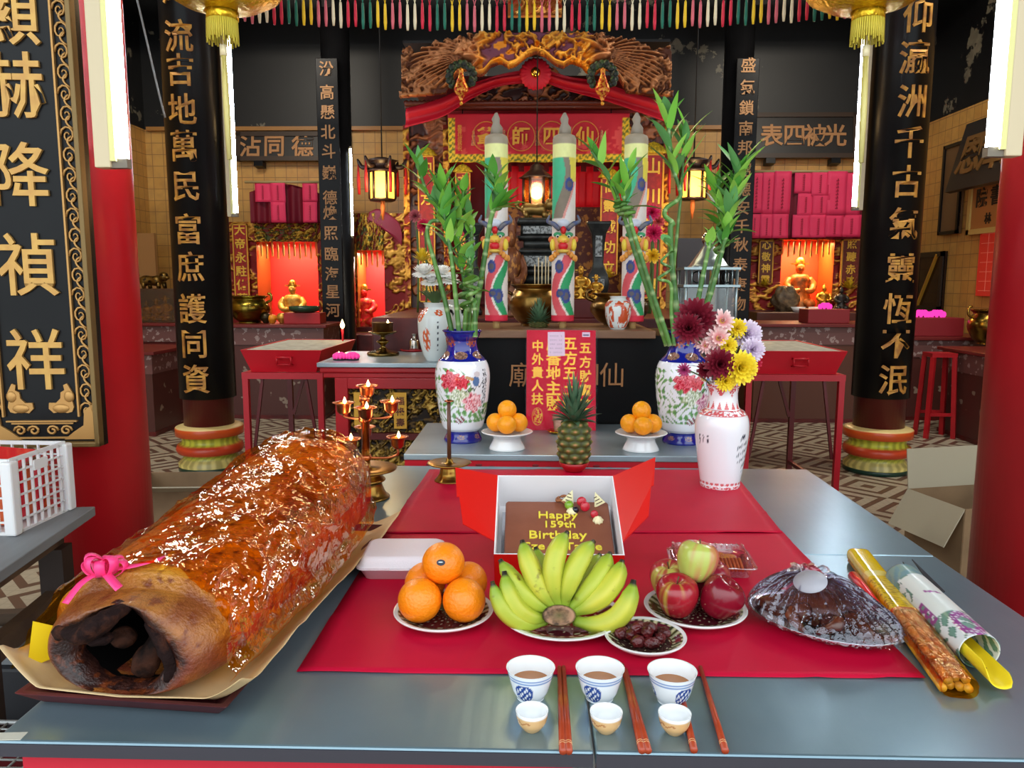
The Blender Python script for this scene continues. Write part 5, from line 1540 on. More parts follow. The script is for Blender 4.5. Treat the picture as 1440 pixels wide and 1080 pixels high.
# ---- gold dish with incense cup beside the card
p = on_z(783, 612, S)
t = thing('incense_cup', 'little pinkish incense cup on gold dish behind the pineapple', 'cup', (p.x + 0.01, p.y + 0.05, S))
MB().lathe([(0.03, 0), (0.035, 0.003), (0.052, 0.010), (0.053, 0.012), (0.03, 0.008), (0, 0.007)], 32).build('dish', mat('bright gold', (226, 180, 50), 0.2, 0.9), t)
MB().lathe([(0.018, 0.008), (0.02, 0.012), (0.026, 0.05), (0.029, 0.075), (0.026, 0.076), (0.022, 0.05), (0, 0.045)], 28).build('cup', mat('pinkish cup glaze', (196, 150, 130), 0.3, noise=(30, (150, 100, 80))), t)
# ---- big blue and white vases
def peony(c, X, Z, cx, cz, r, dk, lt, edge=None):
    dx, dz = X - cx, Z - cz
    rr = np.sqrt(dx * dx + dz * dz) / r; a = np.arctan2(dz, dx)
    lobe = 1 + 0.16 * np.sin(a * 6 + cx * 60) + 0.08 * np.sin(a * 11)
    inside = rr < lobe
    ph = (rr / lobe * 3.2 + 0.35 * np.sin(a * 5 + rr * 7 + cz * 40)) % 1
    col = mixc(np.tile(np.array(rgb(dk)), (len(X), 1)), np.array(rgb(lt)), sstep(0.15, 0.85, ph))
    c = np.where(inside[:, None], col, c)
    return np.where((inside & (ph < 0.10))[:, None], np.array(rgb(dk)) * 0.5, c)
BH = 0.472
def bvase_col(flip):
    G_ = [np.array(rgb(*q)) for q in ((96, 150, 84), (140, 176, 120), (60, 112, 70))]
    def f(t, s, z):
        F_ = z / BH
        c = np.tile(np.array(rgb(232, 234, 240)), (len(t), 1))
        X = ((t + PI / 2 + PI) % (2 * PI) - PI) * 0.105 * (1 if not flip else 1); Z = z
        n1 = fbm(X * 40 + 5, Z * 40, 12, 3)
        lf = np.sin(X * 130 + 3 * np.sin(Z * 60)) * np.sin(Z * 110 + 2.5 * np.sin(X * 70))
        reg = (np.abs(X) < 0.2) & (Z > 0.09) & (Z < 0.32) & ((X < 0.02 + 0.10 * (0.30 - Z) / 0.2) | (Z < 0.17)) & (n1 > 0.3)
        c = np.where((reg & (lf > 0.0))[:, None], G_[1], c); c = np.where((reg & (lf > 0.4))[:, None], G_[0], c); c = np.where((reg & (np.abs(lf - 0.2) < 0.05))[:, None], G_[2], c)
        c = peony(c, X, Z, -0.005, 0.205, 0.040, (150, 168, 120), (238, 240, 226))
        c = peony(c, X, Z, -0.040, 0.268, 0.040, (186, 14, 40), (232, 112, 128))
        c = peony(c, X, Z, 0.004, 0.262, 0.028, (190, 20, 40), (226, 90, 104))
        c = peony(c, X, Z, 0.052, 0.178, 0.040, (176, 70, 120) if flip else (206, 84, 100), (246, 214, 222))
        tw = (np.abs(Z - 0.225 - 0.5 * (X - 0.03) - 0.006 * np.sin(X * 300)) < 0.003) & (X > 0.02) & (X < 0.12)
        c = np.where(tw[:, None], np.array(rgb(50, 50, 56)), c)
        bird = ((X - 0.062) / 0.014) ** 2 + ((Z - 0.268) / 0.022) ** 2 < 1
        c = np.where(bird[:, None], np.array(rgb(84, 116, 164)), c)
        bird2 = ((X - 0.066) / 0.013) ** 2 + ((Z - 0.296) / 0.011) ** 2 < 1
        c = np.where(bird2[:, None], np.array(rgb(206, 196, 200)), c)
        wing = ((X - 0.036) / 0.018) ** 2 + ((Z - 0.28 - 0.3 * (0.036 - X)) / 0.007) ** 2 < 1
        c = np.where(wing[:, None], np.array(rgb(190, 140, 80)), c)
        for k in range(2):
            wri = (np.abs(X - 0.098 - 0.014 * k) < 0.0048) & (Z > 0.13) & (Z < 0.315) & (fbm(X * 420, Z * 300, 6, 2) > 0.52)
            c = np.where(wri[:, None], INK, c)
        sp = (((X + 0.005) / 0.022) ** 2 + ((Z - 0.105) / 0.016) ** 2 < 1) & (lf > 0.1)
        c = np.where(sp[:, None], np.array(rgb(130, 50, 70)), c)
        nv = np.array(rgb(20, 28, 128)); gp = np.array(rgb(150, 112, 96))
        blue = (F_ < 0.105) | (F_ > 0.735)
        c = np.where(blue[:, None], nv, c)
        a12 = ((t * 6 / (2 * PI)) % 1) - 0.5
        med = (((a12 + 0.0) / 0.36) ** 2 + ((F_ - 0.785) / 0.032) ** 2 < 1)
        c = np.where(med[:, None], np.where((fbm(t * 16, F_ * 90, 3, 2) > 0.5)[:, None], gp, gp * 0.45), c)
        med = ((((t * 4 / (2 * PI)) % 1 - 0.5) / 0.28) ** 2 + ((F_ - 0.90) / 0.045) ** 2 < 1)
        c = np.where((med & (fbm(t * 14, F_ * 90, 4, 2) > 0.45))[:, None], np.array(rgb(150, 70, 50)), c)
        med = (((a12) / 0.22) ** 2 + ((F_ - 0.055) / 0.02) ** 2 < 1)
        c = np.where((med & (fbm(t * 30, F_ * 200, 4, 2) > 0.45))[:, None], gp, c)
        return c
    return f
BPROF = [(0.080, 0), (0.081, 0.01), (0.070, 0.035), (0.073, 0.05), (0.088, 0.07), (0.106, 0.16), (0.116, 0.26), (0.113, 0.31), (0.100, 0.345), (0.076, 0.372), (0.064, 0.40), (0.062, 0.43), (0.070, 0.455), (0.082, 0.466), (0.083, 0.472)]
YB = 3.22
vl = on_y(651, 622, YB); vr = on_y(958, 622, YB)
lathe_vase('porcelain_vase', 'big blue and white vase with red peony, at left on the stage table', (vl.x, YB, S), BPROF, bvase_col(False), seg=240, npr=230)
lathe_vase('porcelain_vase', 'big blue and white vase with pink peony, at right behind the white vase', (vr.x, YB, S), BPROF, bvase_col(True), seg=240, npr=230, rz=R(14))
# ---- orange pyramids on footed plates
def pyramid(px, word):
    p = on_y(px, 634, 3.06)
    mb = MB()
    mb.lathe([(0.070, 0), (0.074, 0.003), (0.070, 0.012), (0.058, 0.035), (0.056, 0.05), (0.075, 0.060), (0.104, 0.070), (0.105, 0.073), (0.10, 0.074), (0.06, 0.066), (0, 0.064)], 48)
    mb.build('footed_plate', WHITEG, loc=(p.x, 3.06, S), label='white footed plate of mandarins on the %s side of the stage table' % word, cat='plate')
    o = make_orange(0.0385, 'x', ORM2, 'mandarins stacked on the %s footed plate' % word)
    spots = [(0, -0.048, 0.105, 'front mandarin'), (-0.046, 0.006, 0.105, 'left mandarin'), (0.046, 0.006, 0.105, 'right mandarin'), (0, 0.052, 0.105, 'rear mandarin'), (0, 0.003, 0.158, 'top mandarin')]
    for i, (x, y, z, lb) in enumerate(spots):
        q = o if i == 0 else dup(o, (0, 0, 0))
        q.name = 'mandarin'; q['category'] = 'mandarin'
        q.location = (p.x + x, 3.06 + y, S + z + 0.002); q.rotation_euler = (R(30 * i), R(25 * (i % 3)), i)
        q['label'] = lb + ' of the pile on the footed plate %s' % ('beside the left peony vase' if word == 'left' else 'beside the right peony vase')
pyramid(713, 'left'); pyramid(901, 'right')
# ---- pineapples
PIN = mat('pineapple rind', rough=0.5, vcol=True)
PLEAF = mat('pineapple leaf', (92, 124, 92), 0.45, noise=(14, (60, 92, 66)))
def leaf_strip(mb, base, d, L, w, droop, n=9, fold=0.25, twist=0.0, taper=1.0, col=None):
    """pointed leaf: base point, direction, length, width, droop"""
    d = Vector(d).normalized(); side = d.cross(Vector((0, 0, 1)))
    if side.length < 1e-3: side = Vector((1, 0, 0))
    side.normalize(); nrm = side.cross(d)
    P = np.zeros((n, 3, 3))
    for i in range(n):
        t = i / (n - 1)
        c = Vector(base) + d * (L * t) + Vector((0, 0, -1)) * (droop * L * t * t)
        ww = w * (0.35 + 0.65 * math.sin(PI * min(t * 1.25 + 0.18, 1) * 0.5 + 0) if taper == 0 else math.sin(PI * (t ** 0.62) * 0.97 + 0.09) ** 0.9)
        if i == n - 1: ww = 0.0004
        a = twist * t
        s2 = side * math.cos(a) + nrm * math.sin(a)
        P[i, 0] = c - s2 * ww / 2 + nrm * fold * ww / 2; P[i, 1] = c; P[i, 2] = c + s2 * ww / 2 + nrm * fold * ww / 2
    mb.grid(P, None if col is None else np.tile(np.array(col), (n * 3, 1)))
def pineapple(label, loc, h, r, crown_h, rz=0):
    t = thing('pineapple', label, 'pineapple', loc, rz)
    n1, n2 = 64, 96
    rows = []; cols = []
    rind = np.array(rgb(58, 66, 30)); eye = np.array(rgb(178, 130, 84)); gr = np.array(rgb(96, 110, 44))
    a = np.linspace(0, 2 * PI, n2, endpoint=False)
    for i in range(n1):
        s = i / (n1 - 1)
        rr = r * (np.interp(s, [0, .05, .15, .5, .8, .95, 1], [.55, .8, .93, 1.0, .93, .72, .45]))
        u = a * 8 / (2 * PI); v = s * 7.0
        row = np.floor(v * 1.0 + 0.0); uu = u + 0.5 * (row % 2)
        fu = (uu % 1) - 0.5; fv = (v % 1) - 0.5
        dd = np.maximum(np.abs(fu) * 2, np.abs(fu) + np.abs(fv) * 1.5)
        hgt = sstep(1.0, 0.25, dd); spike = np.exp(-((fu / 0.12) ** 2 + ((fv - 0.05) / 0.16) ** 2))
        R_ = rr + 0.006 * hgt + 0.004 * spike
        rows.append(np.stack([R_ * np.cos(a), R_ * np.sin(a), np.full(n2, s * h)], -1))
        cols.append(mixc(mixc(np.tile(rind, (n2, 1)), gr, hgt * 0.8), eye, np.clip(spike * 1.3, 0, 1)))
    mb = MB(); mb.grid(np.array(rows), np.array(cols), wrap=True); mb.lathe([(0, 0.0), (r * 0.55, 0.0)], 24, col=None) if False else None
    mb.build('fruit', PIN, t)
    mb = MB(); rg = random.Random(int(h * 1000))
    for k in range(64):
        f = k / 63
        a_ = k * 2.39996; el = R(8 + 78 * f ** 0.8)
        d = (math.cos(a_) * math.cos(el), math.sin(a_) * math.cos(el), math.sin(el))
        L = crown_h * (0.42 + 0.55 * f) * rg.uniform(0.85, 1.08)
        leaf_strip(mb, (0.4 * r * math.cos(a_) * (1 - f), 0.4 * r * math.sin(a_) * (1 - f), h - 0.008 + 0.12 * crown_h * f), d, L, 0.024 * (1 - 0.3 * f), 0.22 * (1 - f), 9, 0.5)
    mb.build('crown', PLEAF, t)
p = on_y(807, 652, 2.80)
t = thing('red_bowl', 'small red bowl under the pineapple behind the cake box', 'bowl', (p.x, 2.80, ZC + 0.002))
MB().lathe([(0.03, 0), (0.034, 0.004), (0.05, 0.02), (0.056, 0.036), (0.053, 0.036), (0.045, 0.02), (0, 0.012)], 32).build('bowl', REDL, t)
pineapple('ripe pineapple with spiky crown standing in a red bowl', (p.x, 2.80, ZC + 0.030), 0.165, 0.060, 0.175)
p = on_y(758, 466, AY + 0.10)
pineapple('second pineapple, only crown showing above the red prayer card', (p.x, AY + 0.20, az + 0.006), 0.03, 0.045, 0.125, 1.0)
# ---- lucky bamboo
STALK = mat('bamboo stalk skin', rough=0.4, vcol=True)
LEAFM = mat('bamboo leaf', rough=0.38, vcol=True)
ga, gb, gc = np.array(rgb(92, 138, 58)), np.array(rgb(62, 106, 48)), np.array(rgb(190, 210, 150))
def bamboo(label, pts, dy=0.0, Y=YB, r=0.011, leaves=14, leaf_from=0.55, L=0.17, seed=0, group=None, spiral=None):
    """stalk given by its sight points on the vase's plane"""
    rg = random.Random(seed)
    P = [on_y(x, y, Y + (d if d is not None else 0) + dy) for x, y, d in [(q + (0,) if len(q) == 2 else q) for q in pts]]
    base = P[0].copy()
    t = thing('lucky_bamboo', label, 'lucky bamboo', base, 0, group)
    loc = [p - base for p in P]
    n = 90
    sp = spline(loc, n)
    if spiral:                                         # turns of a coil between two fractions
        a, b, turns, rad = spiral
        for i in range(n):
            s = i / (n - 1)
            if a < s < b:
                k = (s - a) / (b - a); w = math.sin(PI * k) ** 0.5
                sp[i] = sp[i] + Vector((math.cos(k * turns * 2 * PI), math.sin(k * turns * 2 * PI), 0)) * rad * w
    acc = [0.0]
    for i in range(1, n): acc.append(acc[-1] + (sp[i] - sp[i - 1]).length)
    node = 0.058
    pts2 = []; rads = []; cs = []
    for i in range(n):
        f = (acc[i] / node) % 1
        near = max(0, 1 - min(f, 1 - f) * 9)
        tp = 1 - 0.45 * (i / n)
        rads.append(r * tp * (1 + 0.12 * near)); cs.append(near)
    cs = np.array(cs)
    def col(s, a):
        i = np.clip((s * (n - 1)).round().astype(int), 0, n - 1)
        return mixc(mixc(np.tile(ga, (len(s), 1)), gb, 0.5 + 0.5 * np.sin(s * 9 + seed)), gc, cs[i] * 0.6)
    mb = MB(); mb.tube(sp, rads, 9, col=col); mb.build('stalk', STALK, t)
    mb = MB()
    for k in range(leaves):
        s = leaf_from + (1 - leaf_from) * (k / max(leaves - 1, 1)) ** 0.8
        i = min(int(s * (n - 1)), n - 1)
        b = sp[i]; ax = (sp[min(i + 1, n - 1)] - sp[max(i - 1, 0)]).normalized()
        a = k * 2.4 + rg.uniform(-0.4, 0.4)
        out = Vector((math.cos(a), math.sin(a) * 0.8, 0))
        d = out * rg.uniform(0.5, 1.0) + ax * rg.uniform(0.5, 1.1) + Vector((0, 0, rg.uniform(0.1, 0.6)))
        g_ = [rgb(110, 176, 60), rgb(78, 146, 54), rgb(136, 190, 76), rgb(92, 150, 84)][rg.randrange(4)]
        leaf_strip(mb, b, d, L * rg.uniform(0.5, 0.95), 0.040 * rg.uniform(0.75, 1.2), rg.uniform(0.05, 0.35), 10, 0.25, rg.uniform(-0.6, 0.6), col=g_)
    mb.build('foliage', LEAFM, t)
    return t
bl_ = 'lucky bamboo in the left peony vase'
bamboo('lucky bamboo in left vase bending to the far left with hooked stem', [(637, 474), (625, 420), (612, 372), (601, 330), (606, 312), (622, 306), (600, 270), (586, 225, -.03)], 0.0, leaves=14, leaf_from=0.62, seed=1)
bamboo('lucky bamboo in left vase, straight stem with leafy left-leaning top', [(646, 474), (641, 420), (636, 372), (632, 345), (624, 300), (622, 262)], -0.03, leaves=26, leaf_from=0.55, seed=2, L=0.19)
bamboo('lucky bamboo in left vase, coiled stem with leaves over the red plaque', [(653, 474), (655, 440), (655, 410), (650, 380), (644, 330), (652, 268)], 0.02, leaves=24, leaf_from=0.55, seed=3, spiral=(0.22, 0.5, 3, 0.028))
bamboo('lucky bamboo in left vase, pale stem ending in a blunt hook', [(658, 474), (660, 440), (663, 390), (663, 330), (661, 312), (655, 305)], 0.05, leaves=8, leaf_from=0.5, seed=4)
bamboo('thick lucky bamboo in left vase leaning right toward the dragon joss stick', [(664, 474), (672, 420), (681, 365), (688, 320), (694, 296), (704, 288), (690, 240, -.02)], 0.0, r=0.013, leaves=26, leaf_from=0.62, seed=5)
bamboo('lucky bamboo in left vase, short coiled stem low at right', [(668, 474), (668, 440), (664, 410), (662, 385), (660, 360)], -0.05, leaves=12, leaf_from=0.5, seed=6, spiral=(0.35, 0.85, 3, 0.03), L=0.12)
bamboo('lucky bamboo in right vase leaning far left with knotted top', [(938, 486), (915, 420), (893, 355), (880, 312), (874, 292), (862, 262), (832, 212)], 0.0, leaves=14, leaf_from=0.68, seed=11, spiral=(0.56, 0.74, 4, 0.03), L=0.17)
bamboo('lucky bamboo in right vase leaning left, curling top over the dragon head', [(943, 486), (922, 425), (903, 365), (889, 320), (884, 298), (878, 280), (886, 240)], -0.04, leaves=12, leaf_from=0.72, seed=12, spiral=(0.6, 0.8, 3, 0.025))
bamboo('tall lucky bamboo in right vase with zigzag stem and high leaves', [(955, 486), (950, 420), (945, 370), (943, 322), (946, 314), (935, 303), (938, 292), (956, 278), (955, 262), (946, 235), (941, 190), (938, 165)], 0.03, r=0.013, leaves=16, leaf_from=0.72, seed=13, L=0.22)
bamboo('lucky bamboo in right vase with second high leafy head', [(951, 486), (948, 440), (946, 400), (952, 330), (958, 270), (961, 225), (966, 190)], 0.08, r=0.009, leaves=10, leaf_from=0.78, seed=14, L=0.22)
bamboo('short zigzag lucky bamboo in right vase beside the glass pavilion', [(948, 486), (944, 440), (943, 400), (926, 392), (944, 378), (930, 368), (944, 352), (936, 340)], -0.05, r=0.008, leaves=4, leaf_from=0.8, seed=15, L=0.08)
bamboo('thick pale lucky bamboo in right vase cut blunt at the top', [(966, 486), (980, 430), (990, 380), (1000, 334)], -0.05, r=0.013, leaves=5, leaf_from=0.85, seed=16, L=0.1)
bamboo('lucky bamboo in right vase with dense leafy head at right', [(970, 486), (992, 435), (1006, 390), (1016, 350), (1026, 310), (1034, 270), (1042, 235)], 0.0, r=0.012, leaves=40, leaf_from=0.5, seed=17, L=0.19)
bamboo('lucky bamboo in right vase, coiling behind the chrysanthemums', [(964, 486), (988, 440), (1001, 395), (1010, 360), (1018, 325), (1010, 290), (1004, 262)], 0.06, r=0.011, leaves=32, leaf_from=0.55, seed=18, spiral=(0.5, 0.75, 3, 0.03), L=0.17)
# ---- chrysanthemum bouquet
def mum(t, c, d, r, colr, centre, layers=4, petals=18, curl=0.35, name='chrysanthemum_head', seed=0):
    rg = random.Random(seed); d = Vector(d).normalized()
    q = d.to_track_quat('Z', 'Y').to_matrix()
    mb = MB()
    for l in range(layers):
        el = R(8 + 70 * l / max(layers - 1, 1)); L = r * (1 - 0.42 * l / layers)
        for k in range(max(6, petals - 3 * l)):
            a = 2 * PI * (k + 0.5 * (l % 2)) / max(6, petals - 3 * l) + rg.uniform(-0.1, 0.1)
            dd = q @ Vector((math.cos(a) * math.cos(el), math.sin(a) * math.cos(el), math.sin(el)))
            sd = q @ Vector((-math.sin(a), math.cos(a), 0)); up = dd.cross(sd) * -1
            w = r * 0.24
            P = np.zeros((4, 2, 3))
            for i, f in enumerate((0.05, 0.4, 0.8, 1.0)):
                cc = Vector(c) + dd * (L * f) + (q @ Vector((0, 0, 1))) * (curl * L * f * f * (0.5 if l else -0.25)); ww = w * (0.5, 1.0, 0.95, 0.35)[i]
                P[i, 0] = cc - sd * ww / 2; P[i, 1] = cc + sd * ww / 2
            base = np.array(rgb(colr)); tip = np.array(rgb(centre[1])) if centre[1] else base
            cl_ = np.stack([mixc(np.tile(base * rg.uniform(0.85, 1.1), (2, 1)), tip, f) for f in (0.0, 0.2, 0.7, 1.0)])
            mb.grid(P, cl_)
    if centre[0]: mb.ball(Vector(c) + (q @ Vector((0, 0, 1))) * r * 0.12, r * 0.22, 12, 8, col=np.array(rgb(centre[0])))
    return mb.build(name, mat('flower petals', rough=0.55, vcol=True), t)
vtop = Vector((wv.x, wv.y, T + 0.005 + 0.362))
MARO, PINK_, YEL_, LILAC = ((110, 14, 34), (None, (126, 20, 42))), ((226, 120, 130), ((206, 178, 90), (248, 226, 220))), ((240, 210, 20), (None, (250, 226, 60))), ((206, 180, 214), (None, (240, 226, 240)))
heads = [(978, 448, -0.02, .060, MARO), (968, 462, -0.06, .045, MARO), (992, 458, 0.0, .034, PINK_), (1015, 452, -0.03, .036, PINK_), (1010, 476, -0.05, .036, PINK_), (992, 486, -0.04, .024, PINK_),
         (1002, 502, -0.05, .020, PINK_), (985, 478, 0.0, .028, PINK_), (1036, 462, 0.0, .030, YEL_), (1023, 486, -0.06, .028, YEL_), (1050, 470, 0.02, .044, LILAC), (1058, 492, -0.02, .036, LILAC), (1048, 512, 0.02, .032, LILAC),
         (1012, 512, -0.085, .046, MARO), (1040, 517, -0.085, .050, YEL_), (1020, 536, -0.08, .030, YEL_), (992, 520, -0.05, .026, MARO), (1030, 472, 0.03, .032, PINK_), (962, 520, -0.06, .020, ((150, 40, 90), (None, (170, 60, 110)))),
         (1060, 510, 0.05, .026, ((206, 30, 60), (None, (220, 50, 80))))]
names = {id(MARO): 'maroon', id(PINK_): 'pink and cream', id(YEL_): 'yellow', id(LILAC): 'lilac'}
bq = thing('flower_bouquet', 'mixed chrysanthemum bouquet in the white porcelain vase at right', 'flowers', vtop)
for i, (px, py, dy, r, kind) in enumerate(heads):
    p = on_y(px, py, vtop.y + dy) - vtop
    dirn = Vector((p.x * 0.8, -0.55 + dy, max(p.z, 0.02) * 0.6 + 0.02))
    lay = 5 if kind in (MARO, YEL_, LILAC) else 3
    mum(bq, p, dirn, r * 1.22, kind[0], kind[1], lay, 20 if lay == 5 else 16, seed=i)
    MB().tube(bez((0, 0, -0.10), (p.x * 0.25, p.y * 0.3, p.z * 0.5), p - dirn.normalized() * r * 0.15, 8), 0.0026, 6).build('stem', mat('flower stem', (76, 104, 52), 0.5), bq)
mb = MB(); rg = random.Random(5)
for k in range(46):
    a = rg.uniform(0, 2 * PI)
    leaf_strip(mb, (0.02 * math.cos(a), 0.02 * math.sin(a), rg.uniform(0, 0.06)), (math.cos(a) - 0.15, math.sin(a), rg.uniform(0.5, 1.8)), rg.uniform(0.06, 0.12), 0.02, 0.2, 7, 0.3, col=rgb([(60, 90, 46), (46, 72, 40), (84, 60, 56)][rg.randrange(3)]))
mb.build('foliage', LEAFM, bq)
# ---- dragon joss sticks
def joss_col(t, s, z):
    H_ = 0.93
    f = z / H_; X = ((t + PI / 2 + PI) % (2 * PI) - PI)
    c = np.tile(np.array(rgb(222, 214, 208)), (len(t), 1))
    wv_ = 0.75 * np.sin(f * 13.0 + 2.6)
    body = np.abs(X - wv_) < 0.55
    c = np.where((body & (f < 0.36))[:, None], np.array(rgb(212, 84, 92)), c)
    c = np.where(((X - wv_ > 0.45) & (X - wv_ < 1.3) & (f < 0.36))[:, None], np.array(rgb(40, 150, 92)), c)
    c = np.where(((np.abs(X - wv_ - 0.42) < 0.09) & (f < 0.37))[:, None], np.array(rgb(230, 220, 210)), c)
    wv2 = 0.6 * np.sin(f * 11 - 1.0)
    up = f > 0.56
    c = np.where((up & (X - wv2 < -0.45))[:, None], np.array(rgb(64, 176, 132)), c)
    c = np.where((up & (np.abs(X - wv2) < 0.5))[:, None], np.array(rgb(128, 116, 100)), c)
    c = np.where((up & (np.abs(X - wv2 - 0.55) < 0.10))[:, None], np.array(rgb(220, 150, 140)), c)
    c = np.where(((f > 0.76) & (X - wv2 > 0.0) & (f < 0.88))[:, None], np.array(rgb(222, 206, 76)), c)
    for (cx, cf, r) in ((0.5, 0.74, 0.035), (-0.35, 0.30, 0.035), (0.3, 0.14, 0.04), (-0.2, 0.155, 0.025)):
        q = ((X - cx) * 0.055 / 0.055 / 0.42) ** 2 + ((f - cf) / r) ** 2
        c = np.where((q < 1)[:, None], np.array(rgb(48, 66, 132)), c); c = np.where((q < 0.3)[:, None], np.array(rgb(90, 84, 92)), c)
    c = np.where((f < 0.035)[:, None], np.array(rgb(206, 36, 62)), c)
    c = np.where(((f > 0.885) & (f < 0.955))[:, None], np.array(rgb(222, 224, 150)), c)
    c = np.where((f >= 0.955)[:, None], np.array(rgb(150, 138, 118)), c)
    return c * (0.92 + 0.16 * fbm(t * 4, f * 40, 8, 3))[:, None]
def dragon_joss(px, label, Y=3.80, ytop=185, cone=True):
    p = on_y(px, 455, Y); z0 = on_y(px, 452, Y).z; z1 = on_y(px, 192, Y).z
    t = thing('dragon_joss_stick', label, 'giant joss stick', (p.x, Y, az + 0.006), R(-3))
    H_ = z1 - az - 0.006 - 0.035
    r = 0.056; k = H_ / 0.93
    MB().lathe([(0.018, 0), (0.018, 0.05)], 16).build('foot', mat('pale wood peg', (196, 160, 104), 0.5), t)
    prof = [(0.0, 0.0), (r * 0.97, 0.0)] + [(r, z) for z in np.linspace(0.004, 0.915 * k, 150)] + [(r * 0.92, 0.93 * k), (r * 0.6, 0.94 * k), (0, 0.945 * k)]
    MB().lathe(prof, 80, (0, 0, 0.035), colf=lambda a, s, z: joss_col(a, s, (z) / k)).build('body', mat('painted joss paste', rough=0.6, vcol=True), t)
    mb = MB()
    mb.lathe([(0.03, 0), (0.026, 0.03), (0.016, 0.05), (0.02, 0.07), (0.006, 0.10), (0, 0.10)], 10, (0, 0, 0.035 + 0.94 * k), radf=lambda a, z: 1 + 0.2 * math.sin(3 * a + z * 60)); mb.build('paper_tip', mat('grey twisted paper', (140, 130, 116), 0.7), t)
    hz = 0.035 + 0.40 * k; hy = -r
    mb = MB()
    def blob(x, y, z, rr, c): mb.ball((x, hy + y, hz + z), rr, 14, 10, col=np.array(rgb(c)))
    blob(0, 0.01, 0.0, (0.056, 0.035, 0.05), (226, 150, 90)); blob(0, -0.02, 0.012, (0.03, 0.026, 0.022), (230, 190, 70))
    blob(0, -0.028, -0.018, (0.024, 0.018, 0.020), (206, 30, 44)); blob(0, -0.03, -0.042, (0.028, 0.02, 0.010), (226, 190, 80))
    for s in (-1, 1):
        blob(s * 0.028, -0.012, 0.036, (0.020, 0.016, 0.012), (60, 150, 100)); blob(s * 0.026, -0.024, 0.026, 0.009, (240, 240, 236)); blob(s * 0.026, -0.032, 0.026, 0.005, (20, 24, 30))
        blob(s * 0.05, 0.0, -0.012, (0.014, 0.02, 0.030), (232, 206, 70)); blob(s * 0.058, 0.01, 0.014, (0.014, 0.014, 0.016), (214, 110, 60)); blob(s * 0.012, -0.04, 0.004, (0.009, 0.008, 0.007), (232, 150, 60))
    blob(0, -0.012, 0.058, (0.014, 0.012, 0.018), (206, 30, 40)); blob(0, -0.002, 0.09, (0.03, 0.02, 0.02), (200, 206, 220))
    mb.build('dragon_head', mat('painted paste', rough=0.4, vcol=True), t)
    for s in (-1, 1):
        mb = MB(); mb.tube(spline([(s * 0.02, hy, hz + 0.06), (s * 0.045, hy - 0.01, hz + 0.085), (s * 0.075, hy + 0.01, hz + 0.10), (s * 0.066, hy + 0.01, hz + 0.13)], 12), [0.011, 0.011, 0.012, 0.012, 0.012, 0.011, 0.01, 0.009, 0.008, 0.006, 0.005, 0.003], 8); mb.build('horn', mat('blue-grey paste', (70, 84, 130), 0.5, noise=(40, (120, 116, 110))), t)
    mb = MB()
    for k2 in range(10):
        a = 0.9 + k2 * 0.15; aa_ = -PI / 2 + (k2 - 4.5) * 0.26
        mb.ball((math.cos(aa_) * (r + 0.008), math.sin(aa_) * (r + 0.008), hz - 0.055 + 0.02 * math.cos((k2 - 4.5) * 0.7)), (0.011, 0.01, 0.016), 8, 6)
    mb.build('beard', mat('yellow-orange paste', (232, 160, 70), 0.5), t)
    return t
dragon_joss(698, 'leftmost giant dragon joss stick, behind the bamboo leaves')
dragon_joss(791, 'middle giant dragon joss stick with green painted body')
dragon_joss(889, 'rightmost giant dragon joss stick, behind crossing bamboo stems')
# ---- brass urns, incense, small vases on the altar
def urn(name, label, loc, r, h, m=BRASS, group=None):
    t = thing(name, label, 'urn', loc, 0, group)
    MB().lathe(smoothprof([(r * 0.55, 0), (r * 0.55, h * 0.06), (r * 0.75, h * 0.16), (r, h * 0.45), (r * 0.97, h * 0.68), (r * 0.8, h * 0.84), (r * 0.78, h * 0.90), (r * 0.92, h * 0.97), (r * 0.93, h)], 50) + [(r * 0.84, h), (r * 0.7, h * 0.8), (0, h * 0.8)], 56).build('bowl', m, t)
    for s in (-1, 1):
        mb = MB(); mb.tube(spline([(s * r * 0.85, 0, h * 0.75), (s * r * 1.12, 0, h * 0.85), (s * r * 1.1, 0, h * 1.05), (s * r * 0.95, 0, h * 1.08)], 10), r * 0.06, 8); mb.build('handle', m, t)
    return t
ua = on_y(752, 463, 3.98)
URN = mat('aged bronze', (150, 116, 60), 0.3, 1.0, noise=(7, (92, 66, 36)))
urn('incense_urn', 'brass incense urn between left and middle dragon joss sticks', (ua.x, 4.02, az + 0.006), 0.135, 0.215, URN)
ub = on_y(872, 463, 3.98)
urn('incense_urn', 'brass incense urn behind the rightmost dragon joss stick', (ub.x, 4.04, az + 0.006), 0.15, 0.17, URN)
INC = mat('pale incense', (226, 210, 170), 0.6)
for i, (px, ty) in enumerate(((752, 372), (757, 362), (762, 368), (767, 360), (771, 366))):
    p = on_y(px, 408, 4.02); q = on_y(px - 0.5, ty, 4.02)
    MB().tube([(0, 0, -0.03), (0, 0, (q.z - p.z))], 0.0034, 6).build('incense_stick', INC, loc=(p.x, 4.02, p.z), label='%s pale incense stick standing in the brass urn' % ['leftmost', 'second', 'middle', 'fourth', 'rightmost'][i], cat='incense stick', group='incense sticks in the urn')
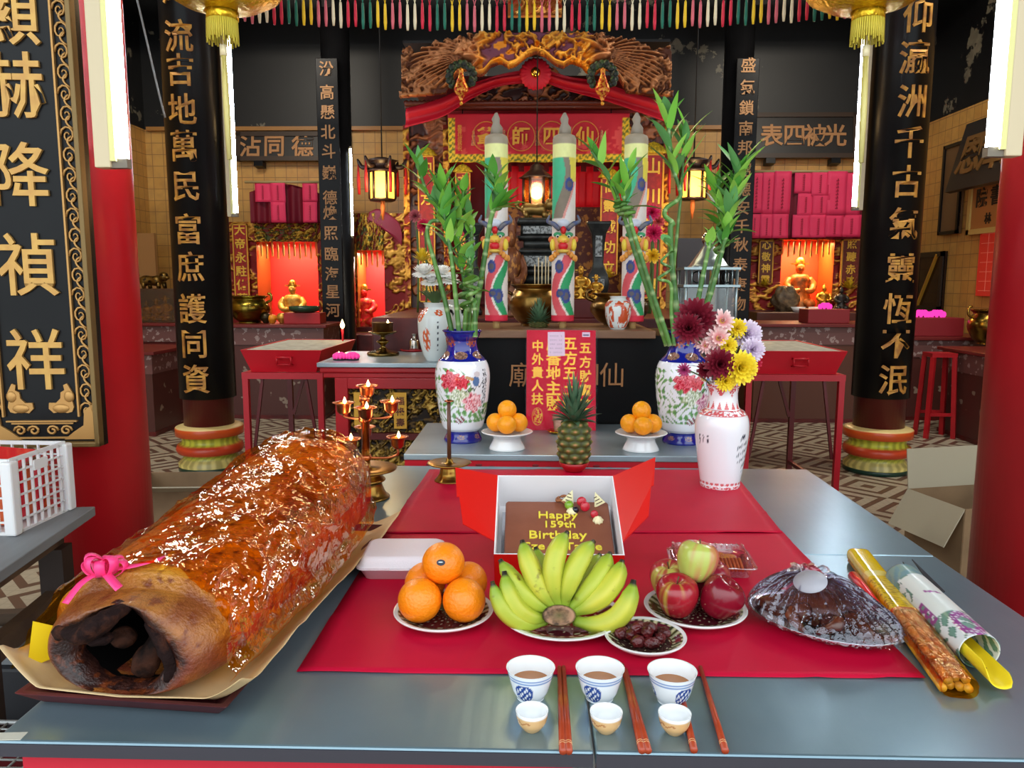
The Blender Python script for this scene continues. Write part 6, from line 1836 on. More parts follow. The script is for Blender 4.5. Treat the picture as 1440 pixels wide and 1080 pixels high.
def spotted_col(kind):
    def f(t, s, z):
        X = ((t + PI / 2 + PI) % (2 * PI) - PI)
        c = np.tile(np.array(rgb(226, 234, 232)), (len(t), 1))
        if kind == 'phoenix':
            rd = np.array(rgb(212, 96, 50))
            for cx, cs, rx, rs in ((-0.95, .60, .40, .16), (0.35, .58, .30, .06), (-0.45, .32, .26, .075), (1.0, .35, .25, .07)):
                q = ((X - cx) / rx) ** 2 + ((s - cs) / rs) ** 2
                c = np.where(((q < 1) & (np.sin(X * 22 + s * 40) * np.sin(s * 70) > -0.35))[:, None], rd, c)
            c = np.where(((np.abs(X - 0.25) < 0.05) & (s > 0.25) & (s < 0.45) & (np.sin(s * 160) > 0))[:, None], INK, c)
        elif kind == 'panda':
            for cx, cs, rx, rs in ((0.55, .55, .32, .10), (0.8, .42, .2, .13), (-0.5, .5, .3, .08)):
                q = ((X - cx) / rx) ** 2 + ((s - cs) / rs) ** 2
                c = np.where((q < 1)[:, None], np.array(rgb(22, 24, 26)), c)
            q = ((X - 0.2) / 0.3) ** 2 + ((s - 0.62) / 0.05) ** 2
            c = np.where((q < 1)[:, None], np.array(rgb(150, 160, 120)), c)
        else:
            q = fbm(X * 4, s * 10, 5, 3)
            c = np.where(((q > 0.5) & (s > 0.15) & (s < 0.6))[:, None], np.array(rgb(206, 86, 48)), c)
        return c
    return f
CT = 1.05                                                 # carved side altar top
vprof = [(0.055, 0), (0.058, 0.006), (0.075, 0.04), (0.098, 0.13), (0.104, 0.22), (0.095, 0.265), (0.066, 0.295), (0.060, 0.31), (0.066, 0.322), (0.072, 0.33)]
p = on_y(613, 505, 4.25)
lathe_vase('porcelain_vase', 'white vase with orange phoenix holding white flowers', (p.x, 4.25, CT + 0.001), [(a * 0.95, b * 0.97) for a, b in vprof], spotted_col('phoenix'), seg=150, npr=140)
vp = Vector((p.x, 4.25, CT + 0.32))
p = on_y(645, 480, 4.5)
lathe_vase('porcelain_vase', 'white vase with black panda markings behind the bamboo stems', (p.x, 4.52, CT + 0.001), [(a, b) for a, b in vprof], spotted_col('panda'), seg=120, npr=120)
p = on_y(868, 462, 3.80)
lathe_vase('porcelain_vase', 'small white vase with orange pattern by the right dragon joss stick', (p.x - 0.005, 3.74, az + 0.006), [(a * 0.62, b * 0.48) for a, b in vprof], spotted_col('x'), seg=90, npr=80)
wf = thing('flower_bouquet', 'white chrysanthemums in the phoenix vase', 'flowers', vp)
for i, (px, py, r) in enumerate(((597, 386, .07), (622, 386, .06), (607, 398, .065), (632, 396, .06))):
    q = on_y(px, py, 4.22) - vp
    mum(wf, q, (q.x * 0.4, -0.3, 0.9), r, (236, 238, 232), (None, (250, 250, 248)), 5, 22, seed=40 + i)
    MB().tube(bez((0, 0, -0.08), (q.x * .3, 0, q.z * .5), q, 7), 0.0035, 6).build('stem', MATS['flower stem'], wf)
mb = MB()
for k in range(24):
    a = k * 2.4; leaf_strip(mb, (0.02 * math.cos(a), 0.02 * math.sin(a), 0), (math.cos(a), math.sin(a), 1.2), 0.12, 0.03, 0.2, 7, 0.3, col=rgb(70, 96, 50))
mb.build('foliage', LEAFM, wf)
q = on_y(592, 362, 4.25)
yf = thing('lotus_ornament', 'yellow lotus ornament above the white flowers', 'ornament', (q.x, 4.30, q.z - 0.02))
mb = MB()
for l in range(3):
    for k in range(9):
        a = k * 2 * PI / 9 + l * 0.35; el = R(15 + 28 * l)
        leaf_strip(mb, (0, 0, 0), (math.cos(a) * math.cos(el), math.sin(a) * math.cos(el), math.sin(el)), 0.065, 0.03, -0.25, 7, 0.3)
mb.build('petals', mat('yellow gilt petals', (216, 186, 40), 0.4, 0.3), yf)
MB().tube([(0, 0, 0), (0, 0.01, -0.16)], 0.005, 6).build('stem', GOLDP, yf)
# ---- carved red side altar at left
cx0, cx1 = px_x(446, 4.1, 515), px_x(651, 4.1, 515)
t = thing('carved_altar', 'red side altar with grey top and gilded carved front', 'altar', (0, 0, 0))
wd = cx1 - cx0; cxm = (cx0 + cx1) / 2
MB().box((cxm, 4.45, CT - 0.012), (wd, 0.72, 0.024)).build('tabletop', MATS['grey sheet metal'], t, bevel=0.003)
MB().box((cxm, 4.45, CT - 0.04), (wd - 0.02, 0.69, 0.032)).build('apron', REDL, t, bevel=0.008)
MB().box((cxm, 4.45, CT - 0.07), (wd - 0.05, 0.66, 0.03)).build('lower_apron', REDL, t, bevel=0.006)
fx0 = px_x(470, 4.13)
mb = MB(); mb.box((fx0 + 0.035, 4.15, (CT - 0.085) / 2), (0.07, 0.06, CT - 0.085)); mb.box((cx1 - 0.05, 4.15, (CT - 0.085) / 2), (0.07, 0.06, CT - 0.085)); mb.box(((fx0 + cx1) / 2, 4.15, CT - 0.115), (cx1 - fx0, 0.05, 0.06))
mb.build('front_frame', REDL, t, bevel=0.004)
def carveH(scale, seed, amp, asp=1.0):
    def H(u, v):
        w = fbm(u * scale * 1.3 * asp, v * scale * 1.3, seed, 3)
        a = np.abs(2 * fbm(u * scale * asp + 2.2 * w, v * scale + 2.0 * w, seed + 5, 4) - 1)
        return amp * (1 - sstep(0.0, 0.28, a)) * (0.6 + 0.6 * w)
    return H
def carvecol(lo, hi, amp, seed=0, mid=None):
    lo, hi = np.array(rgb(lo)), np.array(rgb(hi))
    def f(u, v, h):
        k = np.clip(h / amp, 0, 1)
        c = mixc(np.broadcast_to(lo, u.shape + (3,)), hi, sstep(0.1, 0.7, k))
        if mid is not None:
            n = fbm(u * 14, v * 14, seed + 3, 3); c = mixc(c, np.array(rgb(mid)), sstep(0.55, 0.65, n) * 0.8)
        return c
    return f
pw = cx1 - 0.085 - (fx0 + 0.07)
mb = MB()
for (z0, hh, sd) in ((0.66, 0.245, 3), (0.36, 0.26, 9)):
    mb.relief(pw, hh, 150, 60, carveH(5, sd, 0.03, pw / hh), TR(fx0 + 0.07 + pw / 2, 4.17, z0), 0.02, carvecol((34, 24, 18), (178, 142, 62), 0.03, sd, (112, 84, 40)))
mb.build('carved_panel', VCM, t)
mb = MB(); mb.box((fx0 + 0.07 + pw / 2, 4.155, 0.64), (pw, 0.05, 0.035)); mb.build('rail', DARKRED, t)
for x in (fx0 + 0.07 + pw * 0.52, fx0 + 0.07 + pw * 0.12):
    MB().box((x, 4.135, 0.785), (0.07, 0.012, 0.20)).build('gilt_plaque', GOLDP, t)
mb = MB(); vtext(mb, '福祿壽', fx0 + 0.07 + pw * 0.52, 0.84, 0.72, 0.05, 0.01, 4.128, 0.002)
mb.build('lettering', DARKRED, t)
MB().box((cxm, 4.78, (CT - 0.09) / 2), (wd - 0.1, 0.03, CT - 0.09)).build('back_panel', DARKRED, t)
# things on the side altar
p = on_y(485, 508, 4.3)
for i, (px, lb) in enumerate(((476, 'pink lotus candle at left of the pair on the side altar'), (494, 'pink lotus candle at right of the pair on the side altar'))):
    q = on_z(px, 507, CT)
    t = thing('lotus_candle', lb, 'candle', (q.x, q.y + 0.03, CT + 0.001), 0, 'pink lotus candles on the left side altar')
    MB().lathe([(0, 0), (0.036, 0), (0.038, 0.006), (0.034, 0.007)], 20).build('dish', mat('dark candle dish', (40, 30, 36), 0.4), t)
    mb = MB()
    for l in range(3):
        for k in range(10):
            a = k * 2 * PI / 10 + l * .3; r0 = 0.033 - 0.009 * l
            mb.ball((r0 * math.cos(a), r0 * math.sin(a), 0.02 + 0.005 * l), (0.009, 0.009, 0.014), 8, 6)
    mb.build('petals', mat('hot pink wax', (250, 70, 170), 0.4, sss=0.2, emit=((255, 60, 150), 0.25)), t)
    mb = MB(); mb.lathe([(0, 0.02), (0.02, 0.02), (0.02, 0.03), (0, 0.03)], 14); mb.build('wax', mat('pale pink wax', (255, 190, 210), 0.4, emit=((255, 170, 160), 0.5)), t)
    if i == 0:
        mb = MB(); flame(mb, (-0.004, 0, 0.03), 0.7); mb.build('flame', FLAME, t)
q = on_z(538, 500, CT)
t = thing('brass_oil_lamp', 'brass stemmed oil lamp with dark bowl on the side altar', 'oil lamp', (q.x, q.y + 0.02, CT))
k = 0.45 / 108
MB().lathe(smoothprof([(0.094, 0), (0.096, 0.01), (0.088, 0.02), (0.04, 0.034), (0.018, 0.046), (0.016, 0.06), (0.034, 0.075), (0.036, 0.085), (0.016, 0.098), (0.02, 0.115), (0.06, 0.126), (0.082, 0.136), (0.084, 0.142), (0.05, 0.138)], 70), 48).build('foot', mat('dark brass', (150, 124, 62), 0.25, 1.0, noise=(8, (84, 64, 34))), t)
MB().lathe([(0.0, 0.13), (0.058, 0.136), (0.062, 0.14), (0.062, 0.19), (0.068, 0.194), (0.066, 0.196), (0.056, 0.19), (0, 0.186)], 40).build('bowl', mat('bronze bowl', (98, 66, 36), 0.35, 0.9), t)
mb = MB(); flame(mb, (0.035, -0.02, 0.188), 1.0); mb.build('flame', FLAME, t)
q = on_z(581, 494, CT)
t = thing('red_tray', 'small red tray under the steel flask', 'tray', (q.x, q.y + 0.02, CT)); MB().lathe([(0, 0), (0.075, 0), (0.085, 0.012), (0.082, 0.013), (0.072, 0.004), (0, 0.004)], 28).build('tray', REDL, t)
t = thing('steel_flask', 'small shiny steel wine flask on a red tray', 'flask', (q.x + 0.005, q.y + 0.02, CT + 0.0045))
MB().lathe(smoothprof([(0.032, 0), (0.034, 0.004), (0.034, 0.055), (0.028, 0.07), (0.016, 0.08), (0.014, 0.09), (0.02, 0.105)], 40), 32).build('flask', mat('polished steel', (210, 206, 200), 0.15, 1.0), t)
# ---- red sand trays on stands
def sand_tray(label, slabel, xc, y0, y1, w, ztop, h, mirror):
    t = thing('sand_tray', label, 'incense trough', (xc, y0, 0))
    d = y1 - y0; fl = 0.05
    zb = ztop - h
    mb = MB(); mb.smooth = False
    P = [(-w / 2 + fl, fl, zb), (w / 2 - fl, fl, zb), (w / 2 - fl, d - fl, zb), (-w / 2 + fl, d - fl, zb), (-w / 2, 0, ztop), (w / 2, 0, ztop), (w / 2, d, ztop), (-w / 2, d, ztop)]
    e = 0.012
    P += [(-w / 2 + e, e, ztop), (w / 2 - e, e, ztop), (w / 2 - e, d - e, ztop), (-w / 2 + e, d - e, ztop), (-w / 2 + e, e, ztop - 0.02), (w / 2 - e, e, ztop - 0.02), (w / 2 - e, d - e, ztop - 0.02), (-w / 2 + e, d - e, ztop - 0.02)]
    fs = [(3, 2, 1, 0)]
    for i in range(4):
        j = (i + 1) % 4; fs += [(i, j, 4 + j, 4 + i), (4 + i, 4 + j, 8 + j, 8 + i), (8 + i, 8 + j, 12 + j, 12 + i)]
    mb.add(P, fs); mb.build('trough', mat('red enamel', (200, 24, 40), 0.35, noise=(3, (184, 20, 36))), t)
    mb = MB(); mb.box((0, d / 2, ztop - 0.014), (w - 0.03, d - 0.03, 0.02)); mb.build('ash', mat('grey incense ash', (178, 178, 166), 0.9, noise=(18, (150, 150, 138)), bump=(40, 0.5)), t)
    hx = 0.02
    mb = MB(); zz = ztop - h * 0.32
    mb.tube([(hx - 0.045, 0.02, zz), (hx - 0.045, -0.012, zz), (hx + 0.045, -0.012, zz), (hx + 0.045, 0.02, zz)], 0.006, 8); mb.tube([(hx - 0.045, 0.03, zz - 0.05), (hx - 0.045, -0.006, zz - 0.045), (hx + 0.045, -0.006, zz - 0.045), (hx + 0.045, 0.03, zz - 0.05)], 0.006, 8)
    for s in (-1, 1): mb.tube([(hx + s * 0.045, -0.012, zz), (hx + s * 0.045, -0.006, zz - 0.045)], 0.006, 8)
    mb.build('handle', MATS['red enamel'], t)
    s_ = thing('steel_stand', slabel, 'stand', (xc, y0, 0))
    RE = mat('red stand paint', (186, 24, 40), 0.4); RD = mat('dark red stand paint', (96, 22, 26), 0.4)
    hh = zb - 0.001; W2 = w / 2 + 0.012 - fl * 0.2
    mb = MB(); mb.box((0, 0.03, hh - 0.02), (2 * W2, 0.04, 0.04)); mb.box((0, d - 0.03, hh - 0.02), (2 * W2, 0.04, 0.04))
    for s in (-1, 1): mb.box((s * (W2 - 0.02), d / 2, hh - 0.02), (0.04, d - 0.08, 0.04))
    mb.build('top_frame', RE, s_)
    for s in (-1, 1):
        mb = MB(); mb.box((s * (W2 - 0.02), 0.03, (hh - 0.04) / 2), (0.036, 0.036, hh - 0.04)); mb.build('leg', RE, s_)
        mb = MB(); mb.box((s * (W2 - 0.02), d - 0.03, (hh - 0.04) / 2), (0.036, 0.036, hh - 0.04)); mb.build('leg', RD, s_)
        mb = MB(); mb.bar((s * (W2 - 0.045), d - 0.05, hh - 0.42), (s * (W2 - 0.16), d - 0.05, hh - 0.045), 0.022); mb.build('brace', RD, s_)
        mb = MB(); mb.bar((s * (W2 - 0.045), 0.05, hh - 0.55), (s * (W2 - 0.12), 0.05, hh - 0.045), 0.018); mb.build('brace', RD, s_)
        mb = MB(); mb.bar((s * (W2 - 0.02), 0.05, 0.14), (s * (W2 - 0.02), d - 0.05, 0.14), 0.025); mb.build('stretcher', RD, s_)
    return t
TZ = 1.055
y0l = 4.80
wl = px_x(452, y0l) - px_x(338, y0l)
sand_tray('red incense trough of grey ash left of the carved side altar', 'red steel stand under the left incense trough', (px_x(452, y0l) + px_x(338, y0l)) / 2, y0l, 5.75, wl, TZ, 0.145, 1)
x0r, x1r = px_x(1052, 4.85), px_x(1192, 4.85)
sand_tray('red incense trough of grey ash right of the bouquet', 'red steel stand under the right incense trough', (x0r + x1r) / 2, 4.85, 5.8, x1r - x0r, TZ + 0.005, 0.15, -1)
def candle(px, ybase, ytip, Y, lb, z0=None):
    b = on_y(px, ybase, Y); f_ = on_y(px, ytip, Y)
    t = thing('red_candle', lb, 'candle', (b.x, Y, b.z))
    MB().tube([(0, 0, -0.03), (0, 0, f_.z - b.z)], [0.005, 0.011], 10).build('wax', mat('red candle wax', (214, 20, 40), 0.35), t)
    mb = MB(); flame(mb, (0, 0, f_.z - b.z - 0.002), 2.6); mb.build('flame', FLAME, t)
    light('candle light', 'POINT', (b.x, Y - 0.02, f_.z + 0.05), 0.8, (1, 0.55, 0.22), 0.02)
candle(482, 478, 462, 5.62, 'burning red candle standing in the left incense trough')
candle(1047, 470, 466, 5.6, 'burning red candle behind the lilac chrysanthemums')
q = on_y(1068, 524, 4.8)
# ================================================================== CENTRAL SHRINE
def Bx(name, label, cat, x0, x1, y0, y1, z0, z1, m, bevel=0.0, parent=None):
    return MB().box(((x0 + x1) / 2, (y0 + y1) / 2, (z0 + z1) / 2), (x1 - x0, y1 - y0, z1 - z0)).build(name, m, parent, label=label, cat=cat, bevel=bevel)
CRV = mat('dark carved rosewood', rough=0.35, vcol=True)
WOODC = ((58, 26, 20), (150, 92, 56))
SZ = 1.26
Bx('inner_altar', 'long dark red inner altar behind the black altar', 'altar', -1.02, 1.22, 4.86, 7.9, 0, SZ, DARKRED, 0.01)
shr = thing('shrine', 'central shrine with carved rosewood front and red inner wall', 'shrine', (0, 0, 0))
def pz(px, py, Y): p = on_y(px, py, Y); return p.x, p.z
YS = 6.8
x0, zt = pz(572, 160, YS); x1, _ = pz(937, 160, YS)
_, zb = pz(572, 470, YS)
Bx('back_wall', None, None, x0, x1, 7.85, 7.9, SZ, zt + 0.3, mat('red shrine wall', (150, 20, 28), 0.5), parent=shr)
for a in (x0, x1): Bx('side_wall', None, None, a - 0.02, a + 0.02, YS + 0.05, 7.9, SZ, zt, DARKRED, parent=shr)
Bx('top_panel', None, None, x0, x1, YS + 0.05, 7.9, zt + 0.28, zt + 0.32, DARKRED, parent=shr)
for (pa, pb, sd) in ((572, 628, 3), (882, 937, 4)):
    xa, _ = pz(pa, 200, YS); xb, _ = pz(pb, 200, YS)
    mb = MB(); mb.relief(xb - xa, zt - SZ, 50, 260, carveH(9, sd, 0.03, 0.16), TR((xa + xb) / 2, YS, SZ), 0.06, carvecol(*WOODC, 0.03, sd, (120, 60, 36)))
    mb.build('carved_post', CRV, shr)
    mb = MB()
    for a in (xa, xb):
        mb.relief(0.05, zt - SZ - 0.1, 8, 200, carveH(14, sd + 9, 0.02, 0.03), TR(a, YS - 0.04, SZ), 0.03, carvecol((120, 30, 20), (216, 160, 60), 0.02, 1))
    mb.build('gilt_strip', VCM, shr)
# pediment and beams
xa, zp0 = pz(625, 156, YS); xb, _ = pz(884, 156, YS); _, zp1 = pz(750, 92, YS)
w = xb - xa
mb = MB(); mb.relief(w, zp1 - zp0, 150, 60, carveH(4, 12, 0.05, 3.5), TR((xa + xb) / 2, YS - 0.06, zp0), 0.03, carvecol((50, 20, 16), (172, 104, 60), 0.05, 2),
                     mask=lambda u, v: v < 0.12 + 0.85 * np.exp(-((u - 0.5) / 0.24) ** 2) + 0.05 * np.abs(np.sin(u * 40)))
mb.build('carved_pediment', CRV, shr)
_, zbm = pz(750, 152, YS)
mb = MB(); mb.box(((x0 + x1) / 2, YS - 0.06, zbm), (x1 - x0, 0.10, 0.05)); mb.build('beam', mat('rosewood', (96, 42, 28), 0.3), shr, bevel=0.008)
mb = MB(); mb.tube([(x0 + (x1 - x0) * i / 120, YS - 0.12, zbm + 0.012 + 0.006 * (i % 2)) for i in range(121)], [0.02 + 0.006 * (i % 2) for i in range(121)], 8); mb.build('rope_moulding', MATS['rosewood'], shr)
# banner
BY = YS - 0.10
xa, zb1 = pz(630, 160, BY); xb, zb0 = pz(884, 228, BY); _, zy = pz(750, 217, BY)
ban_ = thing('altar_banner', 'red embroidered banner with yellow floral border over the shrine opening', 'banner', ((xa + xb) / 2, BY, zb0))
w, h = xb - xa, zb1 - zb0
uu, vv = np.meshgrid(np.linspace(-.5, .5, 120), np.linspace(0, 1, 40))
edge = (np.abs(uu) > 0.5 - 0.034) & (vv < 0.9) | (vv < 0.16)
c = np.where(edge[..., None], np.where((np.sin(uu * w * 120) * np.sin(vv * h * 130 + np.sin(uu * 160)) > 0.1)[..., None], np.array(rgb(96, 110, 30)), np.array(rgb(232, 196, 40))), np.array(rgb(188, 20, 44)))
em = (fbm(uu * 24, vv * 6, 4, 3) > 0.6) & ~edge & (vv < 0.72)
c = np.where(em[..., None], np.array(rgb(208, 70, 70)), c)
MB().grid(np.stack([uu * w, 0.012 * np.sin(uu * 60) * (1 - vv), vv * h], -1), c).build('cloth', mat('embroidered cloth', rough=0.6, vcol=True), ban_, solid=0.003)
mb = MB()
for ch, px in (('爺', 684), ('師', 733), ('四', 776), ('仙', 822)):
    X = on_y(px, 190, BY).x - (xa + xb) / 2; Z = h * 0.53
    mb.text(ch, 0.16, Matrix.Translation((X, -0.016, Z)), 0.004, 0.02)
    MB().tube([(X + 0.115 * math.cos(a), -0.016, Z + 0.12 * math.sin(a)) for a in np.linspace(0, 2 * PI, 30, endpoint=False)], 0.005, 5, closed=True).build('gold_ring', mat('gold thread', (206, 130, 60), 0.5), ban_)
vtext(mb, '慶賀仙誕恭祝', -w * 0.435, h * 0.72, h * 0.28, 0.04, 0.0, -0.016, 0.002)
mb.build('gold_signs', GOLDP, ban_)
for px in (666, 709, 756, 800, 846):
    X = on_y(px, 190, BY).x - (xa + xb) / 2
    MB().lathe([(0.022, 0), (0.012, 0.06), (0.016, 0.08), (0.009, 0.10), (0.012, 0.115), (0, 0.128)], 10, (X, -0.014, h * 0.34), sy=0.2).build('figure_applique', mat('appliqué thread', (206, 150, 96), 0.6, noise=(60, (150, 80, 80))), ban_)
# swag and rosette
YW = YS - 0.28
sw = thing('red_swag', 'red cloth swag with round pleated rosette above the banner', 'swag', (0, 0, 0))
REDC = mat('red swag cloth', (196, 20, 42), 0.5, bump=(20, 0.2))
for side, pts in ((-1, [((737, 98), (737, 116)), ((700, 105), (700, 122)), ((660, 118), (662, 140)), ((620, 137), (622, 165)), ((571, 152), (570, 180))]), (1, [((769, 98), (769, 116)), ((800, 107), (800, 128)), ((845, 114), (843, 140)), ((885, 128), (880, 152)), ((924, 140), (936, 172))])):
    a = spline([on_y(q[0][0], q[0][1], YW) for q in pts], 40); b = spline([on_y(q[1][0], q[1][1], YW) for q in pts], 40)
    P = np.zeros((12, 40, 3))
    for j in range(12):
        for i in range(40):
            f = j / 11; p = a[i] * (1 - f) + b[i] * f
            P[j, i] = (p.x, YW + 0.035 * math.sin(f * 9 + i * 0.06) * (1 - 0.6 * i / 40), p.z)
    MB().grid(P[::side]).build('drape', REDC, sw, solid=0.004)
cx, cz = pz(753, 104, YW - 0.05)
mb = MB(); mb.lathe([(0.0, 0.03), (0.05, 0.035), (0.10, 0.02), (0.125, 0.0), (0.12, -0.02), (0, -0.03)], 72, M=TR(cx, YW - 0.05, cz, R(90), 0, 0), radf=lambda a, z: 1 + 0.05 * math.cos(a * 22)); mb.build('rosette', mat('crimson rosette cloth', (214, 26, 52), 0.5), sw)
mb = MB(); mb.ball((cx, YW - 0.09, cz), 0.042, 20, 12); mb.build('gold_ball', mat('mirror gold', (240, 196, 80), 0.1, 1.0), sw)
mb = MB(); mb.ball((on_y(753, 128, YS - 0.1).x, YS - 0.12, on_y(753, 128, YS).z), (0.075, 0.03, 0.08), 20, 12); mb.build('round_boss', MATS['rosewood'], shr)
# carved header with phoenixes
YH = 6.25
xa, zh0 = pz(562, 137, YH); xb, zh1 = pz(949, 42, YH)
w, h = xb - xa, zh1 - zh0
def hmask(u, v):
    s = np.abs(u - 0.5) * 2
    top = np.interp(s, [0, .5, .62, .72, .8, .88, .93, .97, 1], [.98, .95, .9, .88, .78, .72, .80, .78, .5]) - 0.05 * np.abs(np.sin(u * 70)) * (s > .5)
    bot = np.interp(s, [0, .06, .14, .2, .26, .33, .38, .42, .50, .56, .62, .66, .99, 1], [.66, .62, .48, .44, .52, .46, .34, .32, .42, .38, .22, .06, .0, 0.0])
    wid = (s < 0.98) | (v < 0.08) | ((v > 0.6) & (v < 0.78))
    return (v >= bot) & (v <= top) & wid
def hH(u, v):
    b = carveH(4.0, 33, 0.07, w / h)(u, v)
    s = np.abs(u - 0.5) * 2
    bot = np.interp(s, [0, .06, .14, .2, .26, .33, .38, .42, .50, .56, .62, .66, .99, 1], [.66, .62, .48, .44, .52, .46, .34, .32, .42, .38, .22, .06, .0, 0.0])
    rim = np.exp(-(((v - bot - 0.05) / 0.035) ** 2)) * (s < 0.64) * 0.06
    # phoenix: smooth body, spread wing and long feather stripes
    bd = np.exp(-(((s - 0.46) / 0.09) ** 2 + ((v - 0.60 - 0.5 * (s - 0.46)) / 0.06) ** 2) * 1.5) * 0.09
    wing = np.exp(-(((s - 0.40) / 0.10) ** 2 + ((v - 0.78 + 0.9 * (s - 0.42)) / 0.05) ** 2) * 1.5) * 0.08
    fe = 0.05 * (0.5 + 0.5 * np.sin(np.arctan2(v - 0.62 + 1.1 * (s - 0.45) ** 2, s - 0.42) * 44 + 3 * fbm(u * 12, v * 5, 8, 2))) * (0.55 + 0.6 * fbm(u * 60, v * 16, 9, 2)) * sstep(0.52, 0.6, s) * sstep(0.95, 0.85, s) * sstep(0.1, 0.2, v)
    return np.maximum.reduce([b * (1 - sstep(0.52, 0.6, s) * 0.5), rim, bd, wing, fe]) + 0.01
def hcol(u, v, hh):
    s = np.abs(u - 0.5) * 2
    k = np.clip(hh / 0.07, 0, 1)
    side = mixc(np.broadcast_to(np.array(rgb(84, 44, 26)), u.shape + (3,)), np.array(rgb(206, 142, 92)), sstep(0.15, 0.8, k))
    cen = mixc(np.broadcast_to(np.array(rgb(112, 60, 84)), u.shape + (3,)), np.array(rgb(240, 176, 66)), sstep(0.2, 0.75, k))
    fl = fbm(u * 40, v * 9, 6, 2); cen = mixc(cen, np.array(rgb(236, 150, 30)), sstep(0.62, 0.66, fl))
    return mixc(cen, side, sstep(0.36, 0.46, s))
hd = thing('carved_header', 'wavy carved header board with gilt centre and two phoenixes', 'carving', ((xa + xb) / 2, YH, zh0))
mb = MB(); mb.relief(w, h, 300, 90, hH, None, 0.05, hcol, hmask); mb.build('carving', VCM, hd)
Bx('soffit', None, None, -w * 0.49, w * 0.49, 0.06, 0.45, h * 0.86, h * 0.9, CEILM, parent=hd)
light('header lamp', 'AREA', ((xa + xb) / 2, YH - 0.35, zh1 + 0.12), 9, (1, 0.78, 0.42), 0.9, (R(-35), 0, 0), 0.1)
for px, wd in ((649, 'left'), (847, 'right')):
    x, z = pz(px, 112, YH - 0.08)
    t = thing('peacock_ornament', 'dark peacock feather fan with gold pendant at the %s of the swag' % wd, 'ornament', (x, YH - 0.09, z))
    mb = MB()
    for k in range(26):
        a = R(-40 + 260 * k / 25); rr = 0.085 + 0.015 * (k % 2)
        mb.ball((rr * math.cos(a), -0.005 * (k % 3), 0.02 + rr * math.sin(a)), (0.026, 0.012, 0.026), 10, 6)
    mb.build('feather_fan', mat('peacock feathers', (22, 34, 28), 0.4, noise=(40, (50, 76, 40), (0.5, 0.6))), t)
    mb = MB(); mb.lathe(smoothprof([(0.0, -0.17), (0.012, -0.165), (0.02, -0.14), (0.05, -0.10), (0.055, -0.07), (0.035, -0.02), (0.018, 0.03), (0.02, 0.06), (0.0, 0.08)], 30), 20, (0, -0.03, 0), sy=0.6); mb.build('pendant', mat('gold and red pendant', (214, 150, 60), 0.3, 0.5, noise=(50, (170, 40, 24), (0.5, 0.55))), t)
    mb = MB(); mb.ball((0, -0.03, -0.185), 0.014, 10, 8); mb.build('bell', GOLD, t)
# hanging inscribed plaques with lotus caps
def plaque(name, label, px0, px1, y0, y1, Y, chars, cap=True, base=(176, 34, 28), foot=False, cord=0):
    xa, z1 = pz(px0, y0, Y); xb, z0 = pz(px1, y1, Y)
    t = thing(name, label, 'plaque', ((xa + xb) / 2, Y, z0))
    w, h = xb - xa, z1 - z0
    mb = MB(); mb.box((0, 0.012, h / 2), (w, 0.02, h)); mb.build('board', mat('plaque red %d' % base[0], base, 0.4, noise=(30, tuple(int(q * 0.8) for q in base))), t)
    mb = MB()
    for s in (-1, 1): mb.box((s * (w / 2 - w * 0.04), -0.002, h / 2), (w * 0.08, 0.012, h))
    mb.box((0, -0.002, h - w * 0.04), (w, 0.012, w * 0.08)); mb.box((0, -0.002, w * 0.04), (w, 0.012, w * 0.08))
    mb.build('gilt_frame', GOLDP, t)
    mb = MB(); n = len(chars)
    vtext(mb, chars, 0, h * (1 - 0.42 / n), h * (0.45 / n), min(w * 0.74, h / n * 0.84), 0.02, 0.0, 0.006)
    mb.build('lettering', mat('bright gilt', (232, 188, 70), 0.4, 0.4), t)
    if cap:
        mb = MB(); mb.lathe([(w * 0.62, 0), (w * 0.6, w * 0.08), (w * 0.42, w * 0.3), (w * 0.2, w * 0.46), (0, w * 0.52)], 24, (0, 0, h), sy=0.3, radf=lambda a, z: 1 + 0.06 * math.cos(10 * a)); mb.build('lotus_cap', mat('yellow gilt', (230, 200, 50), 0.4, 0.3, noise=(60, (150, 130, 30))), t)
    if foot:
        mb = MB()
        for k in range(9):
            a = R(-75 + 150 * k / 8); leaf_strip(mb, (0, -0.01, -0.02), (math.sin(a), -0.2, math.cos(a) * 0.6), w * 0.55, w * 0.24, -0.3, 7, 0.3)
        mb.build('lotus_foot', MATS['yellow gilt'] if 'yellow gilt' in MATS else GOLDP, t)
    if cord: MB().tube([(0, 0.012, h), (0, 0.012, cord - z0)], 0.006, 6).build('hanging_cord', BLACK, t)
    return t
plaque('gilt_plaque', 'red plaque with lotus cap at the shrine\'s left edge, behind bamboo', 587, 613, 219, 425, 6.74, '四方潤雨澤')
plaque('gilt_plaque', 'red plaque at the left of the shrine, behind leftmost dragon joss stick leaves', 640, 662, 242, 380, 6.72, '方潤雨恩謝', cord=zbm)
plaque('gilt_plaque', 'red plaque between middle and rightmost dragon joss sticks', 845, 868, 250, 388, 6.72, '仙靈威功立', foot=True, cord=zbm)
plaque('gilt_plaque', 'red plaque at the shrine\'s right edge behind the rightmost dragon joss stick', 903, 929, 216, 420, 6.74, '山川毓秀靈')
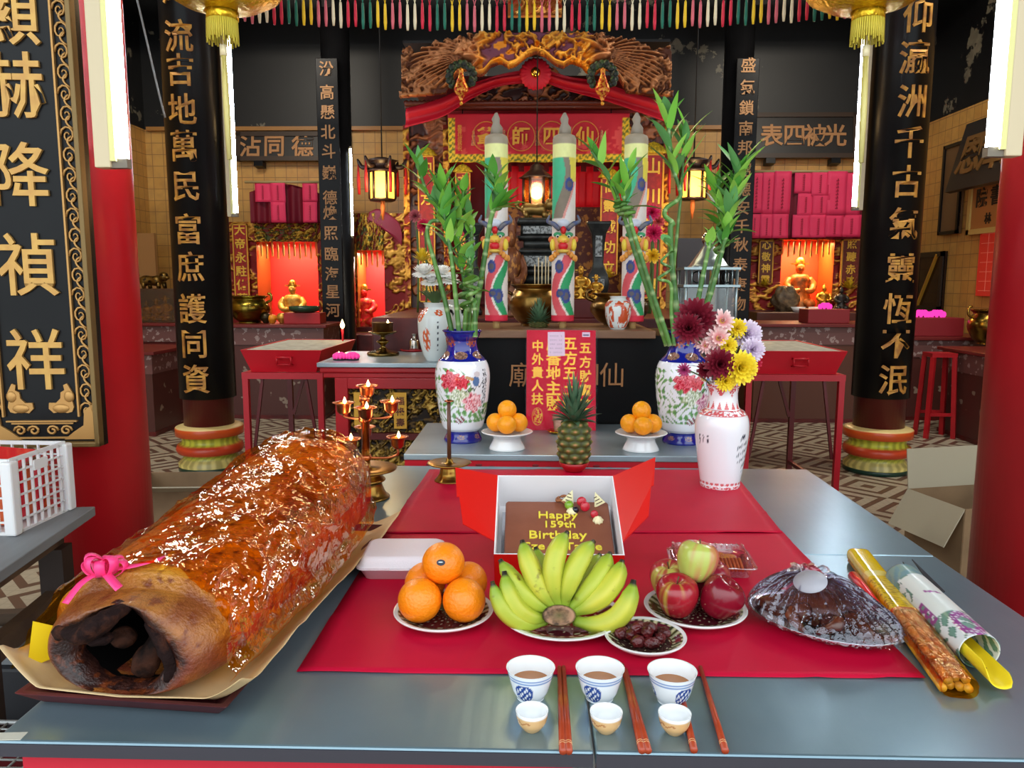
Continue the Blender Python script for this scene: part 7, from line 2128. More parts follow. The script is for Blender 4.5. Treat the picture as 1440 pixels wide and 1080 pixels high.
# inner red curtain with slips
xa, z1 = pz(690, 234, 7.5); xb, z0 = pz(880, 292, 7.5)
cu = thing('red_curtain', 'bright red curtain of prayer slips inside the shrine', 'curtain', ((xa + xb) / 2, 7.5, z0))
uu, vv = np.meshgrid(np.linspace(-.5, .5, 160), np.linspace(0, 1, 6))
MB().grid(np.stack([uu * (xb - xa), 0.02 * np.sign(np.sin(uu * 62)), vv * (z1 - z0)], -1)).build('cloth', mat('self-lit red paper cloth', (238, 40, 52), 0.5, emit=((230, 20, 30), 0.12)), cu, solid=0.004)  # faint glow put into the cloth to stand in for lamplight
mb = MB()
for k in range(11): mb.box((( k - 5) * (xb - xa) / 11, -0.06, (z1 - z0) * 1.06), (0.05, 0.01, 0.16))
mb.build('fringe', mat('dark red slips', (130, 20, 24), 0.5), cu)
Bx('brocade_panel', 'dark gilt-flecked panel low inside the shrine', 'panel', pz(690, 300, 7.45)[0], pz(880, 300, 7.45)[0], 7.45, 7.5, SZ, z0, mat('gilt brocade', (96, 40, 24), 0.5, noise=(16, (190, 130, 50), (0.52, 0.6))))
# lanterns
GLOW = mat('lit lantern paper', (240, 180, 80), 0.6, emit=((255, 176, 60), 3.2))
BULB = emis('lantern bulb', (255, 236, 170), 30)
def hexlantern(label, px, y0, y1, Y, w, kind=0, power=6):
    x, z1 = pz(px, y0, Y); _, z0 = pz(px, y1, Y)
    t = thing('hanging_lantern', label, 'lantern', (x, Y, z0)); h = z1 - z0
    r = w / 2; WD = mat('black lantern wood', (38, 24, 20), 0.4)
    mb = MB()
    if kind == 0:
        mb.lathe([(r * 1.0, 0), (r * 1.05, h * 0.05), (r * .95, h * 0.08), (0, h * 0.08)], 6); mb.lathe([(r * 1.3, h * 0.66), (r * 1.05, h * .70), (r * .5, h * .84), (r * .45, h * .92), (r * .2, h * .96), (r * .12, h), (0, h)], 6)
        top, bot, rr = 0.66, 0.08, 0.92
    else:
        mb.lathe([(r * .6, h * .24), (r * .64, h * .28), (0, h * .28)], 6); mb.lathe([(r * .7, h * .74), (r * .75, h * .78), (r * .62, h * .80), (r * .62, h * .92), (r * .8, h * .95), (r * .3, h), (0, h)], 6)
        top, bot, rr = 0.74, 0.28, 0.6
        for k in range(6):
            a = k * PI / 3; mb.tube(spline([(r * .6 * math.cos(a), r * .6 * math.sin(a), h * .84), (r * .95 * math.cos(a), r * .95 * math.sin(a), h * .84), (r * 1.15 * math.cos(a), r * 1.15 * math.sin(a), h * .98)], 8), [.022, .022, .022, .022, .02, .018, .014, .008], 6)
    for k in range(6):
        a = k * PI / 3; mb.tube([(r * rr * math.cos(a), r * rr * math.sin(a), h * bot), (r * rr * math.cos(a), r * rr * math.sin(a), h * top)], 0.012, 6)
    mb.build('frame', WD, t)
    mb = MB()
    for k in range(6):
        a, b = k * PI / 3, (k + 1) * PI / 3; q = rr * 0.97
        mb.smooth = False
        mb.add([(r * q * math.cos(a), r * q * math.sin(a), h * bot), (r * q * math.cos(b), r * q * math.sin(b), h * bot), (r * q * math.cos(b), r * q * math.sin(b), h * top), (r * q * math.cos(a), r * q * math.sin(a), h * top)], [(0, 1, 2, 3)])
    mb.build('pane', GLOW if kind else film('amber lantern glass', (255, 190, 80), 0.05, 0.3, 0.2, bump=None), t)
    if kind == 0: MB().ball((0, 0, h * .34), 0.05, 14, 10).build('bulb', BULB, t)
    else:
        tm = mat('red tassel', (170, 24, 30), 0.6)
        for k in range(6):
            a = k * PI / 3
            MB().tube([(r * 1.12 * math.cos(a), r * 1.12 * math.sin(a), h * .94), (r * 1.12 * math.cos(a), r * 1.12 * math.sin(a), h * .6), (r * 1.1 * math.cos(a), r * 1.1 * math.sin(a), h * .36)], [.004, .016, .012], 6).build('tassel', tm, t)
        MB().tube([(0, 0, h * .24), (0, 0, h * .1), (0, 0, -h * .1)], [.02, .02, .006], 6).build('pendant_tassel', mat('orange tassel', (206, 110, 50), 0.6), t)
    MB().tube([(0, 0, h), (0, 0, 5.55 - z0)], 0.006, 6).build('cord', mat('black cord', (14, 14, 15), 0.6), t)
    light('lantern light', 'POINT', (x, Y - r * 1.4, z0 + h * 0.4), power, (1, 0.66, 0.28), 0.08)
hexlantern('black hexagonal lantern hanging in the middle of the shrine', 755, 228, 294, 6.3, 0.23, 0, 10)
hexlantern('wooden palace lantern with red tassels hanging left of the shrine', 537, 222, 302, 6.6, 0.36, 1, 10)
hexlantern('wooden palace lantern with red tassels hanging right of the shrine', 976, 222, 300, 6.6, 0.36, 1, 10)
# ---- things on the inner altar
BRZ = mat('black bronze', (30, 32, 32), 0.4, 0.4, noise=(20, (52, 54, 52)))
SIL = mat('pale relief panel', (150, 156, 156), 0.45, noise=(60, (60, 64, 64), (0.45, 0.6)), bump=(60, 0.6))
x, z0 = pz(757, 404, 5.2)
t = thing('bronze_burner', 'tall tiered black bronze burner with pale panels behind the incense sticks', 'incense burner', (x, 5.2, SZ))
k = mpp(5.2)
mb = MB(); sil = MB()
zz = 0.0; H_ = on_y(757, 308, 5.2).z - SZ
for (wa, wb, hh, pan) in ((50, 56, .07, 0), (56, 40, .05, 0), (44, 48, .16, 1), (48, 58, .05, 0), (40, 40, .10, 0), (50, 58, .05, 0), (52, 52, .17, 1), (60, 48, .05, 0), (42, 42, .08, 0), (54, 60, .04, 0), (50, 50, .12, 1), (60, 56, .06, 0)):
    a, b = wa * k / 2, wb * k / 2
    stack(mb, [(a * 2, a * 1.5, .01, zz * H_), (b * 2, b * 1.5, .01, (zz + hh) * H_)], n=2)
    if pan: sil.box((0, -a * 0.75 - 0.004, (zz + hh / 2) * H_), (a * 1.7, 0.01, hh * H_ * 0.62))
    zz += hh
mb.build('tiers', BRZ, t); sil.build('relief_panel', SIL, t)
ztop = SZ + zz * H_
def lion(label, loc, s, m, rz=0):
    mb = MB()
    mb.tube(spline([(-0.11, 0, .05), (-0.06, 0, .075), (0.02, 0, .07), (0.08, 0, .085)], 12), [.03, .045, .05, .05, .046, .044, .044, .046, .05, .05, .045, .03], 12)
    mb.ball((0.11, -0.01, .11), (.045, .042, .045), 14, 10); mb.ball((0.145, -0.015, .10), (.022, .025, .018), 10, 8)
    for dx in (-.08, -.05, .06, .09): mb.tube([(dx, -.03 if dx in (-.08, .06) else .03, .06), (dx + .01, -.03 if dx in (-.08, .06) else .03, 0.0)], [.022, .018], 8)
    mb.tube(spline([(-.11, 0, .07), (-.15, 0, .10), (-.13, 0, .14)], 8), [.015, .014, .014, .014, .016, .018, .018, .008], 8)
    o = mb.build('lion_figurine', m, loc=loc, label=label, cat='figurine', rot=(0, 0, rz)); o.scale = (s, s, s); return o
lion('dark gold lion figurine crouching on top of the tall bronze burner', (x - 0.02, 5.2, ztop), 0.85, mat('dark gold', (140, 112, 60), 0.35, 0.8))
def bronze_vase(px, y0, y1, Y, label):
    x, z1 = pz(px, y0, Y); _, z0 = pz(px, y1, Y)
    t = thing('bronze_vase', label, 'vase', (x, Y, SZ)); h = z1 - SZ; k = mpp(Y)
    mb = MB(); f = lambda *L: stack(mb, [(w * k, w * k * .8, .008, q * h) for w, q in L], n=2)
    f((26, 0), (28, .04), (18, .12), (18, .2), (27, .26), (30, .36), (26, .44), (18, .5), (14, .56), (16, .74), (20, .88), (32, .97), (33, 1.0))
    mb.build('body', BRZ, t)
    mb = MB(); mb.box((0, -9.5 * k * .8, h * .74), (9 * k, .012, h * .22)); mb.box((0, -12.5 * k, h * .34), (16 * k, .012, h * .1)); mb.build('relief_panel', SIL, t)
bronze_vase(842, 312, 400, 5.3, 'square black bronze vase right of the tall burner')
bronze_vase(664, 314, 400, 5.3, 'square black bronze vase behind the left bamboo')
def deity(label, loc, h, m, robe=None, seated=True, crown=True, name='deity_statue', cat='statue', base=None):
    t = thing(name, label, cat, loc)
    mb = MB(); q = h
    mb.lathe(smoothprof([(.0, 0), (.27 * q, .0), (.28 * q, .05 * q), (.25 * q, .16 * q), (.19 * q, .32 * q), (.20 * q, .48 * q), (.21 * q, .58 * q), (.16 * q, .66 * q), (.07 * q, .70 * q), (.06 * q, .73 * q)], 40), 24, sy=0.72, radf=lambda a, z: 1 + 0.05 * math.sin(a * 9 + z * 20))
    mb.ball((0, -.02 * q, .80 * q), (.085 * q, .085 * q, .10 * q), 16, 12)
    for s in (-1, 1):
        mb.tube(spline([(s * .18 * q, 0, .60 * q), (s * .25 * q, -.06 * q, .46 * q), (s * .16 * q, -.2 * q, .36 * q), (s * .05 * q, -.22 * q, .38 * q)], 12), [.065 * q, .07 * q, .075 * q, .08 * q, .075 * q, .07 * q, .065 * q, .06 * q, .055 * q, .05 * q, .045 * q, .04 * q], 10)
    if seated:
        for s in (-1, 1): mb.ball((s * .15 * q, -.15 * q, .12 * q), (.13 * q, .12 * q, .10 * q), 12, 8)
    mb.ball((0, -.10 * q, .79 * q), (.015 * q, .02 * q, .02 * q), 6, 5)
    mb.build('figure', robe or m, t)
    mb = MB()
    if crown:
        mb.lathe([(.088 * q, .84 * q), (.10 * q, .87 * q), (.08 * q, .95 * q), (.05 * q, 1.0 * q), (0, 1.01 * q)], 14, sy=.8)
        for s in (-1, 1): mb.box((s * .12 * q, 0, .88 * q), (.10 * q, .02 * q, .03 * q))
    else: mb.lathe(smoothprof([(.086 * q, .82 * q), (.07 * q, .9 * q), (.035 * q, .93 * q), (.03 * q, .97 * q), (0, .99 * q)], 14), 16)
    mb.build('headdress', m, t)
    if base: MB().lathe([(.3 * q, -.08 * q), (.32 * q, -.05 * q), (.28 * q, 0), (0, 0)], 24).build('base', base, t)
    return t
GST = mat('bright gold statue', (222, 172, 66), 0.3, 0.8, noise=(30, (160, 110, 36)))
GRB = mat('yellow gold robe', (226, 190, 90), 0.4, 0.45, noise=(26, (190, 130, 50)))
Bx('glass_case_base', 'small dark red plinth under two gold deities', 'plinth', pz(806, 420, 4.85)[0], pz(856, 420, 4.85)[0], 4.88, 5.1, SZ, on_y(830, 421, 4.85).z, DARKRED, 0.005)
zq = on_y(830, 421, 4.85).z
x, _ = pz(818, 420, 4.85); deity('larger gold deity statue right of the middle dragon joss stick', (x, 4.97, zq + 0.001), on_y(818, 374, 4.85).z - zq, GST)
x, _ = pz(840, 420, 4.85); deity('smaller gold deity statue beside the larger one', (x, 4.97, zq + 0.001), on_y(840, 386, 4.85).z - zq, GST)
x, z0 = pz(727, 402, 5.0); _d = deity('slender dark gilt wooden deity left of the tall burner', (x - .035, 5.05, SZ), on_y(727, 306, 5.0).z - SZ, mat('dark gilt wood', (110, 62, 34), 0.4, 0.3, noise=(20, (190, 130, 60), (0.55, 0.65)))); _d.scale = (.5, .6, 1)
# carnations beside the right plaque
def carn(label, px, py, Y, r, col):
    x, z = pz(px, py, Y)
    t = thing('carnation', label, 'flower', (x, Y, z))
    mum(t, (0, 0, 0), (0, -1, 0.2), r, col, (None, tuple(min(255, c + 20) for c in col)), 5, 16, curl=0.5, seed=px)
    MB().tube(bez((0, 0.02, 0), (0.02, 0.05, -0.2), (0.0, 0.06, SZ - z), 6), 0.008, 6).build('stem', MATS['flower stem'], t)
carn('upper magenta carnation right of the rightmost dragon joss stick', 917, 299, 5.6, 0.062, (206, 30, 90)); carn('lower magenta carnation right of the rightmost dragon joss stick', 919, 328, 5.6, 0.068, (206, 30, 90))
carn('salmon carnation between the magenta carnations', 926, 312, 5.65, 0.05, (206, 90, 90)); carn('yellow blossom under the magenta carnations', 918, 360, 5.6, 0.055, (232, 190, 30))
carn('magenta carnation behind the far left bamboo', 596, 318, 5.6, 0.055, (190, 30, 70)); carn('dusty pink carnation behind the far left bamboo', 584, 304, 5.65, 0.05, (170, 80, 90))
# glass pavilion
x, _ = pz(993, 440, 4.0)
t = thing('glass_pavilion', 'silver pavilion-shaped glass lamp housing with ball finial', 'pavilion lamp', (x, 4.0, 0))
zr0, zr1, zt_, zb_ = (on_y(993, q, 4.0).z for q in (378, 345, 325, 402))
k = mpp(4.0); SV = mat('pewter', (150, 164, 166), 0.3, 0.8)
mb = MB(); mb.lathe([(38 * k, zr0), (30 * k, zr0 + 0.02), (20 * k, zr0 + (zr1 - zr0) * .55), (8 * k, zr1), (0, zr1)], 4, M=Matrix.Rotation(R(45), 4, 'Z')); mb.build('roof', SV, t)
mb = MB(); mb.ball((0, 0, zt_ - 10 * k), 10 * k, 20, 14); mb.build('finial', mat('polished silver', (220, 224, 220), 0.08, 1.0), t)
mb = MB()
for z in (zr0, zb_): mb.box((0, 0, z), (76 * k, 60 * k, 0.012))
for s in (-1, 1):
    for s2 in (-1, 1): mb.tube([(s * 34 * k, s2 * 26 * k, zb_ - 0.3), (s * 34 * k, s2 * 26 * k, zr0)], 0.008, 8)
for i in range(-3, 4): mb.tube([(i * 9 * k, -28 * k, zb_), (i * 9 * k, -28 * k, zr0)], 0.004, 6)
for s in (-1, 1):
    for q in range(2): mb.tube([(s * 20 * k + 7 * k * math.cos(a), -28 * k, (zb_ + zr0) / 2 + (zr0 - zb_) * .32 * math.sin(a)) for a in np.linspace(0, 2 * PI, 14, endpoint=False)], 0.004, 5, closed=True)
mb.build('railing', SV, t)
mb = MB(); mb.box((0, 0, zb_ - 0.16), (66 * k, 50 * k, 0.30)); mb.build('glass_box', film('clear glass', (236, 244, 242), 0.06, 0.5, 0.03, bump=None), t)
Bx('pavilion_base', None, None, -37 * k, 37 * k, -30 * k, 30 * k, az - 0.0, zb_ - 0.31, BRZ, parent=t)
x0_, zt2 = pz(956, 334, 4.6); x1_, _ = pz(1003, 334, 4.6)
Bx('dark_screen', 'dark upright wooden panel behind the glass pavilion', 'panel', x0_, x1_, 4.66, 4.70, 0, zt2, mat('dark brown wood', (40, 22, 18), 0.4))
# ================================================================== BACK WALL NICHES
YN = 9.75
def niche(label, pxs, y_top, y_bot, inner, wall_col, emi, power, carve_seed):
    """altarpiece: frame, inner red wall, gilt valance and a lamp of its own"""
    t = thing('altar_niche', label, 'altar niche', (0, 0, 0))
    xa, zt = pz(pxs[0], y_top, YN); xb, _ = pz(pxs[1], y_top, YN); _, zb = pz(pxs[0], y_bot, YN)
    ia, izt = pz(inner[0], inner[2], YN); ib, _ = pz(inner[1], inner[2], YN)
    mw = mat('niche wall %d' % carve_seed, wall_col, 0.5)
    Bx('back_wall', None, None, xa, xb, YN + 0.55, YN + 0.6, zb, zt, mw, parent=t)
    for a, b in ((xa, ia), (ib, xb)):
        mb = MB(); mb.relief(b - a, zt - zb, 24, 160, carveH(8, carve_seed, 0.025, 0.2), TR((a + b) / 2, YN, zb), 0.5, carvecol((120, 20, 20), (206, 150, 56), 0.025, carve_seed)); mb.build('carved_side', VCM, t)
    mb = MB(); mb.relief(ib - ia, zt - izt, 90, 40, carveH(4, carve_seed + 3, 0.04, 3), TR((ia + ib) / 2, YN - 0.03, izt), 0.1, carvecol((110, 24, 18), (222, 178, 62), 0.04, carve_seed, (60, 96, 50))); mb.build('gilt_valance', VCM, t)
    mb = MB(); n = int((ib - ia) / 0.065)
    for k in range(n): mb.box((ia + (k + .5) * (ib - ia) / n, YN + 0.08, izt - 0.08 - 0.03 * (k % 2)), (0.022, 0.01, 0.2))
    mb.build('fringe', mat('orange fringe', (232, 140, 50), 0.5), t)
    Bx('sill', None, None, xa, xb, YN - 0.02, YN + 0.6, zb - 0.06, zb, DARKRED, parent=t)
    light('niche lamp', 'AREA', ((ia + ib) / 2, YN + 0.2, izt - 0.03), power, emi, (ib - ia) * .8, (0, 0, 0), 0.2)
    return t, (xa, xb, ia, ib, zb, zt, izt)
n1, d1 = niche('left altar niche glowing red behind the yellow-robed deity', (322, 458), 312, 458, (360, 446, 340), (220, 40, 34), (1, 0.7, 0.45), 22, 3)
n2, d2 = niche('narrow altar niche between slender pillar and shrine', (494, 572), 300, 460, (502, 540, 352), (226, 44, 44), (1, 0.8, 0.65), 16, 17)
n3, d3 = niche('right altar niche glowing orange under the pink paper slips', (1056, 1214), 326, 436, (1100, 1174, 337), (226, 62, 26), (1, 0.66, 0.32), 30, 29)
plaque('gilt_plaque', 'red inscribed plaque left of the yellow-robed deity', 326, 352, 315, 428, YN - 0.06, '大帝永駐佑蒼', cap=False, foot=True)
plaque('gilt_plaque', 'red inscribed plaque right of the small Buddha statue', 1184, 1209, 336, 404, YN - 0.06, '照聽赤子', cap=False, base=(120, 44, 28), foot=True)
plaque('gilt_plaque', 'gilt inscribed plaque left of the orange niche', 1068, 1086, 338, 400, YN - 0.06, '心敬神靈', cap=False, base=(110, 50, 26), foot=True)
def zof(px, py, Y=YN + 0.2): return on_y(px, py, Y)
p = zof(413, 452); deity('gold deity in pale yellow robe in the left niche', (p.x, YN + 0.2, d1[4] + 0.0), zof(413, 394).z - d1[4], GST, GRB)
p = zof(513, 445); deity('deity in red robe inside the narrow niche', (p.x, YN + 0.2, d2[4] + 0.0), zof(513, 400).z - d2[4], GST, mat('red robe', (226, 40, 44), 0.4, noise=(20, (240, 120, 60), (0.5, 0.6))))
p = zof(1124, 430); deity('tall many-armed gold deity inside the orange niche', (p.x, YN + 0.25, d3[4]), zof(1124, 362).z - d3[4], GST, mat('flower gold', (214, 120, 50), 0.4, 0.4, noise=(18, (120, 80, 40))))
p = zof(1158, 432, YN + 0.05); deity('small gold Buddha statue in the orange niche', (p.x, YN + 0.06, d3[4]), zof(1158, 399, YN + 0.05).z - d3[4], GST, crown=False)
p = zof(1181, 432, YN - 0.1); deity('dark figurine on brass base at the right niche edge', (p.x, YN - 0.12, d3[4]), 0.30, mat('dark figurine', (40, 34, 30), 0.4), crown=False, base=GST)
p = zof(1103, 434, YN - 0.1)
MB().ball((0, 0, 0.14), (0.16, 0.09, 0.16), 26, 18, df=lambda a, q: 1 + 0.22 * math.sin(5 * a + 3 * q) * math.cos(3 * q)).build('root_carving', mat('dark root wood', (60, 48, 38), 0.5, noise=(16, (110, 92, 66)), bump=(30, .8)), loc=(p.x, YN - 0.14, d3[4] - 0.01), label='gnarled dark root carving left of the orange niche deity', cat='carving')
Bx('niche_shelf', 'dark brown altar shelf under the orange niche', 'altar', d3[0], d3[1], 9.35, 9.72, 0, d3[4] - 0.012, mat('brown altar wood', (84, 44, 34), 0.4), 0.01)
Bx('niche_shelf', 'dark red altar shelf under the left niche', 'altar', d1[0], d1[1], 9.35, 9.72, 0, d1[4] - 0.07, DARKRED, 0.01)
Bx('niche_shelf', 'dark red altar shelf under the narrow niche', 'altar', d2[0], d2[1], 9.35, 9.72, 0, d2[4] - 0.07, DARKRED, 0.01)
# hanging paper slips
SLIP = mat('hot pink paper', (250, 64, 112), 0.6); INKR = mat('dark pink ink', (170, 20, 60), 0.6)
sl = None
def slips(rects, Y, grp, tmpl):
    for i, (xa, xb, ya, yb, lb) in enumerate(rects):
        a, z1 = pz(xa, ya, Y); b, z0 = pz(xb, yb, Y)
        yo = -0.008 * (i % 3)
        t = thing('paper_slip', lb + tmpl, 'paper slip', ((a + b) / 2, Y + yo, z0), 0, grp)
        w, h = b - a, z1 - z0
        uu, vv = np.meshgrid(np.linspace(-.5, .5, 6), np.linspace(0, 1, 8))
        MB().grid(np.stack([uu * w, 0.012 * np.sin(vv * 3 + i) * (1 - vv), vv * h], -1)).build('paper', SLIP, t, solid=0.002)
        mb = MB()
        for k in range(9):
            z = h * (0.14 + 0.08 * k); mb.box((0, -0.014, z), (w * 0.14, 0.002, h * 0.022)); mb.box((w * .02, -0.014, z + h * .03), (w * 0.05, 0.002, h * 0.03))
        mb.build('writing', INKR, t)
rc = [(1054, 1073, 239, 300, 'top far left'), (1073, 1088, 241, 302, 'top second'), (1089, 1110, 241, 301, 'top third'), (1118, 1142, 240, 272, 'top fourth'), (1142, 1164, 240, 276, 'top fifth'), (1164, 1188, 241, 302, 'top sixth'), (1188, 1209, 241, 302, 'top far right'),
      (1122, 1143, 272, 303, 'middle left'), (1143, 1165, 272, 303, 'middle right'), (1052, 1069, 301, 335, 'bottom far left'), (1069, 1086, 301, 335, 'bottom second'), (1086, 1107, 301, 335, 'bottom third'), (1115, 1139, 302, 334, 'bottom fourth'), (1139, 1161, 302, 334, 'bottom fifth'), (1161, 1184, 302, 333, 'bottom sixth'), (1184, 1210, 302, 333, 'bottom far right')]
slips(rc, 9.5, 'pink paper slips over the right niche', ' pink paper slip hanging above the orange niche')
slips([(358, 381, 256, 284, 'left upper'), (380, 402, 256, 285, 'middle upper'), (381, 403, 284, 313, 'lower middle'), (425, 447, 256, 284, 'right upper'), (426, 447, 284, 313, 'right lower')], 9.5, 'pink paper slips over the left niche', ' pink paper slip hanging above the yellow-robed deity')
for xa, xb, y, lb in ((1052, 1214, 240, 'right'), (345, 458, 255, 'left')):
    a, z = pz(xa, y, 9.52); b, _ = pz(xb, y, 9.52)
    MB().tube([(a, 9.5, z - 0.012), (b, 9.5, z - 0.012)], 0.016, 6).build('hanging_rail', mat('pale rail', (190, 170, 120), 0.5), label='thin rail carrying pink paper slips over the %s niche' % lb, cat='rail')
for pxs, y0, y1, lb in (((350, 456), 258, 314, 'dark red cloth gathered above the left niche behind pink slips'), ((1054, 1212), 242, 336, 'red cloth behind the pink slips above the right niche')):
    a, z1 = pz(pxs[0], y0, 9.54); b, z0 = pz(pxs[1], y1, 9.54)
    uu, vv = np.meshgrid(np.linspace(0, 1, 60), np.linspace(0, 1, 12))
    P = np.stack([a + uu * (b - a), 9.545 + 0.03 * np.sin(uu * 40) * (1 - .5 * vv), z0 + vv * (z1 - z0) * (1 - 0.25 * (np.abs(uu - .45) * 2) ** 1.5)], -1)
    MB().grid(P).build('red_drape', mat('deep red drape', (120, 14, 40), 0.6), label=lb, cat='drape', solid=0.004)
a = [on_y(*q, 9.5) for q in ((514, 296), (530, 292), (556, 310), (562, 330))]; b = [on_y(*q, 9.5) for q in ((511, 306), (530, 318), (552, 334), (561, 345))]
A, B_ = spline(a, 20), spline(b, 20)
MB().grid(np.array([[[*(A[i] * (1 - j / 7) + B_[i] * (j / 7))] for i in range(20)] for j in range(8)]) + np.array([0, 0.2, 0])).build('red_drape', mat('wine red drape', (140, 16, 44), 0.5), label='wine red cloth draped over the narrow niche', cat='drape', solid=0.004)
# ---- dark plaques high on the back wall
def wall_plaque(label, px0, px1, y0, y1, chars, cpx, Y=10.46):
    a, z1 = pz(px0, y0, Y); b, z0 = pz(px1, y1, Y)
    t = thing('name_board', label, 'sign board', ((a + b) / 2, Y, z0)); w, h = b - a, z1 - z0
    t.rotation_euler = (R(-8), 0, 0)
    MB().box((0, 0.03, h / 2), (w, 0.05, h)).build('board', mat('dark umber board', (24, 19, 17), 0.4), t, bevel=0.01)
    mb = MB()
    for z in (0.03, h - 0.03): mb.box((0, 0, z), (w, 0.03, 0.06))
    for s in (-1, 1): mb.box((s * (w / 2 - .03), 0, h / 2), (.06, .03, h))
    mb.build('frame', mat('brown board frame', (56, 38, 24), 0.45), t)
    mb = MB()
    for c, q in zip(chars, cpx): mb.text(c, 0.30, Matrix.Translation((on_y(q, y0, Y).x - (a + b) / 2, 0.004, h * .5)), 0.012, 0.02)
    mb.build('lettering', mat('tan gilt', (176, 128, 84), 0.5, 0.3), t)
    for s in (-1, 1): MB().box((s * w * .3, 0.06, -0.03), (0.12, 0.14, 0.08)).build('bracket', BLACK, t)
wall_plaque('dark sign board with tan signs high on the wall left of the shrine', 330, 490, 184, 226, '沾同德普', (350, 384, 424, 470))
wall_plaque('dark sign board with tan signs high on the wall right of the shrine', 1056, 1206, 156, 222, '表四被光', (1088, 1120, 1150, 1178))
# ================================================================== LOW FURNITURE AT THE BACK AND SIDES
INL = mat('inlaid dark wood', (84, 46, 42), 0.35, noise=(7, (146, 130, 116), (0.66, 0.68), 2))
INLB = mat('mother of pearl band', (110, 74, 72), 0.35, noise=(17, (160, 140, 138), (0.58, 0.6), 2))
def altar_table(label, x0, x1, y0, y1, top, name='inlaid_table', face='front', panel=INL):
    t = thing(name, label, 'altar table', (0, 0, 0))
    Bx('tabletop', None, None, x0 - .04, x1 + .04, y0 - .04, y1 + .04, top - .035, top, mat('oxblood tabletop', (110, 34, 34), 0.35), 0.006, t)
    Bx('inlaid_frieze', None, None, x0, x1, y0, y1, top - .22, top - .035, INLB, 0, t)
    Bx('inlaid_body', None, None, x0 + .01, x1 - .01, y0 + .01, y1 - .01, 0.04, top - .22, panel, 0, t)
    Bx('plinth', None, None, x0, x1, y0, y1, 0, .04, DARKRED, 0, t)
a, z = pz(322, 470, 8.2); b, _ = pz(455, 470, 8.2)
altar_table('inlaid altar table in front of the left niche', a, b, 8.2, 8.9, 1.03)
x, _ = pz(345, 458, 8.35); urn('brass_urn', 'green-tinged brass urn on the table before the left niche', (x, 8.5, 1.031), 0.22, 0.30, mat('greenish brass', (166, 150, 60), 0.25, 1.0, noise=(6, (110, 90, 36))))
x, _ = pz(425, 462, 8.35)
t = thing('offering_bowl', 'green-rimmed dark dish on a red box before the left niche', 'dish', (x, 8.45, 1.15)); MB().lathe([(0.1, 0), (0.16, 0.02), (0.17, 0.07), (0.16, 0.07), (0.14, 0.03), (0, .03)], 28).build('dish', mat('dark green glaze', (40, 70, 50), 0.2), t)
Bx('red_box', 'red box under the green dish before the left niche', 'box', x - .2, x + .2, 8.35, 8.6, 1.031, 1.149, REDL, .004)
for i, (px, r, c, lb) in enumerate(((381, .05, (236, 150, 40), 'orange mandarin'), (372, .06, (60, 50, 30), 'dark bronze pot'), (395, .06, (210, 160, 70), 'gold cup'), (405, .05, (214, 170, 90), 'gold goblet'))):
    x, _ = pz(px, 455, 8.4)
    MB().lathe(smoothprof([(r * .5, 0), (r * .6, r * .2), (r, r * .9), (r * .9, r * 1.5), (r * .6, r * 1.8), (0, r * 1.9)], 16), 20).build('altar_vessel' if i else 'mandarin', mat('vessel %d' % i, c, 0.3, 0.6 if i else 0.0), loc=(x, 8.45, 1.031), label=lb + ' on the table before the left niche', cat='offering')
a, _ = pz(1062, 470, 8.2); b, _ = pz(1240, 470, 8.2)
altar_table('brown altar table in front of the orange niche', a, b, 8.2, 8.9, 1.06, panel=mat('brown cupboard wood', (92, 54, 40), 0.4))
x, _ = pz(1160, 460, 8.4); Bx('red_trough', 'dark red wooden trough on the table before the orange niche', 'trough', x - .22, x + .22, 8.3, 8.6, 1.061, 1.21, mat('dull red wood', (136, 34, 42), 0.45), .006)
x, _ = pz(1161, 441, 8.4)
def lotuslight(label, x, y, z, r=.06):
    t = thing('lotus_light', label, 'lotus lamp', (x, y, z)); mb = MB()
    for l in range(2):
        for k in range(9):
            a = k * 2 * PI / 9 + l * .35; mb.ball((r * (.8 - .35 * l) * math.cos(a), r * (.8 - .35 * l) * math.sin(a), r * .35 + r * .2 * l), (r * .28, r * .28, r * .4), 8, 6)
    mb.build('petals', emis('pink lotus glow', (255, 60, 170), 1.4), t); MB().lathe([(r * .7, 0), (r * .8, r * .2), (0, r * .3)], 14).build('dish', BLACK, t)
lotuslight('pink lotus light on the trough before the orange niche', x, 8.42, 1.211, .07)
for px in (1124, 1149):
    x, _ = pz(px, 440, 9.4); MB().lathe([(.05, 0), (.09, .06), (.085, .06), (0, .02)], 16).build('white_bowl', WHITEG, loc=(x, 9.45, d3[4] - .011), label='small white bowl under the %s of the orange niche' % ('tall deity' if px == 1124 else 'small Buddha'), cat='bowl')
# right side against the wall
a = on_x(1290, 440, 4.2)
ZR = on_y(1320, 474, 8.4).z
altar_table('inlaid altar table by the right wall carrying pink lotus lights', 3.86, 4.98, 8.4, 9.0, ZR)
Bx('red_trough', 'dark red trough with flared rim under two pink lotus lights', 'trough', 3.88, 4.7, 8.5, 8.9, ZR + .001, on_y(1320, 447, 8.5).z, MATS['dull red wood'], .006)
for px, lb in ((1296, 'left'), (1318, 'right')):
    x, _ = pz(px, 441, 8.7); lotuslight('%s pink lotus light of the two on the trough by the right wall' % lb, x, 8.7, on_y(1320, 447, 8.5).z + .001, .085)
z1 = 0.86
altar_table('large inlaid altar table beside the red pillar at right', 4.12, 4.98, 5.6, 7.8, z1)
p = on_z(1389, 484, z1); urn('brass_urn', 'polished brass urn on the inlaid table at right', (p.x, p.y, z1 + .001), 0.2, 0.36, mat('polished old brass', (176, 146, 66), 0.25, 1.0, noise=(6, (120, 92, 40))))
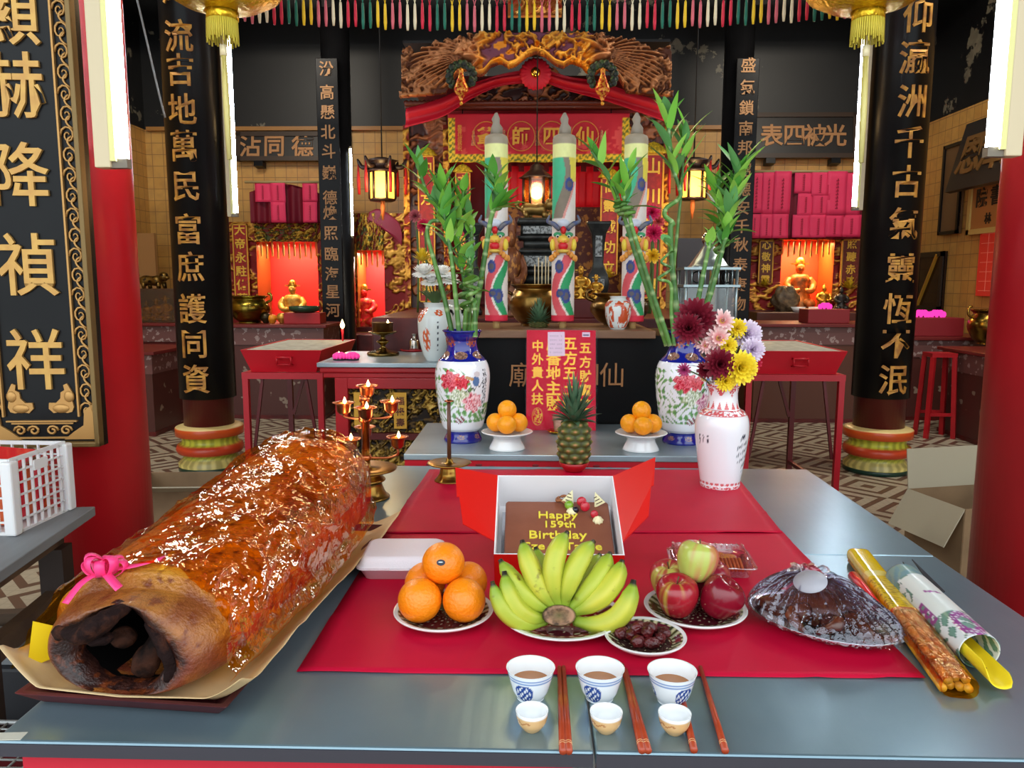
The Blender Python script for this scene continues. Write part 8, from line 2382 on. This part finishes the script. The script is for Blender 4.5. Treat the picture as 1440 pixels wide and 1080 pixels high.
def stool(label, x, y, w, h, top=.0):
    t = thing('red_stool', label, 'stool', (x, y, 0)); m = REDL
    MB().box((0, 0, h - .02), (w, w * .8, .04)).build('seat', m, t)
    for s in (-1, 1):
        for s2 in (-1, 1): MB().bar((s * w * .42, s2 * w * .34, h - .04), (s * w * .54, s2 * w * .44, 0), .04).build('leg', m, t)
    for s2 in (-1, 1): MB().box((0, s2 * w * .41, h * .28), (w * .98, .025, .03)).build('stretcher', m, t)
x = on_y(1317, 600, 7.5).x; stool('tall red stool beside the large inlaid table at right', x - .02, 7.5, .24, on_y(1320, 497, 7.4).z)
p0, p1 = on_z(1268, 582, 0), on_z(1325, 583, 0)
Bx('red_carpet', 'red carpet step behind the right couplet pillar', 'carpet', p0.x - .1, p1.x + .02, p0.y, p0.y + 1.0, 0, 0.06, mat('red carpet', (176, 16, 36), 0.9))
# right wall hangings
def side_board(name, label, cat, wallx, pts, m, frame=None, depth=.04, lean=0.0):
    """rectangle on the side wall from two sight corners (top near-left, bottom right)"""
    (xa, ya), (xb, yb) = pts
    A, B_ = on_x(xa, ya, wallx), on_x(xb, yb, wallx)
    y0, y1 = sorted((A.y, B_.y)); z1, z0 = max(A.z, B_.z), min(A.z, B_.z)
    t = thing(name, label, cat, (wallx, (y0 + y1) / 2, z0))
    w, h = y1 - y0, z1 - z0
    s = -1 if wallx > 0 else 1
    t.rotation_euler = (0, 0, R(-90) if wallx > 0 else R(90))        # local -Y faces into the hall... x runs along the wall
    MB().box((0, depth / 2, h / 2), (w, depth, h)).build('panel', m, t)
    if frame:
        mb = MB(); f = min(w, h) * .09
        for q in (f / 2, h - f / 2): mb.box((0, -.005, q), (w, .03, f))
        for q in (-1, 1): mb.box((q * (w / 2 - f / 2), -.005, h / 2), (f, .03, h))
        mb.build('frame', frame, t)
    return t, w, h
WR = WX1 - 0.05
t, w, h = side_board('name_board', 'dark leaning name board with gilt signs high on the right wall', 'sign board', WR - .3, ((1336, 172), (1440, 246)), mat('dark bronze board', (44, 38, 34), 0.3), None, .06)
t.rotation_euler = (R(-14), 0, R(-90))
mb = MB(); [mb.text(c, h * .62, Matrix.Translation((q * w, -.002, h * .5)), .012, .02) for c, q in (('恩', -.28), ('澤', .02), ('流', .32))]; mb.build('lettering', mat('dim gilt', (150, 110, 60), 0.4, 0.4), t)
t, w, h = side_board('framed_sign', 'gold-framed sign with black brush writing on the right wall', 'framed sign', WR, ((1366, 250), (1440, 322)), mat('ochre sign paper', (188, 128, 66), 0.5), mat('cream gold frame', (214, 190, 110), 0.4, .2))
mb = MB(); [mb.text(c, h * .34, Matrix.Translation((q * w, -.002, h * .62)), .006, .02) for c, q in (('院', -.26), ('書', .0), ('昌', .26))]; [mb.text(c, h * .2, Matrix.Translation((q * w, -.002, h * .25)), .006, .01) for c, q in (('林', -.12), ('科', .14))]; mb.build('lettering', mat('black ink', (24, 18, 16), 0.5), t)
side_board('narrow_frame', 'narrow dark picture frame on the right wall', 'picture frame', WR, ((1329, 206), (1347, 328)), mat('brown paper', (110, 84, 56), 0.5), BLACK)
t, w, h = side_board('red_notice', 'red gridded paper notice on the right wall', 'notice', WR, ((1379, 322), (1440, 418)), mat('orange-red paper', (232, 60, 44), 0.6), None, .012)
mb = MB(); [mb.box((0, -.002, h * q), (w * .9, .002, .006)) for q in (.08, .22, .36, .5, .64, .78, .92)]; [mb.box((w * q, -.002, h * .5), (.006, .002, h * .86)) for q in (-.3, 0, .3)]; mb.build('grid_lines', mat('pale red line', (250, 150, 130), .6), t)
t, w, h = side_board('dark_mirror', 'dark framed mirror leaning on the right wall behind the lotus lights', 'mirror', WR, ((1290, 356), (1322, 438)), mat('dark mirror glass', (50, 36, 28), 0.1, .6), mat('black-brown frame', (34, 26, 22), .4))
MB().bar((-w * .35, -.01, 0.02), (w * .3, -.01, h * .95), .05, .02).build('gilt_bar', GOLDP, t)
# left wall side
t, w, h = side_board('narrow_frame', 'dark-edged picture frame on the left wall beside the red pillar', 'picture frame', WX0 + .05, ((150, 276), (177, 306)), mat('pale picture', (150, 130, 90), .5), BLACK)
def col_x(px, Y): return on_y(px, 450, Y).x
xa, xb = col_x(150, 9.0), col_x(246, 9.0)
altar_table('dark red altar table behind the brightly lit red pillar at left', max(xa, WX0 + .06), xb, 9.0, 9.65, on_y(200, 452, 9.0).z - .02, panel=DARKRED)
ztb = on_y(200, 452, 9.0).z - .019; xa = max(xa, WX0 + .06)
t = thing('display_case', 'dark glazed display case of gold figurines at left', 'display case', ((xa + xb) / 2, 9.3, ztb)); w_ = xb - xa - .06; h_ = on_y(200, 406, 9.1).z - ztb
mb = MB(); mb.box((0, .18, h_ / 2), (w_, .02, h_)); mb.box((0, 0, .01), (w_, .36, .02)); mb.box((0, 0, h_ - .01), (w_, .36, .02)); [mb.box((s * (w_ / 2 - .01), 0, h_ / 2), (.02, .36, h_)) for s in (-1, 1)]; mb.build('case', mat('brown case wood', (84, 48, 36), .4), t)
mb = MB(); mb.box((0, -.185, h_ / 2), (w_, .006, h_)); mb.build('glass', film('case glass', (226, 214, 196), .07, .5, .05, bump=None), t)
for i, (px, c) in enumerate(((205, 'left pale'), (219, 'middle'), (232, 'right'))):
    deity('%s gold figurine inside the glazed case at left' % c, (col_x(px, 9.2), 9.24, ztb + .021), .24 + .03 * i, GST, crown=i != 0, name='gold_figurine', cat='figurine')
x = col_x(218, 9.3)
lion('gilded lion figurine standing on the display case at left', (x, 9.3, ztb + h_ + .001), 1.3, mat('black-gold', (120, 92, 40), .35, .8, noise=(30, (40, 30, 20), (.5, .6))))
t = thing('tan_cabinet', 'tan varnished cupboard door standing behind the display case', 'cupboard', (col_x(180, 9.9), 9.9, 0)); MB().box((.2, 0, 1.05), (.44, .06, 2.1)).build('panel', mat('tan varnish', (176, 128, 76), .35), t)
xb = on_y(213, 500, 7.2).x
altar_table('inlaid table partly hidden by the brightly lit red pillar at left', -4.95, xb, 7.2, 8.0, on_y(200, 494, 7.2).z)
x = on_y(230, 560, 7.9).x; stool('tall red stool beside the inlaid table at left', x + .12, 7.95, .24, on_y(230, 503, 7.8).z)
# ================================================================== LEFT FOREGROUND: BENCH, CRATE, CLUTTER
q0 = on_z(134, 712, 0.76)
GW = mat('weathered grey wood', (140, 146, 150), 0.6, noise=(6, (108, 110, 112), (.35, .65), 6, (1, .12, 1)))
BWD = mat('weathered brown wood', (104, 82, 62), 0.65, noise=(8, (74, 56, 44), (.35, .65), 6, (.2, 1, 1)))
t = thing('wooden_bench_table', 'weathered grey-topped wooden table under the plastic crate', 'table', (q0.x, q0.y, 0))
wt, dt2 = 1.1, 0.62
t.rotation_euler = (0, 0, R(8))
MB().box((-wt / 2, -dt2 / 2, .745), (wt, dt2, .03)).build('tabletop', GW, t, bevel=.003)
MB().box((-wt / 2 - .03, -dt2 / 2, .695), (wt - .1, dt2 - .1, .07)).build('apron', BWD, t)
for x in (-.09, -wt + .1):
    for y in (-.09, -dt2 + .09): MB().box((x, y, .33), (.07, .07, .66)).build('leg', mat('dark table leg', (52, 38, 32), .6), t)
MB().box((-wt / 2, -.09, .42), (wt - .2, .04, .07)).build('stretcher', BWD, t); MB().box((-.09, -dt2 / 2, .5), (.04, dt2 - .2, .06)).build('stretcher', BWD, t)
CRP = mat('milky white plastic', (222, 220, 220), 0.4, trans=0.0, sss=.1)
ca = on_z(97, 716, .762); cb = on_z(20, 752, .762)
cdir = math.atan2(ca.y - cb.y, ca.x - cb.x)
t = thing('plastic_crate', 'white plastic crate of red candle packs on the weathered table', 'crate', (cb.x, cb.y, .7615), cdir)
cl_, cw_, ch_ = (ca - cb).length, .34, .215
def lattice(mb, L, H_, M_, nx=8, nz=6, fr=.010):
    for i in range(nx + 1): mb.box((L * i / nx, 0, H_ / 2), (fr * (1.6 if i in (0, nx) else .45), .008, H_), M_)
    for j in range(nz + 1): mb.box((L / 2, 0, H_ * j / nz), (L, .008, fr * (1.2 if j in (0, nz) else .45)), M_)
RZ = lambda a: Matrix.Rotation(R(a), 4, 'Z')
for nm, M_, L in (('side_lattice', TR(0, 0, 0), cl_), ('side_lattice', TR(0, cw_, 0), cl_), ('end_lattice', RZ(90), cw_), ('end_lattice', TR(cl_, 0, 0) @ RZ(90), cw_)):
    mb = MB(); lattice(mb, L, ch_, M_); mb.build(nm, CRP, t)
mb = MB(); mb.box((cl_ / 2, cw_ / 2, .004), (cl_, cw_, .006)); mb.build('crate_floor', CRP, t)
for x in (0, cl_):
    for y in (0, cw_): MB().box((x, y, ch_ / 2), (.034, .034, ch_)).build('corner_post', CRP, t, bevel=.006)
MB().box((cl_ * .5, -.006, ch_ * .84), (.06, .006, .03)).build('handle_plate', CRP, t)
rdm = mat('red candle pack', (214, 20, 40), .25, coat=.4); rdo = mat('orange pack', (206, 90, 40), .3)
for k in range(7):
    o = Vector((math.cos(cdir), math.sin(cdir), 0)) * (.05 + .027 * k) + Vector((-math.sin(cdir), math.cos(cdir), 0)) * (cw_ * .5)
    MB().box((0, 0, .08), (.022, .26, .15)).build('candle_pack', rdm if k % 3 else rdo, loc=(cb.x + o.x, cb.y + o.y, .769), rot=(0, R(4), cdir), label='%s upright red pack inside the white crate' % ['leftmost', 'second', 'third', 'fourth', 'fifth', 'sixth', 'rightmost'][k], cat='packet', group='candle packs in the crate', bevel=.004)
o = Vector((math.cos(cdir), math.sin(cdir), 0)) * .10 + Vector((-math.sin(cdir), math.cos(cdir), 0)) * .16
MB().box((0, 0, .012), (.16, .24, .02)).build('candle_pack', mat('flat red packet', (220, 24, 40), .3, coat=.4), loc=(cb.x + o.x, cb.y + o.y, .945), rot=(R(6), R(-12), cdir + .1), label='flat red packet lying on top of the crate', cat='packet', bevel=.004)
# clutter under the bench
p = on_z(30, 905, 0.3)
Bx('low_red_stool', 'low dark red stool on the floor left of the roast pig', 'stool', -1.75, -1.05, 1.45, 1.85, 0, .28, mat('dull dark red', (96, 18, 26), .5), .01)
t = thing('wire_basket', 'grey mesh basket on the low red stool', 'basket', (-1.35, 1.62, .281)); mb = MB()
for i in range(11): mb.tube([(-.2 + .04 * i, -.15, .1), (-.2 + .04 * i, .15, .1)], .003, 5); mb.tube([(-.2, -.15 + .03 * i, .1), (.2, -.15 + .03 * i, .1)], .003, 5)
for s in (-1, 1): mb.tube([(-.2, s * .15, .1), (.2, s * .15, .1)], .006, 6); mb.tube([(s * .2, -.15, .1), (s * .2, .15, .1)], .006, 6)
for sx_ in (-1, 1):
    for sy_ in (-1, 1): mb.tube([(sx_ * .2, sy_ * .15, 0), (sx_ * .2, sy_ * .15, .1)], .006, 6)
mb.build('mesh', mat('grey wire', (150, 152, 150), .4, .4), t)
Bx('dark_crate', 'dark slatted crate on the floor under the weathered table', 'crate', -1.95, -1.3, 2.0, 2.4, 0, .4, mat('dark crate', (40, 40, 44), .6), .01)
Bx('wood_plank', 'pale plank lying on the dark crate under the weathered table', 'plank', -1.9, -1.25, 2.02, 2.2, .401, .43, GW)
# cardboard boxes
CBM = mat('brown cardboard', (146, 118, 86), .7, noise=(5, (128, 102, 74))); CBI = mat('grey cardboard', (176, 166, 142), .7)
def carton(label, loc, rz, w, d, h, flaps, m=CBM):
    t = thing('cardboard_box', label, 'cardboard box', loc, rz); th2 = .006
    for nm, c, q in (('side', (0, -d / 2, h / 2), (w, th2, h)), ('side', (0, d / 2, h / 2), (w, th2, h)), ('side', (-w / 2, 0, h / 2), (th2, d, h)), ('side', (w / 2, 0, h / 2), (th2, d, h)), ('bottom', (0, 0, th2 / 2), (w, d, th2))):
        MB().box(c, q).build(nm, m, t)
    for (ax, s, ang) in flaps:
        mb = MB(); L = .22
        if ax == 'x': mb.box((0, 0, L / 2), (th2, d, L), TR(s * w / 2, 0, h, 0, s * R(ang), 0))
        else: mb.box((0, 0, L / 2), (w, th2, L), TR(0, s * d / 2, h, -s * R(ang), 0, 0))
        mb.build('flap', CBI, t)
p = on_z(1352, 803, 0)
carton('open cardboard box on the floor left of the right red pillar', (2.37, 4.05, 0), R(14), .5, .4, .36, (('x', -1, 150), ('y', 1, 8), ('x', 1, 30)))
p = on_z(262, 745, 0)
carton('plain cardboard box on the floor behind the roast pig', (on_y(275, 700, 3.9).x, 3.9, 0), R(4), .62, .4, .44, (('y', -1, 70),))
# ================================================================== OVERHEAD: TASSEL VALANCE AND PAPER LANTERNS
YV = 4.1
zt0 = on_y(700, 2, YV).z
va = thing('tassel_valance', 'overhead valance with a row of coloured tassels', 'valance', (0, YV, zt0))
xa, xb = on_y(318, 5, YV).x, on_y(1205, 5, YV).x
Bx('pelmet', None, None, xa - .3, xb + .3, -.01, .01, .06, .5, mat('red pelmet cloth', (170, 24, 40), .6), parent=va)
cols_ = [(232, 190, 30), (206, 96, 110), (226, 214, 180), (204, 30, 60), (16, 104, 84)]
TS = []
for c in cols_:
    TS.append(mat('tassel silk %d' % len(TS), c, .55))
n = 84; proto = {}
for k in range(n):
    x = xa + (xb - xa) * (k + .5) / n; ci = (k // 2) % 5
    sag = .055 * math.sin(PI * (k / n)) - .03
    if ci not in proto:
        mb = MB()
        mb.tube([(-.02, 0, .07), (-.004, 0, .02), (0, 0, 0), (0, 0, -.03)], .002, 5); mb.tube([(.02, 0, .07), (.004, 0, .02), (0, 0, 0)], .002, 5)
        mb.tube([(0, 0, .0), (0, 0, -.02), (0, 0, -.09), (0, 0, -.125)], [.0055, .007, .009, .006], 7)
        o = mb.build('tassel', TS[ci], va); proto[ci] = o
    else:
        o = proto[ci].copy(); COL.objects.link(o); o.parent = va
    o.location = (x, -.004, .0 - sag + .005 * (k % 3))
def paper_lantern(px, label, Y=3.55):
    x, zf = pz(px, 22, Y)
    t = thing('round_lantern', label, 'lantern', (x, Y, zf))
    k = mpp(Y)
    mb = MB(); mb.ball((0, 0, .30), (.31, .31, .28), 40, 20, df=lambda a, q: 1 + .012 * math.cos(16 * a))
    mb.build('globe', mat('pinkish lantern silk', (206, 110, 96), .4, noise=(4, (196, 150, 70))), t)
    mb = MB(); mb.lathe([(.31, .17), (.25, .09), (.17, .045), (.075, .015), (.07, .02), (.0, .03)], 40); mb.build('gold_trim', mat('gold foil', (224, 186, 40), .25, .7, bump=(50, .8)), t)
    mb = MB(); mb.lathe([(.066, .02), (.068, -.02), (.06, -.02), (0, -.02)], 28); mb.build('collar', MATS['gold foil'], t)
    mb = MB()
    for j in range(44):
        a = 2 * PI * j / 44; L = .11 + .012 * math.sin(j * 3.7)
        mb.tube([(.062 * math.cos(a), .062 * math.sin(a), 0), (.066 * math.cos(a), .066 * math.sin(a), -L)], [.005, .0042], 5)
    o = mb.build('fringe', mat('yellow silk fringe', (196, 180, 60), .6), t); o['kind'] = 'stuff'
    mb = MB(); mb.tube([(0, 0, 0), (0, 0, -.13)], .003, 5); mb.lathe([(.016, -.17), (.016, -.125), (0, -.125)], 14); mb.build('tassel_knot', mat('ivory bead', (226, 214, 170), .4), t)
    zl = -.17
    mb = MB(); mb.tube([(0, 0, -.17), (.004, 0, -.4), (.006, 0, -.62)], [.013, .015, .012], 12); mb.build('long_tassel', mat('pale yellow silk', (216, 206, 130), .5, noise=(40, (190, 176, 90), (.4, .6), 4, (1, 1, .05))), t)
    MB().tube([(0, 0, .58), (0, 0, 2.0)], .006, 6).build('cord', MATS['black cord'], t)
paper_lantern(312, 'round gold-trimmed lantern with yellow fringe overhead at left'); paper_lantern(1221, 'round gold-trimmed lantern with yellow fringe overhead at right')
# gilt carved board just behind the tassels
xa, z0 = pz(714, 22, 5.0); xb, _ = pz(790, 22, 5.0)
t = thing('gilt_crest', 'lit gilt carved crest hanging above the tassels in the middle', 'carving', ((xa + xb) / 2, 5.0, z0))
mb = MB(); mb.relief(xb - xa, .35, 70, 60, carveH(5, 55, .05, 1.0), None, .04, carvecol((150, 90, 30), (250, 206, 110), .05, 2, (190, 60, 50))); mb.build('carving', VCM, t)
light('crest lamp', 'AREA', ((xa + xb) / 2, 4.75, z0 + .4), 5, (1, .8, .5), .3, (R(-50), 0, 0))
# electric cable on the left
MB().tube(spline([on_y(193, 0, 4.8), on_y(207, 60, 4.85), on_y(222, 125, 4.9), on_y(232, 165, 5.0)], 16), .006, 6).build('cable', mat('pale cable', (150, 156, 160), .5), label='pale electric cable hanging left of the left couplet pillar', cat='cable')
